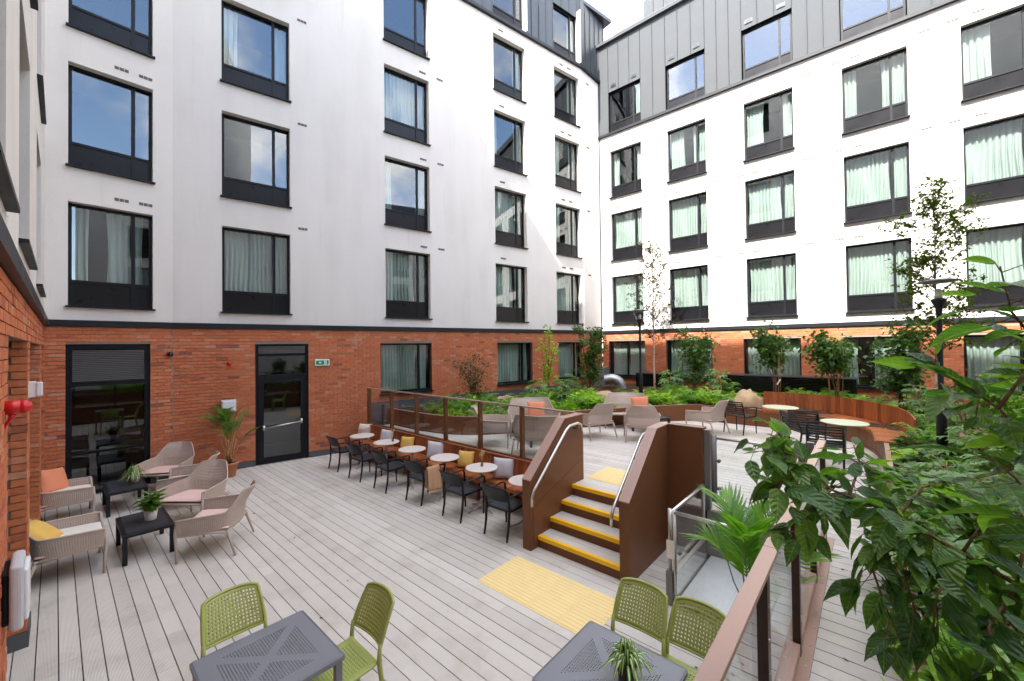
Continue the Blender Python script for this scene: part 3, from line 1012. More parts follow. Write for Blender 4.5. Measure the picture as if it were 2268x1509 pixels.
MB().box(-1.0, 15.5, 0.06, 9, 17.7, 17.85).build('roof', M['zincdark'], west, loc=L2.at(0, 0), rz=L2.rz)

# ---- sunlit wing across the far side
north = empty('hotel_wing', (0, 0, 0), 0, 'sunlit white wing with grey zinc top storey behind the planting', 'building')
R1 = Fr((-8.95, 16.25), (1, 0))
RL = 23.0
RC = [(0.49, 1.43), (3.01, 1.44), (5.72, 1.455), (8.44, 1.46), (10.94, 1.46), (13.6, 1.46), (16.3, 1.46), (19.0, 1.46)]
RZ0, RZ1 = 12.13, 16.22
rops = [(u, u + w, SILL1 + 0.02 + f * FL, SILL1 + 0.02 + f * FL + WH) for u, w in RC for f in range(3)]
wall_mesh(MB(), 0, RL, BAND1 - 0.02, RZ0, rops, 0.24).build('render_wall', M['render'], north, loc=R1.at(0, 0), rz=0)
MB().box(-0.02, RL, -0.045, 0.05, BAND0, BAND1).build('flashing', M['band'], north, loc=R1.at(0, 0))
MB().box(-0.05, RL, -0.10, 0.05, RZ0, RZ0 + 0.10).build('eaves_flashing', M['band'], north, loc=R1.at(0, 0))
RCUR = {(0, 2): ('left', 'right'), (1, 2): ('lefthalf', 'midright', 'right'), (2, 2): ('lefthalf', 'right'), (3, 2): ('left', 'midright', 'right'), (4, 2): ('lefthalf', 'right')}
for i, (u, w) in enumerate(RC):
    for f in range(3):
        window(R1, north, u, SILL1 + 0.02 + f * FL, w, WH, True, 0.757, 0.13, RCUR.get((i, f), ('full',)), 500 + i * 10 + f)
        zh = SILL1 + f * FL + WH
        for q in (-0.17, 0.15, 1.17):
            vent(R1, north, u + w * q, zh + 0.22)
gops = [(0.31, 1.96, 1.49, 3.04), (2.84, 4.54, 1.49, 3.04), (5.59, 7.26, 1.49, 3.04), (8.32, 10.0, 1.49, 3.04), (10.85, 12.6, 1.49, 3.04), (13.5, 15.2, 1.49, 3.04), (16.2, 17.9, 1.49, 3.04)]
wall_mesh(MB(), 0, RL, 0.0, BAND0, gops, 0.12, 0.012).build('mortar_bed', M['mortar'], north, loc=R1.at(0, 0))
brickwork(R1, north, 0, RL, 0.93, BAND0 - 0.005, gops, 300, z_show=1.9)
for i, (a, b, c, d) in enumerate(gops):
    window(R1, north, a, c + 0.04, b - a, d - c - 0.04, False, (0.5, 0.7, 0.55, 0.42, 0.6, 0.6, 0.6)[i], 0.115, ('full',) if i != 3 else ('lefthalf', 'right'), 700 + i)
zr = [(u - 0.02, u + w + 0.02, RZ0 + 0.10, 14.05) for u, w in RC]
zinc_run(R1, north, 0, RL, RZ0 + 0.10, RZ1, zr, M['zinc'], 0.44, -0.02)
for i, (a, b, c, d) in enumerate(zr):
    window(R1, north, a + 0.02, c + 0.005, b - a - 0.04, d - c - 0.02, True, 0.757, 0.10, ('right',) if i in (0,) else (), 800 + i, False)
    for q in (0.08, 0.72):
        gv = MB().box(0, 0.24, -0.02, 0.02, 0, 0.13)
        for kk in range(5):
            gv.box(0.02, 0.22, -0.026, -0.019, 0.012 + kk * 0.024, 0.022 + kk * 0.024)
        gv.build('grille', M['zincdark'], north, loc=R1.at(a + (b - a) * q, -0.025, d + 0.16))
MB().box(-0.12, RL, -0.16, 0.5, RZ1, RZ1 + 0.12).build('parapet_coping', M['zinc'], north, loc=R1.at(0, 0))
zinc_run(Fr((-7.4, 17.6), (1, 0)), north, 0, RL, RZ1 - 0.5, 18.4, [], M['zinc'], 0.45, 0.0)
rail = MB()
rail.tube([(0.6, 0.35, RZ1 + 0.55), (RL, 0.35, RZ1 + 0.55)], 0.022, 6)
for kk in range(12):
    rail.tube([(0.6 + kk * 1.9, 0.35, RZ1 + 0.1), (0.6 + kk * 1.9, 0.35, RZ1 + 0.55)], 0.02, 6)
rail.build('roof_rail', M['greymetal'], north, loc=R1.at(0, 0))
MB().box(-0.12, 0.0, -0.05, 1.5, BAND1, RZ1).build('corner_flashing', M['zincdark'], north, loc=R1.at(0, 0))
MB().box(0, RL, 2.6, 9, -0.3, RZ1 - 0.3).build('light_block_box', M['room'], north, loc=R1.at(0, 0))  # unseen box added to keep light from leaking through this wing
MB().box(-0.0, RL, 0.06, 9, RZ1 - 0.1, RZ1 - 0.02).build('roof', M['zincdark'], north, loc=R1.at(0, 0))

# ---- tall wing close beside the camera, seen edge on
near = empty('hotel_wing', (0, 0, 0), 0, 'white wing with open brick arcade carrying the red alarm sounder', 'building')
NY = -0.16
Nf = Fr((16.0, -0.356), (-1, 0.0078))          # stands a hair off square to the boards
NTOP = 21.69
ncol = [(-2.4, -3.9), (-5.0, -6.55), (-8.2, -9.8)]
nops = [(16 - a, 16 - b, SILL1 + f * FL, SILL1 + f * FL + WH) for a, b in ncol for f in range(6)]
wall_mesh(MB(), 0, 27.75, BAND1 - 0.02, NTOP, nops, 0.24).build('render_wall', M['render'], near, loc=Nf.at(0, 0), rz=Nf.rz)
MB().box(0, 27.72, -0.05, 0.05, BAND0, BAND1).build('flashing', M['band'], near, loc=Nf.at(0, 0), rz=Nf.rz)
for i, (a, b) in enumerate(ncol):
    for f in range(5):
        window(Nf, near, 16 - a, SILL1 + f * FL, a - b, WH, True, 0.757, 0.18, (), 1000 + i * 10 + f)
nb = [(20.1, 22.25, -0.1, 3.0), (22.7, 25.6, -0.1, 3.0), (26.3, 27.45, -0.1, 3.0)]
wall_mesh(MB(), 10, 27.75, -0.1, BAND0, [(a, b + 0.014, c, d) for a, b, c, d in nb], 0.45, 0.012).build('mortar_bed', M['mortar'], near, loc=Nf.at(0, 0), rz=Nf.rz)
brickwork(Nf, near, 17.0, 27.72, 0.155, BAND0 - 0.005, nb, 210, z_show=0)
for (xj, n_) in ((-6.25, 60), (-9.6, 20), (-11.45, 10)):
    J = Fr((xj, NY - 0.47), (0, 1))
    brickwork(J, near, 0, 0.448 - 0.102, 0.155, 3.0, [], n_, z_show=0, depth=0.06)
    MB().box(0, 0.45 + 0.012, -0.014, 0.02, -0.05, 0.15).build('plinth', M['concrete'], near, loc=J.at(0, 0), rz=J.rz)
for a, b in ((22.25, 22.7), (25.6, 26.3), (17.0, 20.1)):
    MB().box(a, b, -0.014, 0.09, -0.05, 0.15).build('plinth', M['concrete'], near, loc=Nf.at(0, 0), rz=Nf.rz)
for a, b, c, d in nb:
    gd = MB()
    gd.box(a, b, 0.42, 0.46, 2.9, 3.0); gd.box(a, a + 0.06, 0.42, 0.46, 0, 2.9); gd.box(b - 0.06, b, 0.42, 0.46, 0, 2.9); gd.box((a + b) / 2 - 0.04, (a + b) / 2 + 0.04, 0.42, 0.46, 0, 2.9)
    gdo = gd.build('glazed_screen', M['frame'], near, loc=Nf.at(0, 0), rz=Nf.rz)
    MB().box(a + 0.06, (a + b) / 2 - 0.04, 0.44, 0.445, 0, 2.9).build('pane', M['pane'], gdo)
    MB().box((a + b) / 2 + 0.04, b - 0.06, 0.44, 0.445, 0, 2.9).build('pane', M['pane'], gdo)
MB().box(0, 27.7, 0.9, 9, -0.3, NTOP - 0.05).build('light_block_box', M['room'], near, loc=Nf.at(0, 0), rz=Nf.rz)  # unseen box added so the sun cannot pass through the wall openings
MB().box(0, 27.75, 0.02, 9, NTOP - 0.04, NTOP).build('roof', M['zincdark'], near, loc=Nf.at(0, 0), rz=Nf.rz)

# ---- wing closing the fourth side of the court (met only in window reflections)
east = empty('hotel_wing', (0, 0, 0), 0, 'white wing closing the court, mirrored in the windows', 'building')
Ef = Fr((14.0, 16.2), (0, -1))
eops = [(1.2 + i * 2.8, 2.65 + i * 2.8, SILL1 + f * FL, SILL1 + f * FL + WH) for i in range(5) for f in range(3)]
wall_mesh(MB(), 0, 16.3, -0.6, 12.1, eops, 0.2).build('render_wall', M['render'], east, loc=Ef.at(0, 0), rz=Ef.rz)
zinc_run(Ef, east, 0, 16.3, 12.1, 15.8, [], M['zincdark'], 0.6, 0.0)
for i in range(5):
    for f in range(3):
        window(Ef, east, 1.2 + i * 2.8, SILL1 + f * FL, 1.45, WH, True, 0.757, 0.14, ('full',) if (i + f) % 2 else (), 1300 + i * 10 + f)
MB().box(0, 16.3, 2.6, 6, -0.3, 15.8).build('light_block_box', M['room'], east, loc=Ef.at(0, 0), rz=Ef.rz)  # added unseen light blocker, as behind the other wings
# ------------------------------------------------------------------ stairs
SX0, SX1 = -3.62, -2.33
RISE, GO, SY = 0.165, 0.30, 4.60
stairs = empty('staircase', ((SX0 + SX1) / 2, SY, 0), 0, 'four brown steel steps with yellow nosings and stainless handrails', 'stairs')
def SP(mb, name, m, smooth=False):          # build a stair part in world coordinates
    o = mb.build(name, m, stairs, smooth)
    o.location = (-(SX0 + SX1) / 2, -SY, 0)
    return o
for i in range(4):
    z1 = (i + 1) * RISE
    y0 = SY + i * GO
    SP(MB().box(SX0, SX1, y0 + 0.012, y0 + 0.03, z1 - RISE - 0.02, z1 - 0.045), 'riser', M['brown'])
    run = GO if i < 3 else 0.36
    for b in range(2 if i < 3 else 2):
        ya = y0 + 0.058 + b * ((run - 0.05) / 2)
        SP(MB().box(SX0, SX1, ya, ya + (run - 0.05) / 2 - 0.005, z1 - 0.026, z1), 'tread_board', M['deck'])
    nz = MB()
    nz.box(SX0 + 0.005, SX1 - 0.005, y0 - 0.004, y0 + 0.054, z1 - 0.012, z1 + 0.003)
    nz.box(SX0 + 0.005, SX1 - 0.005, y0 - 0.004, y0 + 0.010, z1 - 0.052, z1 - 0.012)
    SP(nz, 'nosing', M['yellow'])
def cheek(xa, xb, y0, cap_in):
    prof = [(y0, 0.0), (y0, 0.98), (y0 + 0.88, 1.735), (5.86, 1.735), (5.86, 0.0)]
    c = SP(MB().prism(prof, lambda p: (xa, p[0], p[1]), lambda p: (xb, p[0], p[1])), 'cheek_wall', M['brown'])
    cap = MB()
    t = 0.012
    for (ya, za), (yb, zb) in zip(prof[1:3], prof[2:4]):
        cap.add([(xa - .004, ya, za), (xb + .004, ya, za), (xb + .004, yb, zb), (xa - .004, yb, zb), (xa - .004, ya, za + t), (xb + .004, ya, za + t), (xb + .004, yb, zb + t), (xa - .004, yb, zb + t)],
                [(0, 3, 2, 1), (4, 5, 6, 7), (0, 1, 5, 4), (1, 2, 6, 5), (2, 3, 7, 6), (3, 0, 4, 7)])
    SP(cap, 'cap', M['sheencap'])
    # inner face panels with a joint and rivets
    xi = xb if cap_in > 0 else xa
    s = 1 if cap_in > 0 else -1
    pn = MB()
    pn.prism([(y0 + 0.06, 0.02), (y0 + 0.06, 0.60), (5.84, 1.02), (5.84, 0.02)], lambda p: (xi - 0.001 * s, p[0], p[1]), lambda p: (xi + 0.006 * s, p[0], p[1]))
    SP(pn, 'infill_panel', M['brown'])
    pn = MB()
    pn.prism([(y0 + 0.06, 0.61), (y0 + 0.06, 0.95), (y0 + 0.90, 1.70), (5.84, 1.70), (5.84, 1.03)], lambda p: (xi - 0.001 * s, p[0], p[1]), lambda p: (xi + 0.006 * s, p[0], p[1]))
    SP(pn, 'infill_panel', M['brown'])
    rv = MB()
    for q in range(14):
        t_ = q / 13
        for (yy, zz) in ((y0 + 0.10 + t_ * 1.1, 0.575 + t_ * 0.39), (y0 + 0.10 + t_ * 1.1, 0.66 + t_ * 0.41)):
            rv.lathe([(0.006, 0), (0.004, 0.003)], 6)
            n = len(rv.v)
            for kk in range(n - 12, n):
                x_, y_, z_ = rv.v[kk]
                rv.v[kk] = (xi + (0.006 + z_) * s, yy + x_, zz + y_)
    SP(rv, 'rivet_line', M['brown'])['kind'] = 'stuff'
cheek(-3.765, SX0, 4.44, 1)
cheek(SX1, -2.20, 4.57, -1)
for x, y0 in ((SX0 + 0.075, 4.44), (SX1 - 0.075, 4.57)):
    hr = [(x, y0 - 0.055, 0.66), (x, y0 - 0.055, 0.78), (x, y0 - 0.01, 0.87), (x, y0 + 0.05, 0.92), (x, y0 + 0.10, 0.965), (x, y0 + 0.80, 1.575), (x, y0 + 0.90, 1.63), (x, y0 + 1.14, 1.64), (x, y0 + 1.24, 1.60), (x, y0 + 1.26, 1.50)]
    h = SP(MB().tube(hr, 0.0195, 12), 'handrail', M['steel'], True)
    sgn = -1 if x < -3 else 1
    for t in (0.22, 0.62, 1.12):
        zz = 0.965 + (t - 0.10) * 0.871 if t < 0.9 else 1.63
        br = MB().tube([(x, y0 + t, zz - 0.02), (x, y0 + t, zz - 0.075), (x + sgn * 0.07, y0 + t, zz - 0.075)], 0.007, 6)
        o = br.build('bracket', M['frame'], h, True)

# ------------------------------------------------------------------ tactile paving
def tactile(x0, y0, nx, w, d, z, label):
    root = empty('tactile_paving', (x0, y0, z), 0, label, 'paving')
    for i in range(nx):
        t = MB().box(i * w + 0.002, (i + 1) * w - 0.002, 0, d, 0, 0.004)
        o = t.build('tile', M['tactile'], root)
        rb = MB()
        nb = int(d / 0.056)
        for j in range(nb):
            y = 0.022 + j * 0.056
            rb.add([(i * w + .014, y, .004), (i * w + w - .014, y, .004), (i * w + w - .014, y + .026, .004), (i * w + .014, y + .026, .004),
                    (i * w + .02, y + .007, .0095), (i * w + w - .02, y + .007, .0095), (i * w + w - .02, y + .019, .0095), (i * w + .02, y + .019, .0095)],
                   [(4, 5, 6, 7), (0, 1, 5, 4), (1, 2, 6, 5), (2, 3, 7, 6), (3, 0, 4, 7)])
        r = rb.build('ribs', M['tactile'], o)
        r['kind'] = 'stuff'
tactile(-3.685, 3.46, 4, 0.395, 0.76, 0.001, 'buff ribbed tactile mat on lower deck at the foot of the steps')
tactile(-3.62, 5.93, 3, 0.40, 0.76, UP + 0.001, 'buff ribbed tactile mat on upper deck at the head of the steps')

# ------------------------------------------------------------------ glass balustrade behind the bench
RY = 5.82
bal = empty('glass_balustrade', (-7.1, RY, UP), 0, 'brown framed glass balustrade standing behind the long timber bench', 'balustrade')
def BP(mb, name, m, par=bal, off=(7.1, -RY, -UP)):
    o = mb.build(name, m, par)
    o.location = off
    return o
px = [-10.50, -9.36, -8.27, -7.17, -6.05, -4.92, -3.80]
for i, x in enumerate(px):
    po = BP(MB().box(x - 0.027, x + 0.027, RY - 0.045, RY + 0.045, 0.45, 1.755), 'post', M['brown'])
    BP(MB().box(x - 0.040, x + 0.040, RY - 0.055, RY + 0.055, 0.76, 0.80), 'post_collar', M['brown'])
for a, b in zip(px[:-1], px[1:]):
    BP(MB().box(a + 0.03, b - 0.03, RY - 0.005, RY + 0.005, 0.80, 1.742), 'pane', M['clear'])
    BP(MB().box(a + 0.03, b - 0.03, RY - 0.035, RY + 0.035, 0.68, 0.80), 'bottom_channel', M['brown'])
BP(MB().box(px[0] - 0.03, px[-1] + 0.05, RY - 0.032, RY + 0.032, 1.742, 1.768), 'top_rail', M['sheencap'])
BP(MB().box(-10.75, -3.765, RY - 0.06, RY - 0.048, 0.0, 0.70), 'fascia', M['brown'])

# ------------------------------------------------------------------ balustrade along the walkway
NX = -0.43
bal2 = empty('glass_balustrade', (NX, 3, UP), 0, 'brown framed glass balustrade with broad cap along the narrow walkway', 'balustrade')
def BQ(mb, name, m):
    return BP(mb, name, m, bal2, (-NX, -3, -UP))
py = [0.06, 1.215, 2.37, 3.53, 4.69, 5.80]
for y in py:
    p = BQ(MB().box(NX - 0.03, NX + 0.03, y - 0.035, y + 0.035, 0.60, 1.745), 'post', M['shadebrown'])
    cl = MB()
    for z in (0.92, 1.25, 1.58):
        for s in (-1, 1):
            cl.box(NX - 0.012, NX + 0.034, y + s * 0.012 - 0.004, y + s * 0.012 + 0.004, z - 0.004, z + 0.004)
    cl.build('bolt', M['steel'], p).location = (0, 0, 0)
    bo = MB()
    for z in (0.95, 1.42):
        bo.tube([(NX + 0.028, y - 0.018, z), (NX + 0.036, y - 0.018, z)], 0.008, 8)
    bo.build('bolt', M['steel'], p)
for a, b in zip(py[:-1], py[1:]):
    BQ(MB().box(NX - 0.006, NX + 0.006, a + 0.038, b - 0.038, 0.78, 1.735), 'pane', M['clear'])
    BQ(MB().box(NX - 0.028, NX + 0.028, a + 0.05, b - 0.05, 0.70, 0.77), 'bottom_channel', M['sheencap'])
for a, b in ((-0.6, 2.62), (2.622, 5.86)):
    bevel(BQ(MB().box(NX - 0.035, NX + 0.037, a, b, 1.742, 1.770), 'cap', M['sheencap']), 0.004)
BQ(MB().box(NX - 0.05, -0.338, -0.6, 5.84, 0.655, 0.676), 'base_plate', M['sheencap'])
BQ(MB().box(NX - 0.05, NX - 0.04, -0.6, 5.84, 0.0, 0.655), 'fascia', M['brown'])
sc_ = MB()
for i in range(22):
    sc_.tube([(-0.365, 0.1 + i * 0.255, 0.676), (-0.365, 0.1 + i * 0.255, 0.680)], 0.007, 6)
BQ(sc_, 'screw_line', M['steel'])['kind'] = 'stuff'

# ------------------------------------------------------------------ platform lift beside the steps
lift = empty('platform_lift', (-1.1, 5.2, 0), 0, 'open platform lift with stainless gates and glass between steps and balustrade', 'lift')
def LP(mb, name, m, smooth=False, par=None):
    o = mb.build(name, m, par or lift, smooth)
    if par is None: o.location = (1.1, -5.2, 0)
    return o
LX0, LX1, LY0, LY1 = -1.66, -0.50, 4.55, 5.86
plate = MB().box(LX0 + 0.02, LX1, LY0 + 0.03, LY1, 0.02, 0.055)
pl = LP(plate, 'platform_plate', M['plate'])
ck = MB()
for i in range(22):
    for j in range(26):
        x = LX0 + 0.07 + i * 0.049; y = LY0 + 0.08 + j * 0.048
        a = PI / 4 if (i + j) % 2 else -PI / 4
        c, s = math.cos(a) * 0.017, math.sin(a) * 0.017
        ck.add([(x - c, y - s, .055), (x + s * .25, y - c * .25, .055), (x + c, y + s, .055), (x - s * .25, y + c * .25, .055), (x, y, .060)], [(0, 1, 4), (1, 2, 4), (2, 3, 4), (3, 0, 4)])
k_ = ck.build('chequer_lozenges', M['plate'], pl); k_['kind'] = 'stuff'
LP(MB().box(LX0 - 0.02, LX1, LY1 - 0.03, LY1, 0.02, 0.645), 'back_panel', M['greymetal'])
LP(MB().box(LX0 - 0.008, LX0 + 0.002, LY0 + 0.04, LY1 - 0.04, 0.02, 0.33), 'side_pane', M['clear'])
LP(MB().box(LX0 - 0.025, LX0 + 0.015, LY0 + 0.04, LY1 - 0.04, 0.33, 0.36), 'side_capping', M['steel'])
LP(MB().box(LX0 - 0.02, LX0 + 0.015, LY0 + 0.04, LY1 - 0.04, 0.0, 0.02), 'side_channel', M['greymetal'])
LP(MB().box(-2.20, -1.725, 5.845, 5.90, 0.0, 1.74), 'mast_panel', M['brown'])
LP(MB().box(-2.205, -1.72, 5.84, 5.905, 1.74, 1.752), 'mast_cap', M['sheencap'])
LP(MB().box(-2.20, -1.725, 5.90, 6.02, UP, 1.74), 'mast_case', M['brown'])
# front gate
g1 = MB().tube([(LX0 - 0.045, LY0, 0.36), (LX0 - 0.045, LY0, 1.06)], 0.021, 10)
LP(g1, 'gate_post', M['steel'], True)
LP(MB().box(LX0 - 0.085, LX0 - 0.015, LY0 - 0.035, LY0 + 0.035, 0.0, 0.37), 'post_foot', M['greymetal'])
LP(MB().box(LX0 - 0.075, LX0 + 0.015, LY0 - 0.033, LY0 - 0.022, 0.52, 0.72), 'lock_plate', M['steel'])
gx1 = -0.56
gf = [(LX0 + 0.005, LY0, 1.05), (LX0 + 0.005, LY0, 0.16), (LX0 + 0.02, LY0, 0.11), (LX0 + 0.07, LY0, 0.085), (gx1 - 0.07, LY0, 0.085), (gx1 - 0.02, LY0, 0.11), (gx1, LY0, 0.16), (gx1, LY0, 1.05)]
LP(MB().tube(gf, 0.019, 10), 'gate_frame', M['steel'], True)
LP(MB().tube([(LX0 + 0.005, LY0, 1.03), (gx1, LY0, 1.03)], 0.021, 10), 'gate_rail', M['steel'], True)
LP(MB().box(LX0 + 0.03, gx1 - 0.025, LY0 - 0.004, LY0 + 0.004, 0.12, 1.0), 'pane', M['clear'])
for x, z in ((LX0 + 0.06, 0.60), (LX0 + 0.55, 0.97), (-0.75, 0.14)):
    LP(MB().tube([(x, LY0 - 0.02, z), (x, LY0 + 0.02, z)], 0.022, 10), 'glass_clamp', M['greymetal'], True)
# side rail
LP(MB().tube([(LX0 - 0.045, LY0 + 0.03, 1.0), (LX0 - 0.045, LY1 - 0.1, 1.0), (LX0 - 0.045, LY1 - 0.08, 0.98), (LX0 - 0.045, LY1 - 0.08, 0.32)], 0.02, 10), 'side_rail', M['steel'], True)
LP(MB().box(LX0 - 0.05, LX0 - 0.042, LY0 + 0.05, LY1 - 0.13, 0.37, 0.96), 'pane', M['clear'])
# upper gate
UY = 5.90
LP(MB().box(-1.715, -1.645, UY - 0.035, UY + 0.035, UP - 0.05, 1.72), 'gate_post', M['greymetal'])
LP(MB().box(-0.66, -0.59, UY - 0.035, UY + 0.035, UP - 0.05, 1.70), 'gate_post', M['greymetal'])
LP(MB().box(-0.575, -0.51, UY - 0.035, UY + 0.035, UP - 0.05, 1.72), 'gate_post', M['greymetal'])
LP(MB().tube([(-1.60, UY, UP + 0.10), (-1.60, UY, 1.66)], 0.036, 12), 'gate_stile', M['greymetal'], True)
LP(MB().tube([(-1.58, UY, 1.62), (-0.67, UY, 1.62)], 0.016, 8), 'gate_rail', M['steel'], True)
LP(MB().tube([(-1.58, UY, UP + 0.12), (-0.67, UY, UP + 0.12)], 0.018, 8), 'gate_rail', M['steel'], True)
LP(MB().box(-1.56, -0.68, UY - 0.005, UY + 0.005, UP + 0.14, 1.61), 'pane', M['clear'])
for x, z in ((-1.54, 1.32), (-1.54, 0.95), (-1.0, 1.58), (-0.74, 1.0)):
    LP(MB().tube([(x, UY - 0.022, z), (x, UY + 0.022, z)], 0.024, 10), 'glass_clamp', M['greymetal'], True)

# ------------------------------------------------------------------ long timber bench
BX0, BX1 = -10.62, -3.79
bench = empty('timber_bench', ((BX0 + BX1) / 2, 5.4, 0), 0, 'long straight hardwood slat bench under the glass balustrade', 'bench')
def NP(mb, name, m):
    o = mb.build(name, m, bench); o.location = (-(BX0 + BX1) / 2, -5.4, 0); return o
seat_me = MB().box(-0.0465, 0.0465, -0.185, 0.185, -0.022, 0.022).mesh('seat_slat', M['timber'])
nose_me = MB().box(-0.0465, 0.0465, -0.014, 0.014, -0.035, 0.035).mesh('edge_slat', M['timberz'])
back_me = MB().box(-0.0465, 0.0465, -0.014, 0.014, -0.17, 0.17).mesh('back_slat', M['timberz'])
x = BX0 + 0.05
ox, oy = -(BX0 + BX1) / 2, -5.4
while x < BX1 - 0.02:
    link('seat_slat', seat_me, bench, (x + ox, 5.375 + oy, 0.435 + rnd(-.001, .001)))
    link('edge_slat', nose_me, bench, (x + ox, 5.175 + oy, 0.415))
    o = link('back_slat', back_me, bench, (x + ox, 5.575 + oy, 0.645))
    o.rotation_euler = (-0.10, 0, 0)
    x += 0.0985
NP(MB().box(BX0, BX1, 5.555, 5.63, 0.818, 0.835), 'back_cap', M['timber'])
NP(MB().box(BX0, BX1, 5.22, 5.27, 0.36, 0.412), 'seat_bearer', M['brown'])
NP(MB().box(BX0, BX1, 5.50, 5.56, 0.36, 0.412), 'seat_bearer', M['brown'])
for i in range(9):
    x = BX0 + 0.25 + i * 0.80
    NP(MB().box(x - 0.02, x + 0.02, 5.26, 5.56, 0.0, 0.36), 'leg', M['timberz'])

# ------------------------------------------------------------------ raised planting beds and edging
BEDTOP = 1.12
def wiggle_soil(pts_fn, nu, nv, name, label):
    mb = MB()
    mb.grid(pts_fn, nu, nv)
    o = mb.build(name, M['soil'], None, True)
    tag(o, label, None, None, 'structure')
    return o
def resample(pl, n):
    L = [0]
    for a, b in zip(pl[:-1], pl[1:]):
        L.append(L[-1] + (V(b) - V(a)).length)
    out = []
    for i in range(n + 1):
        t = L[-1] * i / n
        k = max(j for j in range(len(L) - 1) if L[j] <= t + 1e-9)
        s = (t - L[k]) / max(1e-9, L[k + 1] - L[k])
        out.append(V(pl[k]).lerp(V(pl[k + 1]), min(1, s)))
    return out
def smooth_line(pl, it=2):
    pl = [V(p) for p in pl]
    for _ in range(it):
        q = [pl[0]]
        for a, b in zip(pl[:-1], pl[1:]):
            q += [a.lerp(b, 0.25), a.lerp(b, 0.75)]
        q.append(pl[-1])
        pl = q
    return pl
FRONT = smooth_line([V(p) for p in CURVE], 2)
KERB = smooth_line([V(p) for p in [(-2.3, 12.48), (-1.5, 12.52), (-0.75, 12.2), (-0.25, 11.72), (0.08, 10.95), (0.17, 9.9)]], 2) + [V((0.175, 9.2)), V((0.175, 5.8)), V((0.175, 3.0)), V((0.175, -1.0))]
def edging(line, name, label, z0, z1, npanel, ztop=None):
    root = empty(name, (line[0].x, line[0].y, z0), 0, label, 'planter')
    pts = resample(line, npanel * 6)
    for k in range(npanel):
        seg = pts[k * 6:(k + 1) * 6 + 1]
        mb = MB()
        for i in range(6):
            a, b = seg[i], seg[i + 1]
            na = (pts[min(k * 6 + i + 1, len(pts) - 1)] - pts[max(k * 6 + i - 1, 0)]).normalized()
            nb_ = (pts[min(k * 6 + i + 2, len(pts) - 1)] - pts[max(k * 6 + i, 0)]).normalized()
            na, nb_ = V((-na.y, na.x)) * 0.012, V((-nb_.y, nb_.x)) * 0.012
            if i == 0: pass
            vs = []
            for (p, n) in ((a, na), (b, nb_)):
                for s in (-1, 1):
                    for z in (z0, z1):
                        vs.append((p.x + n.x * s - line[0].x, p.y + n.y * s - line[0].y, z - z0))
            mb.add(vs, [(0, 4, 5, 1), (2, 3, 7, 6), (1, 5, 7, 3), (0, 2, 6, 4)] + ([(0, 1, 3, 2)] if i == 0 else []) + ([(4, 6, 7, 5)] if i == 5 else []))
        mb.build('edging_panel', M['brown'], root)
    # cap strip and foot strip
    mb = MB()
    for i in range(len(pts) - 1):
        a, b = pts[i], pts[i + 1]
        n = V((-(b - a).y, (b - a).x)).normalized()
        for w0, w1, za, zb in ((-0.014, 0.05, z1 - 0.004, z1 + 0.006),):
            vs = [(a + n * w0), (b + n * w0), (b + n * w1), (a + n * w1)]
            vs = [(p.x - line[0].x, p.y - line[0].y, z - z0) for z in (za, zb) for p in vs]
            mb.add(vs, [(0, 3, 2, 1), (4, 5, 6, 7), (0, 1, 5, 4), (2, 3, 7, 6)])
    mb.build('edging_cap', M['sheencap'], root)
    mb = MB()
    for i in range(len(pts) - 1):
        a, b = pts[i], pts[i + 1]
        n = V((-(b - a).y, (b - a).x)).normalized()
        vs = [(a - n * 0.03), (b - n * 0.03), (b), (a)]
        vs = [(p.x - line[0].x, p.y - line[0].y, z - z0) for z in (z0, z0 + 0.05) for p in vs]
        mb.add(vs, [(0, 1, 5, 4), (4, 5, 6, 7)])
    mb.build('foot_strip', M['brown'], root)
    return root
edging(FRONT, 'planter', 'long curved brown steel planter edge sweeping round the upper deck', UP, BEDTOP, 9)
edging(KERB, 'planter', 'brown steel planter edge under the curved bench and beside the walkway', UP, BEDTOP - 0.02, 9)
# corner infill at the left end of the bed
ci = MB().box(-10.98, -10.60, 6.35, 6.95, 0.45, 1.22).build('planter_end_block', M['concrete'])
tag(ci, 'dark grey masonry block closing the planter beside the balustrade', 'block')
def bedz(x, y):
    d = max(0.0, min(1.0, (y - 8.0) / 8.0))
    return BEDTOP - 0.07 + 0.16 * d + 0.06 * mnoise.noise(V((x * 0.9, y * 0.9, 3.3))) + 0.015 * mnoise.noise(V((x * 9, y * 9, 1.0)))
frs = resample(FRONT, 60)
def bed_north(u, v):
    p = frs[min(60, int(round(u * 60)))]
    q = V((xwall(min(16.2, 6.5 + u * 12.0)) + 0.02, min(16.2, 6.6 + u * 12.0))) if u < 0.8 else V((-9.0 + (u - 0.8) / 0.2 * 6.6, 16.22))
    r = p.lerp(q, v)
    return (r.x, r.y, bedz(r.x, r.y))
wiggle_soil(bed_north, 60, 26, 'planting_bed', 'bark mulched raised bed along the white wing')
krs = resample(KERB, 80)
def bed_east(u, v):
    p = krs[min(80, int(round(u * 80)))]
    q = V((-2.4 + u * 22, 16.22)) if u < 0.3 else V((4.2 + 0.0 * u, 16.22 - (u - 0.3) / 0.7 * 17.2))
    if u < 0.3: q.x = min(q.x, 4.2)
    r = p.lerp(q, v)
    return (r.x, r.y, bedz(r.x, r.y) - 0.02)
wiggle_soil(bed_east, 80, 26, 'planting_bed', 'bark mulched raised bed beside the walkway')

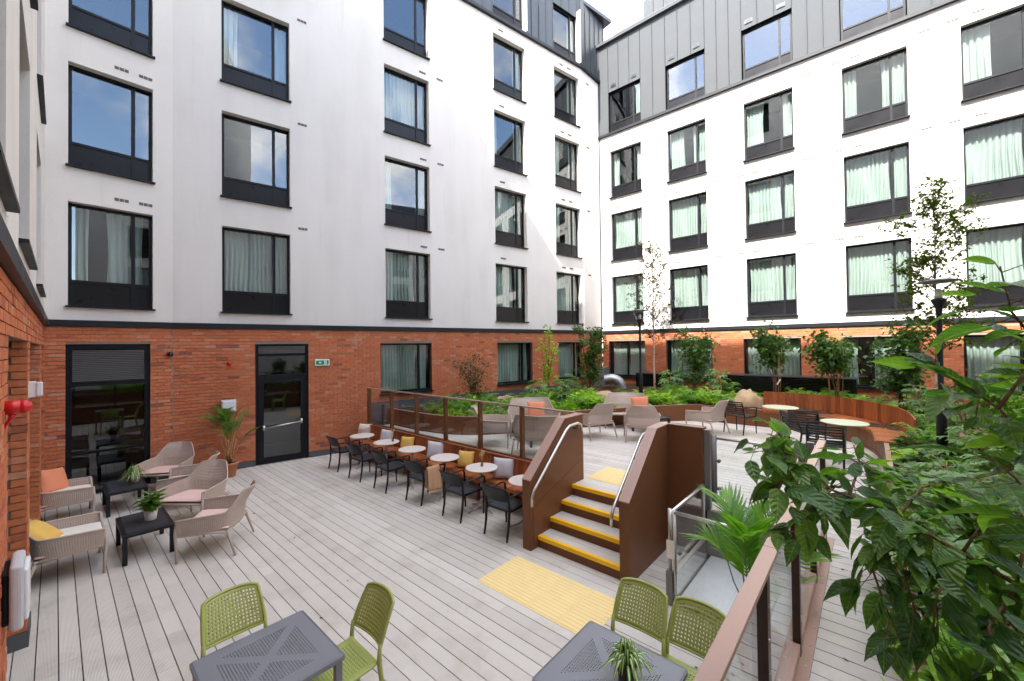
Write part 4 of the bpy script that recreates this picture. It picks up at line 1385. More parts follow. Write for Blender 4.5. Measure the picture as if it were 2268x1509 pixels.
# ------------------------------------------------------------------ curved bench
cb = empty('curved_bench', (-0.8, 12.0, UP), 0, 'curved hardwood slat bench with upright slat back on the upper deck', 'bench')
BACK = smooth_line([V(p) for p in [(-2.22, 12.98), (-1.65, 13.03), (-1.05, 12.95), (-0.5, 12.69), (0.02, 12.15), (0.36, 11.52), (0.52, 10.9), (0.56, 10.2), (0.56, 9.72)]], 2)
nb = 50
bp = resample(BACK, nb)
for i in range(nb):
    p = bp[i].lerp(bp[i + 1], 0.5)
    t = (bp[i + 1] - bp[i]).normalized()
    n = V((t.y, -t.x))                                 # towards the seat side
    L = (bp[i + 1] - bp[i]).length
    rz = math.atan2(t.y, t.x)
    o = MB().box(-L / 2 + 0.004, L / 2 - 0.004, -0.014, 0.014, 0, 0.46).build('back_slat', M['timberz'], cb)
    o.location = (p.x + 0.8, p.y - 12.0, 0.43)
    o.rotation_euler = (0, 0, rz)
    # wedge seat slat
    a0, a1 = bp[i] - (-n) * 0.02, bp[i + 1] - (-n) * 0.02
    ta = (bp[min(nb, i + 1)] - bp[max(0, i - 1)]).normalized(); tb = (bp[min(nb, i + 2)] - bp[max(0, i)]).normalized()
    n0, n1 = V((ta.y, -ta.x)), V((tb.y, -tb.x))
    w = 0.50
    c = [bp[i] + n0 * 0.02, bp[i + 1] + n1 * 0.02, bp[i + 1] + n1 * w, bp[i] + n0 * w]
    ctr = (c[0] + c[1] + c[2] + c[3]) / 4
    c = [ctr + (q - ctr) * 0.965 if False else q + (ctr - q) * 0.0 + t * (0.004 if k in (0, 3) else -0.004) for k, q in enumerate(c)]
    vs = [(q.x - ctr.x, q.y - ctr.y, z) for z in (-0.022, 0.022) for q in c]
    o = MB().add(vs, [(0, 1, 2, 3), (7, 6, 5, 4), (0, 4, 5, 1), (1, 5, 6, 2), (2, 6, 7, 3), (3, 7, 4, 0)]).build('seat_slat', M['timber'], cb)
    o.location = (ctr.x + 0.8, ctr.y - 12.0, 0.445)
    # edge slat
    e0, e1 = c[3], c[2]
    q = (e0 + e1) / 2
    Le = (e1 - e0).length
    o = MB().box(-Le / 2, Le / 2, -0.013, 0.013, -0.035, 0.035).build('edge_slat', M['timberz'], cb)
    o.location = (q.x + n.x * 0.014 + 0.8, q.y + n.y * 0.014 - 12.0, 0.425)
    o.rotation_euler = (0, 0, math.atan2((e1 - e0).y, (e1 - e0).x))
# ------------------------------------------------------------------ loose furniture
def pillow_mesh(name, w, h, t, m, seed=0, mats=None, pick=None):
    rs = random.Random(seed)
    mb = MB()
    n = 16
    base = {}
    for side in (1, -1):
        def fn(u, v):
            a, b = 2 * u - 1, 2 * v - 1
            e = (1 - abs(a) ** 2.6) * (1 - abs(b) ** 2.6)
            th = t / 2 * max(0, e) ** 0.42
            k = 1 - 0.07 * (1 - a * a) * (abs(b) ** 3) ; k2 = 1 - 0.07 * (1 - b * b) * (abs(a) ** 3)
            wr = 0.006 * mnoise.noise(V((a * 2.5 + seed, b * 2.5, side * 2.0))) * max(0, e) ** 0.3
            return (a * w / 2 * k2, side * (th + wr), h / 2 + b * h / 2 * k)
        b0 = len(mb.f)
        mb.grid(fn, n, n)
        if side < 0:
            for q in range(b0, len(mb.f)):
                mb.f[q] = tuple(reversed(mb.f[q]))
        else:
            for q in range(b0, len(mb.f)):
                mb.f[q] = tuple(mb.f[q])
        if pick:
            for q in range(b0, len(mb.f)):
                c = V((0, 0, 0))
                for vi in mb.f[q]: c += V(mb.v[vi])
                c /= 4
                mb.m[q] = pick(c.x / w, c.z / h)
    me = mb.mesh(name, mats or m, True)
    return me

def put_cushion(me, loc, rz, lean, label, tilt=0.0, group=None):
    o = link('cushion', me)
    o.location = loc
    o.rotation_euler = (lean, tilt, rz)
    tag(o, label, 'cushion', group)
    return o

# ---- resin lounge armchair and two-seat sofa: faces -Y in its own frame
def lounge(name, w, label, group=None, cushion=True, padm='pad'):
    root = empty(name, (0, 0, 0), 0, label, 'armchair' if w < 1 else 'sofa', group)
    hw = w / 2
    SEAT = 0.39
    # wrap-round perforated shell: path from the left arm front round the back to the right arm front
    path = [(-hw, -0.34), (-hw * 0.985, -0.05), (-hw * 0.93, 0.17), (-hw * 0.70, 0.275), (0, 0.30), (hw * 0.70, 0.275), (hw * 0.93, 0.17), (hw * 0.985, -0.05), (hw, -0.34)]
    P = resample(smooth_line([V(p) for p in path], 2), 100)
    tot = 100
    def htop(t):                              # height of the rim along the path
        a = abs(t - 0.5) * 2                  # 0 back centre, 1 arm front
        backw = (hw * 1.35) / ((hw * 2) + 1.0) * 1.0
        arm = 0.575 + 0.055 * (1 - a)
        lo = 0.24 if w < 1 else 0.44
        hi = 0.43 if w < 1 else 0.58
        if a < lo: k = 1
        elif a > hi: k = 0
        else:
            s = (hi - a) / (hi - lo); k = s * s * (3 - 2 * s)
        return arm + (0.86 - arm) * k
    def shell(u, v):
        i = u * tot
        k = min(tot - 1, int(i)); f = i - k
        p = P[k].lerp(P[k + 1], f)
        z = SEAT - 0.05 + (htop(u) - SEAT + 0.05) * v
        out = 0.10 * v + (0.10 * max(0, z - 0.58) / 0.25)
        a = abs(u - 0.5) * 2
        nx = p.x / hw
        return (p.x * (1 + 0.06 * v) - (nx * 0.05 * max(0, z - 0.6) / 0.25), p.y + out * max(0, 1 - a * 1.2), z)
    mb = MB()
    nu = 84 if w < 1 else 116
    mb.perf(shell, nu, 22, 0.40, lambda i, j: 3 <= j < 18 and 3 <= i < nu - 3)
    solid(mb.build('shell', M['taupe'], root, True), 0.007)
    rim = [V(shell(i / 90, 1.0)) for i in range(91)]
    MB().tube(rim, 0.0125, 8).build('rim', M['taupe'], root, True)
    # seat plate with front lip
    sp = MB()
    def seat(u, v):
        x = -hw * 0.97 + hw * 1.94 * u
        return (x * (1 - 0.06 * v), -0.34 + 0.62 * v, SEAT - 0.005 - 0.04 * v - 0.012 * math.sin(PI * u))
    sp.grid(seat, 8, 8)
    solid(sp.build('seat', M['taupe'], root, True), 0.014)
    fr_ = MB()
    fr_.tube([(-hw * 0.98, -0.345, SEAT - 0.012), (hw * 0.98, -0.345, SEAT - 0.012)], 0.017, 8)
    for s in (-1, 1):
        fr_.tube([(s * hw * 0.98, -0.345, SEAT - 0.015), (s * hw * 0.92, 0.27, SEAT - 0.055)], 0.017, 8)
    fr_.build('seat_rail', M['taupe'], root, True)
    for s in (-1, 1):
        MB().tube([(s * hw, -0.335, 0.575), (s * hw * 1.0, -0.345, SEAT), (s * (hw + 0.0), -0.335, 0.2), (s * (hw + 0.01), -0.325, 0.0)], [0.016, 0.021, 0.019, 0.014], 8).build('leg', M['taupe'], root, True)
        MB().tube([(s * hw * 0.90, 0.25, SEAT - 0.03), (s * hw * 0.93, 0.30, 0.2), (s * hw * 0.97, 0.36, 0.0)], [0.023, 0.019, 0.014], 8).build('leg', M['taupe'], root, True)
    if cushion:
        cu = MB()
        a, b = hw * 0.93, 0.30
        def top(u, v, s):
            X, Y = 2 * u - 1, 2 * v - 1
            e = max(0, (1 - abs(X) ** 8) * (1 - abs(Y) ** 8)) ** 0.5
            return (X * a, -0.035 + Y * b, SEAT + 0.036 - 0.036 * (Y + 1) / 2 + s * 0.036 * e)
        cu.grid(lambda u, v: top(u, v, 1), 14, 14)
        nf = len(cu.f)
        cu.grid(lambda u, v: top(u, v, -1), 14, 14)
        cu.f[nf:] = [tuple(reversed(f)) for f in cu.f[nf:]]
        cu.build('seat_cushion', M[padm], root, True)
    return root

def face(dx, dy):                              # heading so that local -Y points along (dx, dy)
    return math.atan2(dx, -dy)

arm0 = lounge('lounge_armchair', 0.78, '', 'taupe resin lounge armchairs')
arms = [((-7.92, 0.10, 0), face(0, 1), 'taupe net armchair with cream pad and mustard cushion against the brick pier'),
        ((-10.36, 0.10, 0), face(0, 1), 'taupe net armchair holding the peach cushion beside the tall window'),
        ((-11.02, 1.56, 0), face(0.8, -0.6), 'taupe net armchair backed against the brick between tall window and palm'),
        ((-9.75, 1.66, 0), face(-0.36, -0.93), 'taupe net armchair turned side on behind the facing armchair'),
        ((-8.68, 1.60, 0), face(0.64, -0.77), 'taupe net armchair turned out from the two coffee tables, palm behind'),
        ((-7.23, 1.58, 0), face(-0.54, -0.84), 'taupe net armchair at the coffee table with the white pot, out on open deck'),
        ((-6.45, 6.62, UP), face(-0.6, 0.8) if False else face(0.75, 0.66), 'taupe net armchair just behind the glass balustrade, facing the sofa'),
        ((-5.05, 8.72, UP), face(-0.9, 0.4), 'taupe net armchair beside the head of the balustrade on upper deck'),
        ((-4.02, 9.10, UP), face(-0.45, 0.89), 'taupe net armchair with its back to the steps, facing the peach cushion'),
        ((-3.05, 10.75, UP), face(-0.97, 0.2), 'taupe net armchair facing the sofa by the planter, behind the lift mast')]
for i, (loc, rz, lab) in enumerate(arms):
    if i == 0:
        a = arm0; a.location = loc; a.rotation_euler = (0, 0, rz); a['label'] = lab
    else:
        a = dup(arm0, loc, rz, lab)
sofa0 = lounge('lounge_sofa', 1.20, 'taupe resin two seat sofa by the planter with a peach cushion, lower table side', 'taupe resin sofas', False)
sofa0.location = (-6.38, 7.95, UP); sofa0.rotation_euler = (0, 0, face(0.72, -0.6))
sofa0['label'] = 'taupe resin sofa with its back to the planter behind the glass balustrade'
dup(sofa0, (-5.05, 6.62, UP), face(-0.45, 0.89), 'taupe resin sofa with its back to the glass balustrade')
dup(sofa0, (-4.98, 10.32, UP), face(0.55, -0.83), 'taupe resin sofa against the planter holding a peach cushion, near the lamp post')

# ---- low coffee tables
def coffee(w, d, h, label, loc, rz, slab=False):
    root = empty('coffee_table', loc, rz, label, 'table', 'dark coffee tables')
    t = MB()
    def top(u, v):
        X, Y = 2 * u - 1, 2 * v - 1
        e = max(abs(X), abs(Y))
        return (X * w / 2, Y * d / 2, h - (0.004 if e < 0.9 else 0.0) - (0.012 if e > 0.985 else 0))
    t.box(-w / 2, w / 2, -d / 2, d / 2, h - 0.05, h)
    o = bevel(t.build('table_top', M['black'], root), 0.012, 3)
    i = MB().box(-w / 2 + 0.05, w / 2 - 0.05, -d / 2 + 0.05, d / 2 - 0.05, h - 0.002, h + 0.003).build('top_inlay', M['blackseat'], root)
    for sx in (-1, 1):
        for sy in (-1, 1):
            x, y = sx * (w / 2 - 0.03), sy * (d / 2 - 0.03)
            lg = MB()
            lg.box(x - 0.026, x + 0.026, y - 0.026, y + 0.026, 0, h - 0.04)
            lg.prism([(0, 0), (0.07, 0), (0, -0.07)], lambda p: (x - sx * (0.02 + p[0]), y - 0.02, h - 0.05 + p[1]), lambda p: (x - sx * (0.02 + p[0]), y + 0.02, h - 0.05 + p[1]))
            bevel(lg.build('leg', M['black'], root), 0.008, 2)
    return root
coffee(0.92, 0.55, 0.41, 'black coffee table carrying the olive pot, in front of the tall window', (-10.40, 0.86, 0), 0)
coffee(0.92, 0.55, 0.41, 'black coffee table carrying the white pot, on the lower deck', (-7.98, 0.87, 0), 0)
coffee(0.70, 0.70, 0.42, 'black coffee table between the sofas behind the glass balustrade', (-5.75, 7.35, UP), -0.45)
coffee(0.75, 0.60, 0.42, 'black coffee table before the sofa with the peach cushion, near the lamp post', (-4.17, 9.95, UP), -0.45)

# ---- charcoal armchairs along the bench: face +Y
def trill(label, loc, rz):
    root = empty('dining_armchair', loc, rz, label, 'chair', 'charcoal armchairs along the bench')
    hw = 0.235
    seat = MB()
    def s_(u, v):
        return ((2 * u - 1) * (hw - 0.005) * (1 - 0.05 * (1 - v)), -0.22 + 0.46 * v, 0.452 - 0.012 * math.sin(PI * u) - 0.012 * (1 - v) - 0.01 * max(0, v - 0.9) * 10)
    seat.grid(s_, 10, 10)
    solid(seat.build('seat', M['blackseat'], root, True), 0.016)
    back = MB()
    def b_(u, v):
        X = 2 * u - 1
        return (X * (hw + 0.012), -0.245 - 0.06 * (1 - X * X) - 0.07 * v - 0.03 * v * v, 0.585 + 0.235 * v - 0.018 * X * X * v)
    back.grid(b_, 14, 8)
    solid(back.build('backrest', M['black'], root, True), 0.014)
    for s in (-1, 1):
        MB().tube([(s * (hw + 0.005), -0.225 - 0.09, 0.79), (s * (hw + 0.005), -0.25, 0.62), (s * hw, -0.225, 0.44), (s * (hw - 0.005), -0.245, 0.2), (s * (hw - 0.005), -0.285, 0.0)], [0.012, 0.018, 0.021, 0.019, 0.015], 8).build('leg', M['black'], root, True)
        MB().tube([(s * (hw + 0.03), 0.235, 0.645), (s * (hw + 0.028), 0.245, 0.60), (s * (hw + 0.01), 0.235, 0.42), (s * (hw + 0.0), 0.24, 0.0)], [0.014, 0.018, 0.020, 0.015], 8).build('leg', M['black'], root, True)
        MB().tube([(s * (hw + 0.008), -0.255, 0.645), (s * (hw + 0.035), -0.05, 0.655), (s * (hw + 0.038), 0.15, 0.66), (s * (hw + 0.032), 0.235, 0.65)], [0.015, 0.017, 0.017, 0.014], 8, flat=0.8).build('armrest', M['black'], root, True)
    ap = MB()
    for s in (-1, 1):
        ap.bar((s * (hw - 0.01), -0.22, 0.43), (s * hw, 0.235, 0.43), 0.02, 0.035)
    ap.bar((-hw, 0.225, 0.425), (hw, 0.225, 0.425), 0.02, 0.03); ap.bar((-hw, -0.22, 0.43), (hw, -0.22, 0.43), 0.02, 0.03)
    ap.build('seat_rail', M['black'], root)
    return root
tx = [-9.34, -8.28, -7.28, -6.24, -5.21, -4.16]
chx = [-9.555, -8.49, -7.445, -6.40, -5.295, -4.28]
clab = ['charcoal armchair beside the brick wall at the first bench table', 'charcoal armchair at the second bench table from the wall, small vase table',
        'charcoal armchair at the bench table before the mustard cushion nearer the wall', 'charcoal armchair with the camel throw over its arm',
        'charcoal armchair at the bench table with the vase nearer the steps', 'charcoal armchair beside the stair cheek at the last bench table']
c0 = trill(clab[0], (chx[0], 4.645, 0), 0.0)
for i in range(1, 6):
    dup(c0, (chx[i], 4.645 + (0.0, -0.03, -0.02, 0.05, 0.04, 0.04)[i], 0), (0, 0.05, -0.02, 0.03, 0.0, 0.02)[i], clab[i])

# ---- round tables
def round_table(label, loc, r, h, mtop, mleg, group, rz=0.4):
    root = empty('round_table', loc, rz, label, 'table', group)
    MB().lathe([(0.02, h - 0.022), (r - 0.02, h - 0.022), (r - 0.003, h - 0.016), (r, h - 0.006), (r - 0.004, h - 0.001), (r - 0.02, h), (0.001, h)], 48).build('table_top', M[mtop], root, True)
    MB().lathe([(0.024, 0.13), (0.024, h - 0.03), (0.08, h - 0.023)], 16).build('pedestal', M[mleg], root, True)
    for k in range(4):
        a = k * PI / 2 + 0.2
        c, s = math.cos(a), math.sin(a)
        MB().tube([(c * 0.012, s * 0.012, 0.20), (c * 0.03, s * 0.03, 0.13), (c * 0.12, s * 0.12, 0.06), (c * 0.30, s * 0.30, 0.012)], [0.016, 0.018, 0.017, 0.011], 8).build('foot', M[mleg], root, True)
    return root
tlab = ['round taupe table nearest the brick wall, patterned cushion behind it', 'round taupe table bearing a vase, nearer the brick wall', 'round taupe table in front of the mustard cushion nearer the wall',
        'round taupe table beside the chair with the camel throw', 'round taupe table bearing a vase, nearer the steps', 'round taupe table half hidden by the stair cheek']
t0 = round_table(tlab[0], (tx[0], 4.98, 0), 0.285, 0.745, 'tabletop', 'taupe', 'round tables along the bench')
for i in range(1, 6):
    dup(t0, (tx[i], 5.0 + (0, 0, 0.0, 0.03, 0.03, 0.0)[i], 0), 0.4 + i, tlab[i])
u0 = round_table('round sage table at the end of the curved bench by the boulder', (-1.58, 11.14, UP), 0.36, 0.745, 'sage', 'sageleg', 'round sage tables by the curved bench')
dup(u0, (-0.38, 9.74, UP), 1.1, 'round sage table inside the bend of the curved bench')

# ---- slatted armchairs: face +Y
def slat_chair(label, loc, rz):
    root = empty('slatted_armchair', loc, rz, label, 'chair', 'black slatted armchairs on the upper deck')
    hw = 0.25
    for s in (-1, 1):
        MB().tube([(s * hw, -0.33, 0.80), (s * hw, -0.25, 0.52), (s * hw, -0.225, 0.42), (s * hw, -0.26, 0.2), (s * hw, -0.30, 0)], [0.014, 0.017, 0.018, 0.017, 0.014], 8).build('leg', M['black'], root, True)
        MB().tube([(s * (hw + 0.02), 0.16, 0.655), (s * (hw + 0.02), 0.225, 0.63), (s * (hw + 0.015), 0.235, 0.58), (s * hw, 0.225, 0.42), (s * hw, 0.235, 0)], [0.013, 0.015, 0.016, 0.017, 0.013], 8).build('leg', M['black'], root, True)
        MB().tube([(s * hw, -0.285, 0.655), (s * (hw + 0.02), -0.1, 0.66), (s * (hw + 0.02), 0.17, 0.655)], 0.014, 8).build('armrest', M['black'], root, True)
        for z in (0.60, 0.545):
            MB().tube([(s * hw, -0.27, z), (s * (hw + 0.018), -0.1, z), (s * (hw + 0.018), 0.225, z)], 0.009, 6).build('arm_bar', M['black'], root, True)
    for i in range(7):
        z = 0.50 + i * 0.049
        y = -0.248 - (z - 0.52) * 0.29
        MB().tube([(-hw, y, z), (-hw * 0.5, y - 0.03, z), (0, y - 0.04, z), (hw * 0.5, y - 0.03, z), (hw, y, z)], 0.0135 if i == 6 else 0.011, 6, flat=1.3).build('back_slat', M['black'], root, True)
    for i in range(9):
        y = -0.20 + i * 0.052
        MB().bar((-hw, y, 0.435 - 0.004 * (i % 2)), (hw, y, 0.435 - 0.004 * (i % 2)), 0.040, 0.014).build('seat_slat', M['black'], root)
    sr = MB()
    for s in (-1, 1):
        sr.bar((s * hw, -0.23, 0.42), (s * hw, 0.235, 0.42), 0.024, 0.03)
    sr.build('seat_rail', M['black'], root)
    return root
s0 = slat_chair('black slatted armchair standing apart by the planter edge and boulder', (-2.45, 11.35, UP), face(0, 0))
s0.rotation_euler = (0, 0, -0.35)
dup(s0, (-1.12, 10.72, UP), 0.15, 'black slatted armchair between the two sage tables, seen end on')
dup(s0, (-1.02, 10.16, UP), -0.9, 'black slatted armchair pulled up to the sage table in the bend')
dup(s0, (-0.62, 9.06, UP), 0.05, 'black slatted armchair with its back to the lift gate')

# ---- olive green perforated chairs: face +Y
def green_chair(label, loc, rz):
    root = empty('perforated_chair', loc, rz, label, 'chair', 'olive green perforated chairs')
    hw = 0.215
    def b_(u, v):
        X = 2 * u - 1
        wv = hw * (1.0 - 0.10 * v ** 2)
        return (X * wv, -0.215 - 0.045 * (1 - X * X) - 0.10 * v - 0.03 * v * v, 0.565 + 0.30 * v - 0.022 * (X ** 4) * v - 0.02 * (1 - X * X) * (1 - v))
    nu, nv = 17, 12
    solid(MB().perf(b_, nu, nv, 0.50, lambda i, j: 1 <= i < nu - 1 and 1 <= j < nv - 1).build('backrest', M['green'], root, True), 0.011)
    rim = [V(b_(0, t / 8)) for t in range(9)] + [V(b_(t / 16, 1)) for t in range(1, 17)] + [V(b_(1, 1 - t / 8)) for t in range(1, 9)]
    rim = [p + V((0, 0, 0.002)) for p in rim]
    MB().tube(rim, 0.0135, 8).build('back_frame', M['green'], root, True)
    MB().tube([V(b_(t / 12, 0)) for t in range(13)], 0.010, 8).build('back_frame', M['green'], root, True)
    def s_(u, v):
        X = 2 * u - 1
        return (X * (hw + 0.01 - 0.02 * (1 - v)), -0.20 + 0.43 * v, 0.452 - 0.014 * (1 - X * X) * math.sin(PI * min(1, v * 1.1)) - 0.02 * max(0, v - 0.85) / 0.15 + 0.015 * max(0, 0.12 - v) / 0.12)
    solid(MB().perf(s_, 18, 18, 0.42, lambda i, j: 2 <= i < 16 and 2 <= j < 16).build('seat', M['green'], root, True), 0.012)
    MB().tube([V(s_(0, t / 8)) for t in range(9)] + [V(s_(t / 8, 1)) for t in range(1, 9)] + [V(s_(1, 1 - t / 8)) for t in range(1, 9)], 0.012, 8).build('seat_rim', M['green'], root, True)
    for s in (-1, 1):
        p = V(b_(0 if s < 0 else 1, 0))
        MB().tube([p + V((0, 0, 0.03)), (s * (hw + 0.002), -0.205, 0.50), (s * (hw + 0.005), -0.205, 0.44), (s * (hw + 0.012), -0.235, 0.2), (s * (hw + 0.02), -0.28, 0)], [0.014, 0.018, 0.020, 0.018, 0.014], 8).build('leg', M['green'], root, True)
        MB().tube([(s * hw, 0.20, 0.44), (s * (hw + 0.005), 0.205, 0.2), (s * (hw + 0.012), 0.22, 0)], [0.020, 0.018, 0.013], 8).build('leg', M['green'], root, True)
    return root
g0 = green_chair('olive green perforated chair at the bare grey table, back to the brick arcade', (-3.70, 0.98, 0), -PI / 2)
dup(g0, (-3.10, 1.46, 0), PI, 'olive green perforated chair at the bare grey table, back to the open deck')
dup(g0, (-1.46, 2.94, 0), PI, 'olive green perforated chair at the plant table, nearer the tactile mat')
dup(g0, (-1.03, 2.97, 0), PI - 0.06, 'olive green perforated chair at the plant table, nearer the balustrade')

# ---- square perforated tables
def square_table(label, loc):
    root = empty('perforated_table', loc, 0, label, 'table', 'grey perforated square tables')
    S, h, n = 0.725, 0.75, 42
    def fn(u, v):
        return ((u - 0.5) * S, (v - 0.5) * S, h)
    c = (n - 1) / 2
    def mask(i, j):
        a, b = i - c, j - c
        return max(abs(a), abs(b)) <= 14.6 and abs(abs(a) - abs(b)) > 2.6 and ((i + j) % 2 == 0 if False else True)
    solid(MB().perf(fn, n, n, 0.56, mask).build('table_top', M['greytop'], root), 0.006)
    ed = MB()
    for s in (-1, 1):
        ed.box(-S / 2, S / 2, s * S / 2 - 0.008, s * S / 2 + 0.008, h - 0.034, h + 0.003)
        ed.box(s * S / 2 - 0.008, s * S / 2 + 0.008, -S / 2 + 0.008, S / 2 - 0.008, h - 0.034, h + 0.003)
    bevel(ed.build('edge', M['greytop'], root), 0.004, 2)
    for sx in (-1, 1):
        for sy in (-1, 1):
            MB().box(sx * (S / 2 - 0.03) - 0.022, sx * (S / 2 - 0.03) + 0.022, sy * (S / 2 - 0.03) - 0.022, sy * (S / 2 - 0.03) + 0.022, 0, h - 0.01).build('leg', M['greytop'], root)
    return root
square_table('square grey perforated table with nothing on it', (-3.155, 0.98, 0))
square_table('square grey perforated table carrying the striped spider plant', (-1.30, 2.40, 0))

# ---- cushions
lil = pillow_mesh('cushion', 0.40, 0.38, 0.15, M['lilac'], 2)
mus = pillow_mesh('cushion', 0.38, 0.34, 0.15, M['mustard'], 3)
pea = pillow_mesh('cushion', 0.46, 0.44, 0.16, M['peach'], 4)
def print_pick(a, b):
    if b < 0.34 and a < 0.16: return 1
    if abs(b - 0.5 - a * 0.5) < 0.10 or (b < 0.62 and b > 0.45): return 2
    return 0
pat = pillow_mesh('cushion', 0.42, 0.40, 0.15, None, 5, [M['cream'], M['mustard'], M['printbeige']], print_pick)
put_cushion(pat, (-10.15, 5.44, 0.462), 0.35, -0.26, 'cream patterned cushion with mustard block on the bench by the brick wall')
put_cushion(lil, (-9.06, 5.45, 0.462), 0.45, -0.26, 'lilac grey cushion on the bench behind the vase nearer the wall', 0.06)
put_cushion(mus, (-8.14, 5.43, 0.462), 0.30, -0.30, 'mustard cushion on the bench nearer the brick wall', -0.05)
put_cushion(lil, (-7.08, 5.43, 0.462), 0.60, -0.24, 'lilac grey cushion between the two mustard cushions', 0.08)
put_cushion(mus, (-6.10, 5.42, 0.462), 0.25, -0.34, 'mustard cushion on the bench nearer the steps', -0.04)
put_cushion(lil, (-5.06, 5.42, 0.462), 0.55, -0.22, 'lilac grey cushion on the bench nearest the stair cheek', 0.05)
put_cushion(pea, (-10.52, 0.02, 0.46), PI - 0.75, -0.40, 'peach cushion slumped in the armchair beside the tall window', 0.15)
mus2 = pillow_mesh('cushion', 0.42, 0.40, 0.13, M['mustard'], 8)
put_cushion(mus2, (-7.80, 0.02, 0.485), PI - 0.35, -0.85, 'mustard cushion lying in the armchair against the brick pier', 0.1)
put_cushion(pea, (-6.28, 7.98, UP + 0.40), face(0.72, -0.6) , -0.3, 'peach cushion on the sofa behind the glass balustrade', 0.05)
put_cushion(pea, (-4.62, 10.38, UP + 0.40), face(0.55, -0.83) - 0.2, -0.3, 'peach cushion on the sofa near the lamp post', -0.08)
pad2 = MB()
def padf(u, v, s):
    X, Y = 2 * u - 1, 2 * v - 1
    e = max(0, (1 - abs(X) ** 8) * (1 - abs(Y) ** 8)) ** 0.5
    return (X * 0.33, Y * 0.29, s * 0.022 * e)
pad2.grid(lambda u, v: padf(u, v, 1), 12, 12); nf = len(pad2.f); pad2.grid(lambda u, v: padf(u, v, -1), 12, 12)
pad2.f[nf:] = [tuple(reversed(f)) for f in pad2.f[nf:]]
pm = pad2.mesh('seat_pad', M['padlight'], True)
for (x, y, lab) in ((-7.92, 0.14, 'cream seat pad under the mustard cushion'), (-10.36, 0.14, 'cream seat pad under the slumped peach cushion')):
    o = link('seat_pad', pm, None, (x, y, 0.478)); o.rotation_euler = (-0.05, 0, 0)
    tag(o, lab, 'cushion')

# ---- throw over the arm of a charcoal chair
th = MB()
def throw(u, v):
    w = 0.30
    y = -0.20 + w * u + 0.012 * math.sin(9 * u + 4 * v)
    L = [(0.0, -0.02, 0.30), (0.30, 0.0, 0.60), (0.42, 0.012, 0.672), (0.5, 0.03, 0.683), (0.58, 0.05, 0.672), (0.70, 0.07, 0.58), (1.0, 0.10 + 0.02 * u, 0.27)]
    for (a, xa, za), (b, xb, zb) in zip(L[:-1], L[1:]):
        if a <= v <= b:
            t = (v - a) / (b - a)
            return (xa + (xb - xa) * t + 0.010 * math.sin(14 * u + 2 * v) * abs(v - 0.5) * 2, y, za + (zb - za) * t - 0.05 * u * (v > 0.6) * (v - 0.6))
    return (0.1, y, 0.27)
th.grid(throw, 14, 28)
tr = empty('throw', (-6.40 + 0.255, 4.695, 0), 0.03, 'camel throw with cream fringe hung over a charcoal chair arm', 'blanket')
solid(th.build('cloth', M['throw'], tr, True), 0.006)
fg = MB()
for e in (0.0, 1.0):
    for i in range(34):
        p = V(throw(i / 33, e))
        fg.tube([p, p + V((rnd(-.004, .004), rnd(-.004, .004), -0.03)), p + V((rnd(-.01, .01), rnd(-.01, .01), -0.062))], [0.003, 0.0035, 0.001], 4)
f_ = fg.build('fringe', M['fringe'], tr); f_['kind'] = 'stuff'

# ---- small vases with dried grasses
def vase(loc, label, seed):
    rs = random.Random(seed)
    root = empty('bud_vase', loc, 0, label, 'vase', 'bud vases on the bench tables')
    MB().lathe([(0.02, 0), (0.026, 0.004), (0.027, 0.055), (0.018, 0.075), (0.017, 0.085), (0.021, 0.09)], 14).build('glass_jar', M['vase'], root, True)
    MB().lathe([(0.019, 0.006), (0.023, 0.05)], 12).build('water', M['greenpot'], root, True)
    for i in range(9):
        a = rs.uniform(0, 6.28); l = rs.uniform(0.14, 0.24); s = rs.uniform(0.01, 0.055)
        tip = V((math.cos(a) * s, math.sin(a) * s, 0.05 + l))
        st = MB().tube([(0, 0, 0.02), (tip.x * 0.4, tip.y * 0.4, 0.05 + l * 0.55), tip], [0.0012, 0.0012, 0.001], 4)
        hd = V(tip)
        st.tube([hd - V((0, 0, 0.05)), hd - V((0, 0, 0.025)), hd + V((0, 0, 0.02))], [0.002, 0.007, 0.001], 6)
        st.build('dried_stem', M['grass'], root, True)
vase((tx[1] + 0.10, 5.10, 0.745), 'small glass vase of dried grasses on the table nearer the brick wall', 1)
vase((tx[4] - 0.02, 5.06, 0.745), 'small glass vase of dried grasses on the table nearer the steps', 2)
# ------------------------------------------------------------------ things fixed to the walls
def on(fr, u, dep, z, name, label, cat):
    o = empty(name, fr.at(u, dep, z), fr.rz, label, cat)
    return o
# exit sign
L2u = lambda y: (y - 1.75) / 0.9796
es = on(L2, L2u(4.60), -0.045, 2.42, 'exit_sign', 'green and white exit sign box beside the garden door', 'sign')
bevel(MB().box(0, 0.36, 0, 0.045, 0, 0.17).build('housing', M['signwhite'], es), 0.006)
MB().box(0.022, 0.338, -0.004, 0.0, 0.028, 0.142).build('face_panel', M['signgreen'], es)
ar = MB()
ar.prism([(0.085, 0.085), (0.125, 0.118), (0.125, 0.097), (0.155, 0.097), (0.155, 0.073), (0.125, 0.073), (0.125, 0.052)], lambda p: (p[0], -0.0065, p[1]), lambda p: (p[0], -0.004, p[1]))
ar.build('arrow', M['signwhite'], es)
pg = MB()
pg.box(0.225, 0.285, -0.0065, -0.004, 0.036, 0.134)
pg.build('pictogram', M['signwhite'], es)
rm = MB()
rm.lathe([(0.007, 0), (0.007, 0.001)], 8)
rm.v = [(0.262 + x, -0.0075 - z, 0.116 + y) for x, y, z in rm.v]
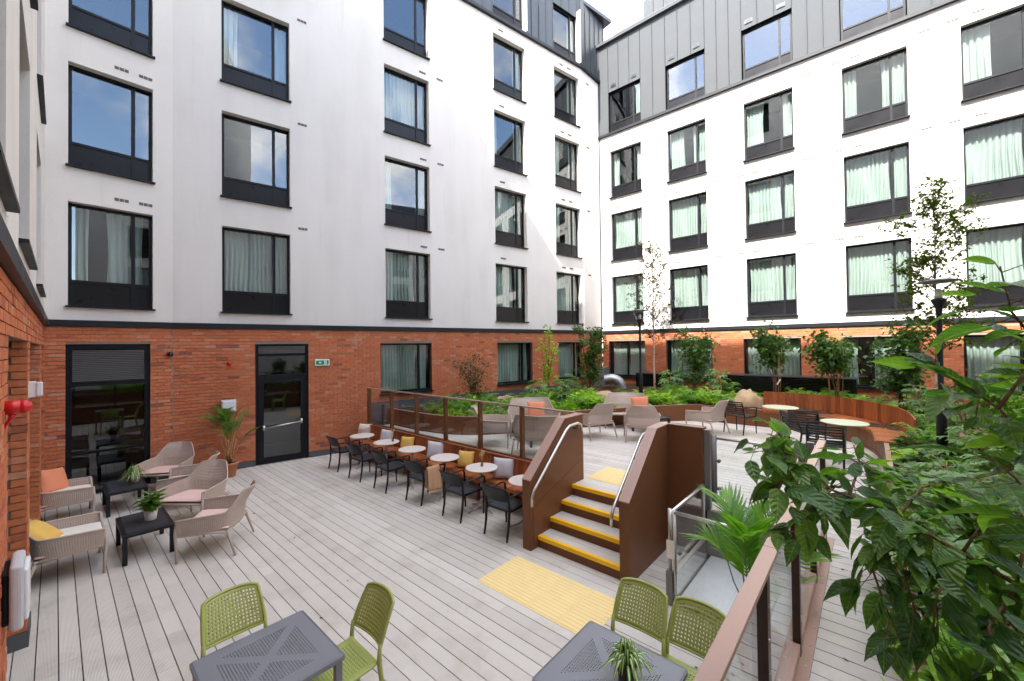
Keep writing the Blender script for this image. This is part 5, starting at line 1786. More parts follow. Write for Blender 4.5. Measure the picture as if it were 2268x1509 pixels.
for a, b in (((0.257, 0.104), (0.25, 0.078)), ((0.25, 0.078), (0.262, 0.062)), ((0.262, 0.062), (0.262, 0.044)), ((0.25, 0.078), (0.243, 0.062)), ((0.243, 0.062), (0.234, 0.056)), ((0.257, 0.100), (0.270, 0.088)), ((0.257, 0.100), (0.240, 0.092))):
    rm.bar((a[0], -0.0075, a[1]), (b[0], -0.0075, b[1]), 0.002, 0.008, 0, V((0, 1, 0)) if False else V((0, 0, 1)))
rm.build('running_figure', M['signgreen'], es)
# bulkhead flood light by the palm
fl = on(L2, L2u(2.60), -0.10, 1.40, 'bulkhead_light', 'square white bulkhead light on the brick above the potted palm', 'light')
bevel(MB().box(0, 0.30, 0.012, 0.10, 0, 0.29).build('housing', M['greyplastic'], fl), 0.03, 3)
bevel(MB().box(0.025, 0.275, -0.012, 0.02, 0.03, 0.265).build('diffuser', M['whiteplastic'], fl), 0.03, 3)
# red beacon
rb = on(L2, L2u(2.76), 0, 2.55, 'alarm_beacon', 'small red alarm beacon high on the brick left of the garden door', 'alarm')
b_ = MB().lathe([(0.045, 0), (0.045, 0.02), (0.034, 0.028), (0.034, 0.05), (0.012, 0.066)], 16); b_.v = [(x, -z, y) for x, y, z in b_.v]; b_.f = [tuple(reversed(f)) for f in b_.f]
b_.build('lens', M['red'], rb, True)
MB().box(-0.04, 0.04, -0.012, 0.0, -0.075, -0.03).build('bracket', M['red'], rb)
# camera dome
cd = on(L1, 1.90, 0, 2.80, 'camera_dome', 'black security camera dome on the brick movement joint', 'camera')
b_ = MB().lathe([(0.055, 0), (0.055, 0.03), (0.05, 0.06), (0.034, 0.085), (0.008, 0.098)], 18); b_.v = [(x, -z, y) for x, y, z in b_.v]; b_.f = [tuple(reversed(f)) for f in b_.f]
b_.build('dome', M['blackglass'], cd, True)
mj = MB().box(len1 - 0.008, len1 + 0.008, -0.004, 0.02, 0.15, BAND0).build('movement_joint', M['mortar'], west, loc=L1.at(0, 0), rz=L1.rz)
MB().box(7.05, 7.062, -0.004, 0.02, 1.2, BAND0).build('movement_joint', M['mortar'], west, loc=L2.at(0, 0), rz=L2.rz)
# red sounder on the near pier
rs_ = empty('alarm_sounder', (-3.90, -0.205, 2.56), 0, 'red alarm sounder projecting from the brick arcade', 'alarm')
b_ = MB().lathe([(0.042, 0), (0.042, 0.058), (0.039, 0.060), (0.039, 0.068), (0.042, 0.070), (0.042, 0.088), (0.031, 0.096), (0.028, 0.108), (0.008, 0.112)], 20)
b_.v = [(x, z, y) for x, y, z in b_.v]
b_.build('horn', M['red'], rs_, True)
MB().tube([(0, 0.035, -0.035), (0, 0.028, -0.065), (0, 0.010, -0.10), (0, 0.0, -0.13)], [0.018, 0.011, 0.008, 0.005], 8).build('bracket', M['red'], rs_, True)
# white box beyond it
wb = empty('sensor_box', (-6.40, -0.19, 2.43), 0, 'white plastic sensor box on the brick pier corner', 'box')
bevel(MB().box(-0.08, 0.0, 0.0, 0.06, 0.0, 0.16).build('housing', M['whiteplastic'], wb), 0.006)
bevel(MB().box(-0.07, 0.012, 0.06, 0.105, 0.008, 0.152).build('cover', M['whiteplastic'], wb), 0.010)
# near bulkhead light low on the pier
nl = empty('bulkhead_light', (-3.86, -0.205, 1.47), 0, 'pale grey wall light low on the brick arcade close to the viewer', 'light')
bevel(MB().box(-0.13, 0.13, 0.0, 0.03, -0.15, 0.15).build('back_plate', M['frame'], nl), 0.012, 2)
bevel(MB().box(-0.15, 0.15, 0.03, 0.085, -0.19, 0.19).build('housing', M['greyplastic'], nl), 0.02, 3)
bevel(MB().box(-0.12, 0.12, 0.08, 0.105, -0.15, 0.15).build('diffuser', M['whiteplastic'], nl), 0.018, 3)

# ------------------------------------------------------------------ things in the beds
def lamp(loc, top, label):
    root = empty('lamp_post', loc, 0, label, 'lamp', 'black lamp posts in the planting beds')
    h = top - loc[2]
    MB().lathe([(0.062, 0), (0.062, 0.9), (0.048, 0.95), (0.034, 1.0), (0.034, h - 0.52), (0.042, h - 0.44), (0.085, h - 0.34), (0.09, h - 0.31), (0.03, h - 0.29)], 18).build('post', M['black'], root, True)
    MB().lathe([(0.02, h - 0.31), (0.045, h - 0.30), (0.04, h - 0.17), (0.01, h - 0.15)], 14).build('lamp_element', M['whiteplastic'], root, True)
    gl = MB()
    n = 24
    for (r0, z0), (r1, z1) in (((0.10, h - 0.31), (0.185, h - 0.055)),):
        gl.grid(lambda u, v: ((r0 + (r1 - r0) * v) * math.cos(2 * PI * u), (r0 + (r1 - r0) * v) * math.sin(2 * PI * u), z0 + (z1 - z0) * v), n, 3, closed_u=True)
    gl.build('glass_cone', M['lampglass'], root, True)
    MB().lathe([(0.20, h - 0.055), (0.235, h - 0.045), (0.235, h - 0.03), (0.12, h - 0.005), (0.01, h)], 28).build('hood', M['greymetal'], root, True)
lamp((-5.30, 11.95, 1.0), 3.97, 'black lamp post with glass cone beside the slender birch and sofa')
lamp((0.80, 8.92, 0.95), 3.84, 'black lamp post with glass cone standing among the shrubs by the curved bench')

def screen(x0, x1, y, z0, z1, depth, label):
    root = empty('louvred_screen', ((x0 + x1) / 2, y, z0), 0, label, 'screen', 'black louvred plant screens')
    w = x1 - x0
    bx = MB()
    bx.box(-w / 2, -w / 2 + 0.06, 0, depth, 0, z1 - z0); bx.box(w / 2 - 0.06, w / 2, 0, depth, 0, z1 - z0)
    bx.box(-w / 2 + 0.06, w / 2 - 0.06, depth - 0.03, depth, 0, z1 - z0)
    bx.build('casing', M['frame'], root)
    n = max(2, round(w / 1.2))
    for i in range(n):
        a, b = -w / 2 - 0.02 + (w + 0.04) * i / n, -w / 2 - 0.02 + (w + 0.04) * (i + 1) / n
        MB().box(a, b - 0.006, -0.02, depth + 0.02, z1 - z0, z1 - z0 + 0.03).build('lid_panel', M['zincdark'], root)
    z = 0.03
    while z < z1 - z0 - 0.03:
        MB().box(-w / 2 + 0.06, w / 2 - 0.06, 0.0, 0.03, z, z + 0.022).build('slat', M['frame'], root)
        z += 0.047
    MB().box(-w / 2 + 0.06, w / 2 - 0.06, 0.05, 0.06, 0, z1 - z0).build('lining', M['blackglass'], root)
screen(-3.84, -0.30, 15.15, 0.95, 1.80, 0.75, 'long black louvred screen against the far wing behind the curved bench')
screen(-7.05, -5.55, 15.45, 0.95, 1.72, 0.6, 'short black louvred screen below a window beside the birch')

# duct elbow and cabinet by the corner
du = empty('duct_elbow', (-7.55, 14.5, 1.1), 0, 'shiny galvanised duct elbow rising from the bed near the corner', 'duct')
arc = [V((0.30, 0.10, -0.3)), V((0.30, 0.10, 0.05))]
for i in range(9):
    a = PI * 0.60 * i / 8
    arc.append(V((0.30 - 0.34 * (1 - math.cos(a)), 0.10 - 0.16 * (1 - math.cos(a)), 0.10 + 0.36 * math.sin(a))))
arc.append(arc[-1] + (arc[-1] - arc[-2]).normalized() * 0.14)
MB().tube(arc, 0.19, 20, cap=False).build('elbow', M['galv'], du, True)
for i in (2, 4, 6, 8, 10):
    p, q = arc[i], arc[i + 1]
    MB().tube([p, p.lerp(q, 0.15)], 0.197, 20, cap=False).build('seam', M['galv'], du, True)
p, q = arc[-1], arc[-2]
MB().tube([p.lerp(q, 0.4), p.lerp(q, 0.5)], 0.185, 20).build('mouth', M['blackglass'], du, True)
cab = empty('grey_cabinet', (-8.55, 15.3, 1.0), 0, 'pale grey metal cabinet in the corner behind a leafy shrub', 'cabinet')
bevel(MB().box(-0.25, 0.25, -0.2, 0.3, 0, 0.95).build('body', M['galv'], cab), 0.01)
MB().box(-0.23, 0.23, -0.212, -0.2, 0.04, 0.91).build('door', M['galv'], cab)
MB().box(0.15, 0.18, -0.225, -0.212, 0.42, 0.54).build('handle', M['frame'], cab)

def boulder(loc, sx, sy, sz, seed, label, rz=0):
    mb = MB()
    n, m = 24, 14
    for j in range(m + 1):
        th = PI * j / m
        for i in range(n):
            ph = 2 * PI * i / n
            d = V((math.sin(th) * math.cos(ph), math.sin(th) * math.sin(ph), math.cos(th)))
            k = 1 + 0.30 * mnoise.noise(d * 1.5 + V((seed, 0, 0))) + 0.16 * mnoise.noise(d * 3.3 + V((seed, 5, 0))) + 0.05 * mnoise.noise(d * 9 + V((seed, 9, 0)))
            mb.v.append((d.x * sx * k, d.y * sy * k, d.z * sz * k))
    for j in range(m):
        for i in range(n):
            a, b = j * n + i, j * n + (i + 1) % n
            mb.f.append((a, a + n, b + n, b)); mb.m.append(0)
    o = mb.build('boulder', M['stone'], None, True, loc, rz)
    tag(o, label, 'boulder', 'sandstone boulders in the beds')
boulder((-6.25, 11.5, 1.22), 0.52, 0.36, 0.20, 1.0, 'flat pale sandstone boulder among ferns behind the sofa', 0.6)
boulder((-2.62, 12.98, 1.14), 0.36, 0.42, 0.40, 4.0, 'rounded golden boulder at the end of the curved bench', 0.3)
boulder((-8.35, 9.15, 1.15), 0.32, 0.30, 0.22, 7.0, 'small grey boulder under the bronze shrub')
boulder((1.55, 10.4, 1.1), 0.55, 0.5, 0.42, 9.0, 'buff boulder half hidden in the bed beyond the lamp post')
# ------------------------------------------------------------------ planting
def basis_to(d, up=V((0, 0, 1)), roll=0.0):
    """matrix whose +X points along d, +Z as near up as can be"""
    x = V(d).normalized()
    y = up.cross(x)
    if y.length < 1e-4:
        y = V((0, 1, 0))
    y.normalize()
    z = x.cross(y)
    m = Matrix((x, y, z)).transposed()
    return m @ Matrix.Rotation(roll, 3, 'X')

def heart_leaf(name, L, W, droop, fold, m, n=7):
    """broad pointed leaf with a sunk midrib and pillowed veins"""
    mb = MB()
    ks = (-1, -0.55, 0, 0.55, 1)
    rows = []
    for i in range(n + 1):
        t = i / n
        w = W * (math.sin(PI * min(1, t ** 0.72)) ** 0.8) * (1 - 0.25 * t) if t < 0.999 else 0.0
        if i == 0: w = W * 0.10
        if t > 0.7: w *= 1 - 1.5 * (t - 0.7)
        row = []
        for k in ks:
            x = L * t + (0.05 * L * abs(k) * (-1 if t < 0.3 else 0.3))
            y = k * w
            z = -droop * L * t * t - fold * 0.35 * w * (1 - abs(k)) + fold * 0.16 * w * math.sin(t * 16) * (abs(k) == 0.55)
            row.append(len(mb.v)); mb.v.append((x, y, z))
        rows.append(row)
    for a, b in zip(rows[:-1], rows[1:]):
        for j in range(4):
            mb.f.append((a[j], a[j + 1], b[j + 1], b[j])); mb.m.append(0)
    return mb.mesh(name, m, True)

def palm_leaf_shape(name, R, m, lobes=8):
    """palmate fatsia leaf"""
    mb = MB()
    c = len(mb.v); mb.v.append((0, 0, 0))
    pts = []
    span = math.radians(290)
    for i in range(lobes):
        a = -span / 2 + span * i / (lobes - 1)
        l = R * (1.0 - 0.30 * abs(a) / (span / 2))
        da = span / (lobes - 1)
        for (f, q, dz) in ((0.42, -0.5, 0.01), (0.74, -0.24, -0.03), (1.0, 0.0, -0.12), (0.74, 0.24, -0.03)):
            ang = a + da * q
            pts.append((l * f * math.cos(ang), l * f * math.sin(ang), R * (dz - 0.10 * f * f)))
        # ridge along the lobe
    ids = []
    for p in pts:
        ids.append(len(mb.v)); mb.v.append(p)
    for i in range(lobes):
        b = i * 4
        nxt = ids[b + 4] if b + 4 < len(ids) else ids[b + 3]
        mid = len(mb.v)
        a = -span / 2 + span * i / (lobes - 1)
        l = R * (1.0 - 0.30 * abs(a) / (span / 2)) * 0.6
        mb.v.append((l * math.cos(a), l * math.sin(a), R * 0.035))
        for f in ((c, ids[b], mid), (ids[b], ids[b + 1], mid), (ids[b + 1], ids[b + 2], mid), (ids[b + 2], ids[b + 3], mid), (ids[b + 3], nxt, mid), (nxt, c, mid)):
            if len(set(f)) == 3:
                mb.f.append(f); mb.m.append(0)
    return mb.mesh(name, m, False)

def small_leaf(mb, p, d, L, W, rs, fold=0.25, mi=0):
    up = V((rs.uniform(-.7, .7), rs.uniform(-.7, .7), 1)).normalized()
    B = basis_to(d, up)
    f = -fold * W
    for q in ((0, 0, 0), (L * 0.42, W, 0), (L * 0.42, 0, f), (L * 0.42, -W, 0), (L, 0, -0.12 * L)):
        mb.v.append(tuple(p + B @ V(q)))
    b = len(mb.v) - 5
    mb.f.extend([(b, b + 3, b + 2), (b, b + 2, b + 1), (b + 2, b + 3, b + 4), (b + 1, b + 2, b + 4)])
    mb.m.extend([mi] * 4)

# ---- the dogwood leaning over the walkway beside the camera
dog = empty('dogwood_tree', (0.62, 1.95, 1.0), 0, 'dark glossy dogwood leaning over the narrow walkway', 'tree')
DO = V((0.62, 1.95, 1.0))
BR = {'main': [(0.45, 1.75, 2.0), (0.327, 1.635, 2.243), (0.175, 1.606, 2.332), (0.025, 1.565, 2.419), (-0.095, 1.552, 2.454), (-0.177, 1.545, 2.543), (-0.245, 1.524, 2.64)],
      'a': [(0.025, 1.565, 2.419), (-0.011, 1.469, 2.306), (0.018, 1.443, 2.208), (0.05, 1.433, 2.124)],
      'b': [(0.175, 1.606, 2.332), (0.116, 1.476, 2.256), (0.097, 1.407, 2.139)],
      'c': [(-0.054, 1.562, 2.44), (-0.03, 1.716, 2.503), (-0.047, 1.78, 2.553)],
      'd': [(0.053, 1.577, 2.404), (0.107, 1.704, 2.464), (0.191, 1.805, 2.483)],
      'e': [(0.175, 1.606, 2.332), (0.231, 1.654, 2.433), (0.291, 1.733, 2.485)],
      'f': [(0.266, 1.608, 2.276), (0.2, 1.471, 2.217), (0.2, 1.432, 2.124)],
      'g': [(-0.095, 1.552, 2.454), (-0.145, 1.482, 2.401), (-0.169, 1.436, 2.344), (-0.216, 1.42, 2.342)],
      'h': [(0.266, 1.608, 2.276), (0.293, 1.67, 2.375), (0.271, 1.717, 2.4)],
      'i': [(-0.177, 1.545, 2.543), (-0.228, 1.486, 2.561), (-0.275, 1.431, 2.585)],
      'j': [(-0.177, 1.545, 2.543), (-0.192, 1.466, 2.489), (-0.222, 1.413, 2.476)],
      'l': [(0.098, 1.591, 2.375), (0.055, 1.474, 2.303), (0.077, 1.442, 2.211)],
      'R1': [(0.50, 1.62, 2.35), (0.266, 1.308, 2.66), (0.193, 1.268, 2.761), (0.133, 1.28, 2.821), (0.1, 1.291, 2.86)],
      'R2': [(0.52, 1.65, 2.5), (0.263, 1.275, 2.858), (0.211, 1.254, 2.956), (0.196, 1.239, 3.046)],
      'R3': [(0.50, 1.62, 2.3), (0.25, 1.216, 2.546), (0.199, 1.182, 2.642), (0.171, 1.21, 2.673)],
      'R4': [(0.193, 1.268, 2.761), (0.228, 1.298, 2.82), (0.255, 1.348, 2.864)]}
MB().tube([(0, 0, -0.05), (-0.04, -0.05, 0.5), (-0.11, -0.18, 0.98)], [0.035, 0.028, 0.018], 8).build('trunk', M['bark'], dog, True)
MB().tube([(-0.03, -0.04, 0.45), (-0.08, -0.2, 1.0), (-0.12, -0.33, 1.36), (-0.10, -0.30, 1.5)], [0.022, 0.014, 0.010, 0.008], 8).build('limb', M['bark'], dog, True)
LM = [heart_leaf('leaf', 0.088, 0.026, 0.40, 1.2, LEAF['dogwood']), heart_leaf('leaf', 0.074, 0.023, 0.60, 1.3, LEAF['dogwood']), heart_leaf('leaf', 0.056, 0.017, 0.30, 1.0, LEAF['dogwood']), heart_leaf('leaf', 0.084, 0.028, 0.85, 1.0, LEAF['dogwood'])]
rsd = random.Random(5)
leaves = []
for k, pl in BR.items():
    pts = [V(p) - DO for p in pl]
    r0 = 0.0075 if k == 'main' else 0.0042
    MB().tube(pts, [r0 * (1 - 0.7 * i / (len(pts) - 1)) for i in range(len(pts))], 6).build('branch', M['bark'], dog, True)
    start = 0.06 if k[0] != 'R' and k != 'main' else (0.30 if k != 'main' else 0.15)
    rp = resample([p for p in pts], 60)
    L = sum((b - a).length for a, b in zip(rp[:-1], rp[1:]))
    n = int(L / (0.0175 if k[0] != 'R' else 0.030))
    for i in range(n):
        t = start + (1 - start) * (i + 0.5) / n
        q = rp[min(59, int(t * 60))]
        tg = (rp[min(60, int(t * 60) + 1)] - rp[max(0, int(t * 60) - 1)]).normalized()
        for s in (-1, 1):
            if rsd.random() < (0.12 if k not in 'abkl' else 0.30): continue
            side = tg.cross(V((0, 0, 1))).normalized() * s
            d = (side * rsd.uniform(0.5, 1.0) + tg * rsd.uniform(0.0, 0.9) + V((rsd.uniform(-.3, .3), rsd.uniform(-.3, .3), rsd.uniform(-0.75, 0.25)))).normalized()
            pet = rsd.uniform(0.012, 0.055)
            leaves.append((q + d * pet + V((rsd.uniform(-.02, .02), rsd.uniform(-.02, .02), rsd.uniform(-.03, .015))), d, rsd.randrange(4), rsd.uniform(0.62, 1.25), q))
        if rsd.random() < 0.35:
            d = V((rsd.uniform(-.6, .6), rsd.uniform(-.6, .6), rsd.uniform(0.0, 0.5))) + tg * 0.6
            leaves.append((q + d.normalized() * 0.02, d, 2, rsd.uniform(0.7, 1.2), q))
leaves.sort(key=lambda t: (t[0] + DO - CAM).length)
pet = MB()
rest = MB()
for i, (p, d, mi, sc, q) in enumerate(leaves):
    pet.tube([q, p], [0.0011, 0.0009], 4, cap=False)
    B = basis_to(d, V((rsd.uniform(-.35, .35), rsd.uniform(-.35, .35), 1)).normalized(), rsd.uniform(-.5, .5))
    m4 = Matrix.Translation(p) @ (B * sc).to_4x4()
    if i < 300:
        o = link('leaf', LM[mi], dog)
        o.matrix_local = m4
    else:
        me = LM[mi]
        rest.add([m4 @ v.co for v in me.vertices], [tuple(f.vertices) for f in me.polygons])
pet.build('petioles', M['bark'], dog)['kind'] = 'stuff'
if rest.v:
    rest.build('leaves', LEAF['dogwood'], dog, True)['kind'] = 'stuff'

# ---- woody shrubs and small trees
def shrub(name, loc, h, w, label, lk, cat='shrub', stems=6, clear=0.25, clusters=60, per=14, ll=0.06, lw=0.018, seed=0, bark='bark', canes=0, group=None, thin=1.0, lean=0.0, droop=0.35):
    rs = random.Random(seed)
    root = empty(name, loc, 0, label, cat, group)
    tips = []
    for i in range(stems):
        a = rs.uniform(0, 6.28)
        r = w / 2 * rs.uniform(0.15, 0.75)
        top = V((math.cos(a) * r + lean, math.sin(a) * r, h * rs.uniform(0.72, 1.0)))
        b = V((rs.uniform(-.06, .06), rs.uniform(-.06, .06), 0))
        pts = [b + V((0, 0, -0.08))]
        for k in range(1, 7):
            t = k / 6
            p = b.lerp(top, t) + V((rs.uniform(-.03, .03), rs.uniform(-.03, .03), 0)) * w * 0.5
            p.x -= top.x * 0.25 * math.sin(PI * t); p.y -= top.y * 0.25 * math.sin(PI * t)
            pts.append(p)
        MB().tube(pts, [0.010 * thin * (1 - 0.75 * k / 6) + 0.002 for k in range(7)], 5).build('stem', M[bark], root, True)
        tips.append(pts)
    tw, fo = MB(), MB()
    for c in range(clusters):
        pts = tips[rs.randrange(stems)]
        t = clear + (1 - clear) * rs.random() ** 0.8
        k = min(5, int(t * 6)); q = pts[k].lerp(pts[k + 1], t * 6 - k)
        a = rs.uniform(0, 6.28)
        R = w * 0.30 * rs.random() ** 0.5 * (1.25 - 0.8 * t)
        e = q + V((math.cos(a) * R, math.sin(a) * R, rs.uniform(0.0, 0.22) * w * 0.6))
        tw.tube([q, q.lerp(e, 0.5) + V((0, 0, 0.02)), e], [0.0035 * thin, 0.0025 * thin, 0.0012], 4, cap=False)
        for l in range(per):
            u = rs.random()
            p = q.lerp(e, 0.25 + 0.85 * u) + V((rs.gauss(0, 0.045), rs.gauss(0, 0.045), rs.gauss(0, 0.04))) * (w / 1.2)
            d = V((rs.uniform(-1, 1), rs.uniform(-1, 1), rs.uniform(-droop * 2, 0.5)))
            s = rs.uniform(0.7, 1.25)
            small_leaf(fo, p, d, ll * s, lw * s, rs)
    tw.build('twigs', M[bark], root)['kind'] = 'stuff'
    fo.build('foliage', LEAF[lk], root)['kind'] = 'stuff'
    for i in range(canes):
        a = rs.uniform(0, 6.28)
        x, y = math.cos(a) * 0.14, math.sin(a) * 0.14
        MB().tube([(x, y, -0.1), (x * 1.4, y * 1.4, h * rs.uniform(0.55, 0.75))], 0.008, 5).build('cane', M['stake'], root, True)
    return root
def bz(x, y): return bedz(x, y)
shrub('bronze_shrub', (-8.9, 8.3, bz(-8.9, 8.3)), 1.55, 1.75, 'sparse bronze leaved shrub against the brick of the white wing', 'bronze', clusters=85, per=15, ll=0.075, lw=0.021, seed=1, stems=9, clear=0.2)
shrub('slender_shrub', (-7.85, 10.6, bz(-7.8, 10.6)), 2.4, 1.15, 'tall thin open shrub between two ground floor windows of the white wing', 'lime', clusters=60, per=10, ll=0.09, lw=0.032, seed=2, stems=6, clear=0.2)
shrub('leafy_shrub', (-7.55, 12.7, bz(-7.5, 12.6)), 2.45, 1.55, 'dense upright green shrub in the corner before the grey cabinet', 'dark', clusters=150, per=18, ll=0.105, lw=0.036, seed=3, stems=8, clear=0.18)
shrub('leafy_shrub', (-4.55, 14.7, bz(-4.5, 14.7)), 2.3, 2.1, 'loose drooping green shrub between the two louvred screens', 'dark', clusters=130, per=16, ll=0.105, lw=0.034, seed=4, stems=7, clear=0.22, droop=0.6)
shrub('caned_shrub', (-2.15, 14.2, bz(-2.1, 14.2)), 2.2, 1.65, 'broad leaved shrub on bamboo canes directly behind the curved bench end', 'dark', clusters=80, per=15, ll=0.13, lw=0.04, seed=5, stems=5, clear=0.52, canes=4, droop=0.7)
shrub('caned_shrub', (-0.72, 14.5, bz(-0.7, 14.5)), 2.05, 2.1, 'wide broad leaved shrub on bamboo canes before the long louvred screen', 'dark', clusters=100, per=15, ll=0.13, lw=0.042, seed=6, stems=6, clear=0.5, canes=5, droop=0.7)
shrub('leafy_shrub', (0.55, 13.2, bz(0.5, 13.2)), 2.15, 1.7, 'dense green shrub at the end of the long louvred screen', 'dark', clusters=120, per=17, ll=0.11, lw=0.04, seed=7, stems=7, clear=0.15)
shrub('leafy_shrub', (1.35, 8.2, bz(1.3, 8.2)), 1.35, 1.5, 'low tangled shrub with small leaves beyond the curved bench', 'fern', clusters=110, per=15, ll=0.085, lw=0.03, seed=8, stems=9, clear=0.1)
shrub('leafy_shrub', (1.9, 6.1, bz(1.9, 6.1)), 1.3, 1.7, 'spreading green shrub in the bed beside the walkway, mid way along', 'dark', clusters=130, per=16, ll=0.10, lw=0.034, seed=9, stems=9, clear=0.1)
shrub('leafy_shrub', (2.6, 9.6, bz(2.6, 9.6)), 2.0, 2.0, 'large rounded shrub before the far wing, beyond the buff boulder', 'dark', clusters=140, per=16, ll=0.11, lw=0.04, seed=10, stems=9, clear=0.1)
shrub('bronze_shrub', (1.25, 10.2, bz(1.2, 10.2)), 1.25, 1.5, 'bare twiggy shrub with few russet leaves around the buff boulder', 'bronze', clusters=55, per=6, ll=0.06, lw=0.018, seed=11, stems=14, clear=0.2)
shrub('leafy_shrub', (1.5, 4.0, bz(1.5, 4.0)), 1.1, 1.5, 'dark low shrub in the walkway bed behind the dogwood', 'dark', clusters=120, per=15, ll=0.10, lw=0.034, seed=12, stems=8, clear=0.1)
shrub('leafy_shrub', (2.2, 2.6, bz(2.2, 2.6)), 1.2, 1.6, 'dark bushy shrub in the bed close behind the dogwood trunk', 'dark', clusters=100, per=14, ll=0.10, lw=0.034, seed=13, stems=8, clear=0.1)

def birch(loc, top, w, label, seed, n=54, lk='birch', nl=11):
    rs = random.Random(seed)
    root = empty('birch_tree', loc, 0, label, 'tree')
    h = top - loc[2]
    pts = [V((rs.uniform(-.02, .02) * (k > 0), rs.uniform(-.02, .02) * (k > 0), h * k / 10 - (0.1 if k == 0 else 0))) for k in range(11)]
    MB().tube(pts[:6], [0.042 - 0.0048 * k for k in range(6)], 8).build('trunk', M['birchbark'], root, True)
    MB().tube(pts[5:], [0.018 - 0.0028 * k for k in range(6)], 6).build('leader', M['darkbark'], root, True)
    tw, fo = MB(), MB()
    for i in range(n):
        t = 0.30 + 0.68 * (i + rs.random()) / n
        k = min(9, int(t * 10)); q = pts[k].lerp(pts[k + 1], t * 10 - k)
        a = rs.uniform(0, 6.28)
        L = w * 0.62 * (1 - (abs(t - 0.5) * 1.15) ** 1.6) * rs.uniform(0.55, 1.0)
        d = V((math.cos(a), math.sin(a), rs.uniform(0.7, 1.25))).normalized()
        e1 = q + d * L * 0.55; e2 = q + d * L + V((0, 0, -0.10 * L))
        tw.tube([q, e1, e2], [0.009, 0.006, 0.003], 4, cap=False)
        for b in range(7):
            u = rs.uniform(0.25, 1.0)
            s = q.lerp(e1, u * 2) if u < 0.5 else e1.lerp(e2, u * 2 - 1)
            f = s + V((rs.uniform(-1, 1), rs.uniform(-1, 1), rs.uniform(-.5, .8))) * L * 0.32
            tw.tube([s, f], [0.0035, 0.002], 3, cap=False)
            for l in range(nl):
                p = s.lerp(f, rs.uniform(0.2, 1.1)) + V((rs.gauss(0, .02), rs.gauss(0, .02), rs.gauss(0, .02)))
                sc = rs.uniform(0.7, 1.3)
                small_leaf(fo, p, V((rs.uniform(-1, 1), rs.uniform(-1, 1), rs.uniform(-1.2, 0.2))), 0.058 * sc, 0.022 * sc, rs)
    tw.build('twigs', M['darkbark'], root)['kind'] = 'stuff'
    fo.build('crown', LEAF[lk], root)['kind'] = 'stuff'
m, nt, b = mat('birch_bark')
ge = N(nt, 'ShaderNodeTexCoord'); mp = N(nt, 'ShaderNodeMapping'); mp.inputs['Scale'].default_value = (6, 6, 28)
no = N(nt, 'ShaderNodeTexNoise'); no.inputs['Scale'].default_value = 1.0; no.inputs['Detail'].default_value = 5
nt.links.new(ge.outputs['Object'], mp.inputs[0]); nt.links.new(mp.outputs[0], no.inputs['Vector'])
r = ramp(nt, [(0.36, (0.06, 0.045, 0.035)), (0.42, (0.46, 0.33, 0.22)), (0.7, (0.62, 0.50, 0.38))])
nt.links.new(no.outputs['Fac'], r.inputs[0]); nt.links.new(r.outputs[0], b.inputs['Base Color']); b.inputs['Roughness'].default_value = 0.7
M['birchbark'] = m
birch((-5.95, 14.6, bz(-5.9, 14.6)), 6.45, 2.1, 'slender young birch with sparse brown leaves beside the lamp post', 21, 50, 'birch', 8)
birch((0.98, 11.4, bz(0.9, 11.4)), 5.7, 1.9, 'small leaved birch standing behind the lamp post near the curved bench', 22, 60, 'birchgreen', 11)

# ---- fatsias with big hand shaped leaves
FM = [palm_leaf_shape('leaf', 0.15, LEAF['fatsia']), palm_leaf_shape('leaf', 0.12, LEAF['fatsia'], 7), palm_leaf_shape('leaf', 0.18, LEAF['fatsia'], 9)]
def fatsia(loc, h, n, spread, seed, label, sc=1.0):
    rs = random.Random(seed)
    root = empty('fatsia', loc, 0, label, 'plant', 'fatsia plants in the beds')
    MB().tube([(0, 0, -0.05), (0.02, 0.01, h * 0.4), (0, 0, h * 0.8)], [0.014, 0.012, 0.008], 6).build('stem', M['bark'], root, True)
    pet = MB()
    for i in range(n):
        t = 0.35 + 0.65 * i / n
        a = i * 2.4 + rs.uniform(-.3, .3)
        el = rs.uniform(-0.1, 0.35) + 0.5 * (t - 0.5)
        r = spread * rs.uniform(0.55, 1.0) * (1.15 - 0.55 * t)
        q = V((0, 0, h * 0.8 * t))
        e = q + V((math.cos(a) * r, math.sin(a) * r, r * math.tan(el) * 0.7 + 0.05))
        pet.tube([q, q.lerp(e, 0.5) + V((0, 0, 0.03)), e], [0.004, 0.0035, 0.003], 4, cap=False)
        d = V((math.cos(a), math.sin(a), rs.uniform(-0.5, -0.05)))
        o = link('leaf', FM[rs.randrange(3)], root)
        o.matrix_local = Matrix.Translation(e) @ (basis_to(d, V((rs.uniform(-.3, .3), rs.uniform(-.3, .3), 1)).normalized()) * (sc * rs.uniform(0.75, 1.15))).to_4x4()
    pet.build('leaf_stalks', M['stake'], root)['kind'] = 'stuff'
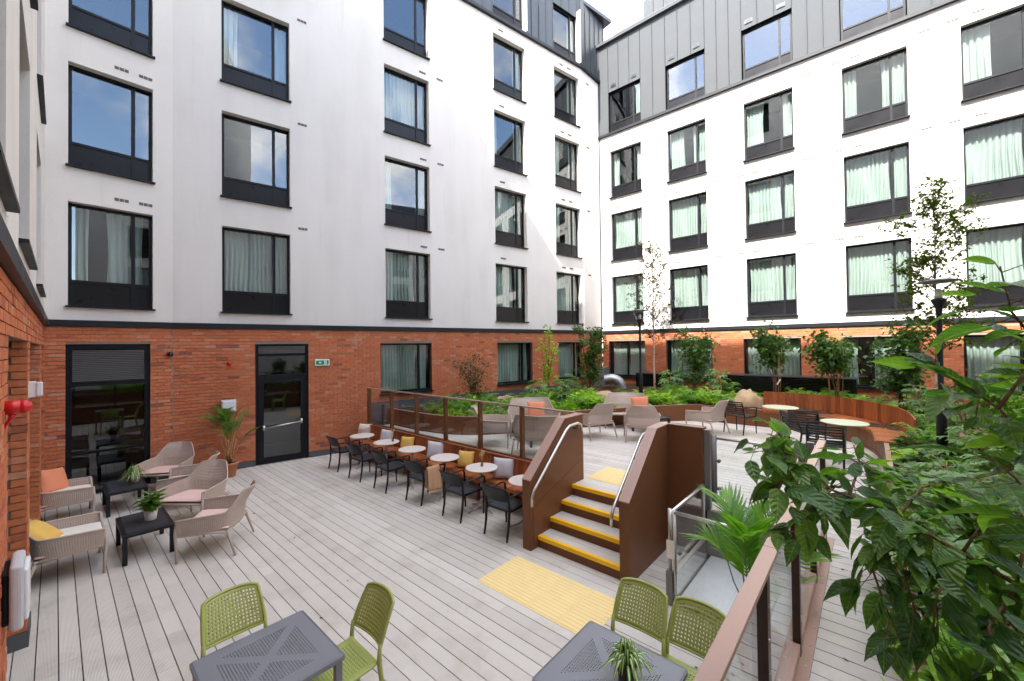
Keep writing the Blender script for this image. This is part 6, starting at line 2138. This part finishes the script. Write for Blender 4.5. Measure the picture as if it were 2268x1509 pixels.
fat = [((0.62, 4.7), 1.0, 22, 0.42, 'tall fatsia with broad pale leaves halfway along the walkway bed', 1.1), ((0.55, 3.55), 0.75, 18, 0.38, 'low fatsia pressed against the walkway planter edge', 1.0),
       ((0.95, 5.7), 0.95, 20, 0.42, 'fatsia in the walkway bed beyond the tall one', 1.05), ((0.62, 6.7), 0.55, 15, 0.30, 'fatsia beside the planter edge just short of the curved bench', 1.0),
       ((1.05, 8.1), 0.72, 18, 0.36, 'pale fatsia spilling over the end of the curved bench', 1.05), ((1.5, 7.0), 0.9, 18, 0.4, 'fatsia at the back of the walkway bed near the lamp post', 1.0),
       ((-6.95, 10.15), 0.85, 18, 0.34, 'silvery fatsia behind the flat boulder and sofa', 1.35), ((-7.35, 9.35), 0.85, 18, 0.40, 'drooping fatsia behind the sofa at the glass balustrade', 1.35),
       ((-4.85, 13.2), 0.95, 18, 0.36, 'fatsia beside the lamp post in front of the short screen', 1.4), ((-3.55, 13.75), 1.05, 18, 0.36, 'upright fatsia in front of the long louvred screen', 1.35),
       ((-7.6, 11.6), 0.9, 16, 0.34, 'fatsia below the ground floor window near the corner', 1.3), ((0.75, 12.3), 0.9, 18, 0.36, 'fatsia between curved bench and dense shrub', 1.0)]
for i, ((x, y), h, n, sp, lab, sc) in enumerate(fat):
    fatsia((x, y, bz(x, y)), h, n, sp, 60 + i, lab, sc)

# ---- ground cover: ferns, hostas and lime perennials from a few mother plants
def fern_mesh(seed, R, nf, lk):
    rs = random.Random(seed)
    mb = MB()
    for f in range(nf):
        a = 2 * PI * f / nf + rs.uniform(-.3, .3)
        L = R * rs.uniform(0.7, 1.1); H = R * rs.uniform(0.45, 0.95)
        prev = None
        for i in range(1, 15):
            t = i / 15
            p = V((math.cos(a) * L * t, math.sin(a) * L * t, H * math.sin(PI * 0.72 * t)))
            tg = V((math.cos(a), math.sin(a), 0.3))
            side = V((-math.sin(a), math.cos(a), 0))
            w = 0.24 * L * math.sin(PI * (0.12 + 0.86 * t)) 
            for s in (-1, 1):
                d = side * s + V((math.cos(a), math.sin(a), 0)) * 0.45 + V((0, 0, rs.uniform(-.25, .1)))
                small_leaf(mb, p, d, w, w * 0.15, rs, 0.1)
        mb.tube([(0, 0, 0), (math.cos(a) * L * .5, math.sin(a) * L * .5, H * math.sin(PI * .36)), (math.cos(a) * L, math.sin(a) * L, H * math.sin(PI * .72))], [0.003, 0.002, 0.001], 3, cap=False)
    return mb.mesh('foliage', LEAF[lk])
def hosta_mesh(seed, R, nl, lk, wf=0.30):
    rs = random.Random(seed)
    mb = MB()
    src = heart_leaf('proto', 1.0, wf, 0.55, 0.5, LEAF[lk], 5)
    vs = [v.co.copy() for v in src.vertices]; fs = [tuple(p.vertices) for p in src.polygons]
    for i in range(nl):
        a = i * 2.4
        k = (i + 1) / nl
        d = V((math.cos(a), math.sin(a), 1.2 - 1.25 * k + rs.uniform(-.15, .15))).normalized()
        B = basis_to(d) * (R * rs.uniform(0.6, 1.0))
        o = V((math.cos(a), math.sin(a), 0)) * 0.10 * R * k + V((0, 0, rs.uniform(0, 0.28) * R))
        mb.add([o + B @ v for v in vs], fs)
    bpy.data.meshes.remove(src)
    return mb.mesh('foliage', LEAF[lk], True)
def mound_mesh(seed, R, n, lk, ll):
    rs = random.Random(seed)
    mb = MB()
    for i in range(n):
        a, r = rs.uniform(0, 6.28), R * rs.random() ** 0.5
        z = 0.75 * R * (1 - (r / R) ** 2) * rs.uniform(0.5, 1.1)
        small_leaf(mb, V((math.cos(a) * r, math.sin(a) * r, z)), V((math.cos(a) * 0.8 + rs.uniform(-.6, .6), math.sin(a) * 0.8 + rs.uniform(-.6, .6), rs.uniform(-.3, .7))), ll * rs.uniform(.7, 1.2), ll * 0.34, rs)
    return mb.mesh('foliage', LEAF[lk])
COVER = [('fern', fern_mesh(1, 0.42, 13, 'fern'), 'feathery green fern in the raised beds', 'fern'), ('fern', fern_mesh(2, 0.34, 11, 'fern'), None, None),
         ('hosta', hosta_mesh(3, 0.38, 18, 'fern'), 'green rosette of strap leaves in the raised beds', 'plant'), ('lime_perennial', mound_mesh(4, 0.36, 150, 'lime', 0.15), 'lime leaved mound in the raised beds', 'plant'),
         ('variegated_plant', mound_mesh(5, 0.30, 150, 'varieg', 0.11), 'cream variegated mound in the raised beds', 'plant'), ('hosta', hosta_mesh(6, 0.32, 16, 'lime', 0.24), None, None),
         ('dark_perennial', mound_mesh(7, 0.34, 160, 'dark', 0.13), 'dark green low mound in the raised beds', 'plant')]
labels = {'fern': ('feathery green fern', 'fern', 'ferns in the beds'), 'hosta': ('rosette of fresh green strap leaves', 'plant', 'strap leaved rosettes in the beds'),
          'lime_perennial': ('lime leaved mound', 'plant', 'lime mounds in the beds'), 'variegated_plant': ('cream variegated mound', 'plant', 'variegated mounds in the beds'),
          'dark_perennial': ('dark green low mound', 'plant', 'dark mounds in the beds')}
LANDMARK = [((-8.7, 7.3), 'behind the glass balustrade by the brick wall'), ((-8.9, 8.4), 'under the bronze shrub'), ((-7.0, 8.3), 'behind the sofa at the balustrade'), ((-7.8, 10.6), 'under the thin open shrub'),
            ((-6.25, 11.0), 'around the flat boulder'), ((-6.3, 9.6), 'at the planter edge between the two sofas'), ((-5.5, 11.2), 'behind the sofa near the lamp post'), ((-5.3, 12.4), 'at the foot of the far lamp post'), ((-7.5, 12.8), 'by the grey cabinet in the corner'),
            ((-5.9, 14.4), 'under the slender birch'), ((-4.4, 13.4), 'in front of the loose drooping shrub'), ((-3.6, 13.0), 'beside the golden boulder'), ((-2.2, 14.0), 'under the caned shrub behind the bench end'),
            ((-0.7, 14.3), 'before the long louvred screen'), ((0.8, 13.0), 'beyond the outside of the curved bench'), ((0.8, 9.2), 'around the lamp post by the bench end'), ((1.6, 10.6), 'around the buff boulder'),
            ((2.2, 8.6), 'at the back of the walkway bed'), ((0.5, 6.8), 'along the walkway edge short of the bench'), ((1.7, 6.2), 'in the middle of the walkway bed'), ((0.5, 4.4), 'along the walkway edge by the tall fatsia'),
            ((1.6, 4.0), 'beneath the dark low shrub'), ((0.5, 2.6), 'below the leaning dogwood'), ((1.9, 2.2), 'behind the dogwood trunk')]
rsc = random.Random(77)
def cover(x, y, kind, sc):
    nm, me = COVER[kind][0], COVER[kind][1]
    o = link(nm, me, None, (x, y, bedz(x, y) - 0.01), rsc.uniform(0, 6.28))
    o.scale = (sc, sc, sc * rsc.uniform(0.85, 1.15))
    near_what = min(LANDMARK, key=lambda t: (V(t[0]) - V((x, y))).length)[1]
    tag(o, '%s %s' % (labels[nm][0], near_what), labels[nm][1], labels[nm][2])
fl_ = resample(FRONT, 100)
for i in range(14, 100):
    t = (fl_[min(100, i + 1)] - fl_[i - 1]).normalized()
    n = V((-t.y, t.x))
    for row, off in enumerate((0.34, 0.68, 1.10, 1.6, 2.2)):
        if i < 34 and rsc.random() < 0.45: continue
        if rsc.random() < (0.30, 0.36, 0.42, 0.55, 0.65)[row]: continue
        p = fl_[i] + n * (off + rsc.uniform(-.12, .12)) + t * rsc.uniform(-.08, .08)
        if p.y > 15.9 or p.x < xwall(p.y) + 0.25: continue
        if -3.2 < p.x < -2.2 and 12.6 < p.y < 13.6: continue
        if (p - V((-6.25, 11.5))).length < 0.62 or (p - V((-8.35, 9.15))).length < 0.4: continue
        kind = rsc.choices(range(7), (4, 4, 5, 6, 3 if row == 0 else 2, 5, 2))[0]
        cover(p.x, p.y, kind, rsc.uniform(0.6, 0.9) if row == 0 else rsc.uniform(0.8, 1.35))
for i in range(170):
    x, y = (rsc.uniform(0.36, 2.4), rsc.uniform(1.0, 12.5)) if i < 120 else (rsc.uniform(0.34, 1.1), rsc.uniform(1.6, 7.5))
    if y > 10 and x < 0.8: continue
    if (V((x, y)) - V((1.55, 10.4))).length < 0.6: continue
    kind = rsc.choices(range(7), (6, 5, 3, 2, 1, 2, 4))[0]
    cover(x, y, kind, rsc.uniform(0.75, 1.25))
for i in range(34):
    x, y = rsc.uniform(-2.2, 1.5), rsc.uniform(13.3, 15.0)
    cover(x, y, rsc.choices(range(7), (4, 4, 4, 3, 1, 3, 3))[0], rsc.uniform(0.8, 1.2))

# bark chips scattered on the soil
def chips(fn, n, seed, label):
    rs = random.Random(seed)
    mb = MB()
    for i in range(n):
        u, v = rs.random(), rs.random()
        x, y, z = fn(u, v)
        s = rs.uniform(0.012, 0.035)
        R3 = Matrix.Rotation(rs.uniform(0, 6.28), 3, 'Z') @ Matrix.Rotation(rs.uniform(-.5, .5), 3, 'X')
        mb.add([V((x, y, z + 0.006)) + R3 @ V(q) for q in ((-s, -s * .4, 0), (s, -s * .3, 0), (s * .8, s * .4, 0.004), (-s * .9, s * .35, 0.004))], [(0, 1, 2, 3)])
    o = mb.build('bark_chips', M['chips'])
    tag(o, label, 'mulch', None, 'stuff')
m, nt, b = mat('bark_chips')
fr_i, _g = island_random(nt)
rp = ramp(nt, [(0, (0.03, 0.018, 0.012)), (0.5, (0.10, 0.055, 0.03)), (0.85, (0.18, 0.10, 0.055)), (1, (0.30, 0.20, 0.12))])
nt.links.new(fr_i.outputs[0], rp.inputs[0]); nt.links.new(rp.outputs[0], b.inputs['Base Color']); b.inputs['Roughness'].default_value = 0.9
M['chips'] = m
chips(bed_north, 9000, 1, 'brown bark chips covering the bed along the white wing')
chips(bed_east, 7000, 2, 'brown bark chips covering the bed beside the walkway')

# ---- potted plants
def blade(mb, a, L, H, w, seed_dir, rs, mi_mid, mi_edge, n=7):
    side = V((-math.sin(a), math.cos(a), 0))
    rows = []
    for i in range(n + 1):
        t = i / n
        c = V((math.cos(a) * L * t, math.sin(a) * L * t, H * math.sin(PI * min(1.0, t * 0.95)) * (1 - 0.25 * t) - 0.35 * H * max(0, t - 0.6)))
        ww = w * (0.55 + 0.9 * math.sin(PI * (0.08 + 0.86 * t)) * 0.6) * (1 if t < 0.98 else 0.15)
        row = []
        for k, dz in ((-1, 0.25), (-0.45, 0.0), (0.45, 0.0), (1, 0.25)):
            row.append(len(mb.v)); mb.v.append(tuple(c + side * (k * ww) + V((0, 0, dz * ww))))
        rows.append(row)
    for p, q in zip(rows[:-1], rows[1:]):
        for j in range(3):
            mb.f.append((p[j], p[j + 1], q[j + 1], q[j])); mb.m.append(mi_mid if j == 1 else mi_edge)
def pot(root, r0, r1, h, m, rim=0.0, soil=True):
    prof = [(r0 * 0.9, 0.0), (r0, 0.006), (r1, h - rim)] + ([(r1 + 0.008, h - rim), (r1 + 0.010, h)] if rim else [(r1, h)]) + [(r1 - 0.008, h), (r1 - 0.012, h - 0.03), (0.001, h - 0.032)]
    MB().lathe(prof, 28).build('pot', M[m], root, True)
    if soil:
        MB().lathe([(r1 - 0.011, h - 0.034), (r1 * 0.5, h - 0.024), (0.001, h - 0.022)], 18).build('soil', M['soil'], root, True)
def spider(loc, label, potm, R, seed, h=0.10, r=0.058):
    rs = random.Random(seed)
    root = empty('spider_plant', loc, 0, label, 'plant')
    pot(root, r * 0.85, r, h, potm)
    for i in range(46):
        mb = MB()
        a = i * 2.4 + rs.uniform(-.2, .2)
        k = i / 46
        blade(mb, a, R * (0.25 + 0.9 * k) * rs.uniform(0.8, 1.1), R * (1.05 - 0.75 * k) * rs.uniform(0.8, 1.15), 0.0095 * rs.uniform(0.8, 1.2), 0, rs, 1 if seed % 2 else 0, 0 if seed % 2 else 1)
        mb.build('blade', [LEAF['spider'], LEAF['spidercream']], root, True).location = (0, 0, h - 0.02)
    return root
spider((-10.36, 0.98, 0.414), 'spider plant in an olive pot on the coffee table by the tall window', 'greenpot', 0.27, 3, 0.11, 0.072)
spider((-1.19, 2.41, 0.753), 'striped spider plant in a dark ridged pot on the square table', 'darkpot', 0.17, 5, 0.13, 0.062)
bp_ = empty('pot_plant', (-7.93, 0.93, 0.414), 0, 'bushy glossy green plant in a white pot on the coffee table', 'plant')
pot(bp_, 0.066, 0.080, 0.15, 'whitepot')
rs = random.Random(9)
src = heart_leaf('leaf', 0.125, 0.034, 0.35, 0.8, LEAF['palm'], 5)
st = MB()
for i in range(12):
    a = i * 2.4; r = 0.14 * rs.random() ** 0.5
    top = V((math.cos(a) * r, math.sin(a) * r, 0.25 + 0.16 * rs.random()))
    st.tube([(0, 0, 0.12), top], [0.003, 0.002], 4)
    for l in range(11):
        t = 0.35 + 0.65 * l / 10
        q = V((0, 0, 0.12)).lerp(top, t)
        b_ = l * 2.4 + i
        d = V((math.cos(b_), math.sin(b_), rs.uniform(-.1, .9)))
        o = link('leaf', src, bp_)
        o.matrix_local = Matrix.Translation(q) @ (basis_to(d) * rs.uniform(.7, 1.15)).to_4x4()
st.build('stalks', M['stake'], bp_)['kind'] = 'stuff'

def frond_mesh(L, n, lw, ll, lk, arch, seed, spread=0.75):
    """arching palm frond with paired leaflets: grows along +X"""
    rs = random.Random(seed)
    mb = MB()
    pts = []
    for i in range(13):
        t = i / 12
        pts.append(V((L * t * (1 - 0.18 * arch * t), 0, L * arch * math.sin(PI * 0.5 * t) * 0.25 - L * arch * 0.40 * max(0, t - 0.25) ** 2)))
    mb.tube(pts, [0.006 - 0.0042 * i / 12 for i in range(13)], 5)
    for i in range(n):
        t = 0.28 + 0.72 * i / n
        k = min(11, int(t * 12)); p = pts[k].lerp(pts[k + 1], t * 12 - k)
        tg = (pts[k + 1] - pts[k]).normalized()
        l = ll * math.sin(PI * (0.18 + 0.74 * (i / n))) * rs.uniform(0.9, 1.1)
        for s in (-1, 1):
            d = (V((0, s, 0)) * spread + tg * (0.75 + 0.5 * i / n) + V((0, 0, 0.16))).normalized()
            B = basis_to(d, V((0, -s * 0.5, 1)).normalized())
            row = []
            base = len(mb.v)
            for (x, w, z) in ((0, 0.3, 0), (0.3, 1.0, 0.01), (0.65, 0.8, -0.05), (1.0, 0.05, -0.20)):
                for q in (-1, 0, 1):
                    mb.v.append(tuple(p + B @ V((l * x, lw * w * q, l * z + (0 if q else -0.25 * lw * w)))))
            for a in range(3):
                for b in range(2):
                    j = base + a * 3 + b
                    mb.f.append((j, j + 1, j + 4, j + 3)); mb.m.append(0)
    return mb.mesh('frond', LEAF[lk], True)
def palm(loc, label, n, L, seed, potspec, lean=0.55, base_h=0.30, lk='palm', ll=0.20, lw=0.011, stalk=0.4, leaflets=24):
    rs = random.Random(seed)
    root = empty('potted_palm', loc, 0, label, 'palm')
    r0, r1, h, pm, rim = potspec
    pot(root, r0, r1, h, pm, rim)
    F = [frond_mesh(L * q, leaflets, lw, ll, lk, ar, seed + k) for k, (q, ar) in enumerate(((1.0, 0.9), (0.85, 1.2), (0.72, 0.6)))]
    stalks = MB()
    for i in range(n):
        a = i * 2.4 + rs.uniform(-.3, .3)
        el = rs.uniform(lean, 1.35) if i > n * 0.3 else rs.uniform(1.15, 1.5)
        b = V((rs.uniform(-.05, .05), rs.uniform(-.05, .05), h - 0.03))
        top = b + V((math.cos(a) * math.cos(el) * 0.25, math.sin(a) * math.cos(el) * 0.25, base_h * rs.uniform(0.5, 1.2)))
        stalks.tube([b, b.lerp(top, 0.5) + V((0, 0, 0.02)), top], [0.010, 0.008, 0.006], 6)
        d = V((math.cos(a) * math.cos(el), math.sin(a) * math.cos(el), math.sin(el)))
        o = link('frond', F[i % 3], root)
        o.matrix_local = Matrix.Translation(top) @ basis_to(d, V((-math.cos(a) * 0.6, -math.sin(a) * 0.6, 1)).normalized(), rs.uniform(-.3, .3)).to_4x4()
    stalks.build('stalks', M['stake'] if stalk else M['bark'], root, True)['kind'] = 'stuff'
    return root
palm((-10.95, 2.62, 0), 'slender feathery palm in a terracotta pot beside the garden door', 14, 0.82, 4, (0.12, 0.185, 0.33, 'terracotta', 0.045), 0.55, 0.62, 'palm', 0.21, 0.0085, 0.4, 17)
palm((-0.78, 4.08, 0), 'bright green palm in a terracotta pot behind the walkway balustrade', 10, 0.60, 7, (0.13, 0.20, 0.36, 'terracotta', 0.045), 0.75, 0.62, 'kentia', 0.36, 0.015, 0.4, 11)

# plant tags and labels left on the new shrubs
for i, (x, y, z, a, lab) in enumerate(((-8.75, 8.05, 1.35, 0.2, 'white nursery tag on the bronze shrub'), (-2.0, 13.95, 1.75, 0.5, 'white nursery tag hanging from the caned shrub behind the bench'), (-3.95, 12.75, 1.18, 0.0, 'white plant label stuck in the bed edge near the boulder'))):
    o = MB().box(-0.018, 0.018, -0.002, 0.002, -0.09, 0.09).build('plant_tag', M['tag'], None, False, (x, y, z))
    o.rotation_euler = (0.1, a, 0.6)
    tag(o, lab, 'tag', 'nursery tags')

# a few fallen leaves on the boards
rs = random.Random(31)
fl2 = MB()
for i in range(46):
    if i < 16: x, y, z = rs.uniform(-0.3, 0.15), rs.uniform(2.6, 5.8), UP
    elif i < 32: x, y, z = rs.uniform(-6.0, 0.1), rs.uniform(6.4, 11.0), UP
    else: x, y, z = rs.uniform(-9.5, -1.0), rs.uniform(0.6, 4.3), 0.0
    if x < curve_x(y) + 0.1 and z > 0: continue
    small_leaf(fl2, V((x, y, z + 0.006)), V((rs.uniform(-1, 1), rs.uniform(-1, 1), rs.uniform(-.02, .1))), rs.uniform(0.025, 0.05), rs.uniform(0.009, 0.015), rs)
tag(fl2.build('fallen_leaves', LEAF['bronze']), 'few small brown fallen leaves lying on the decks', 'leaves', None, 'stuff')
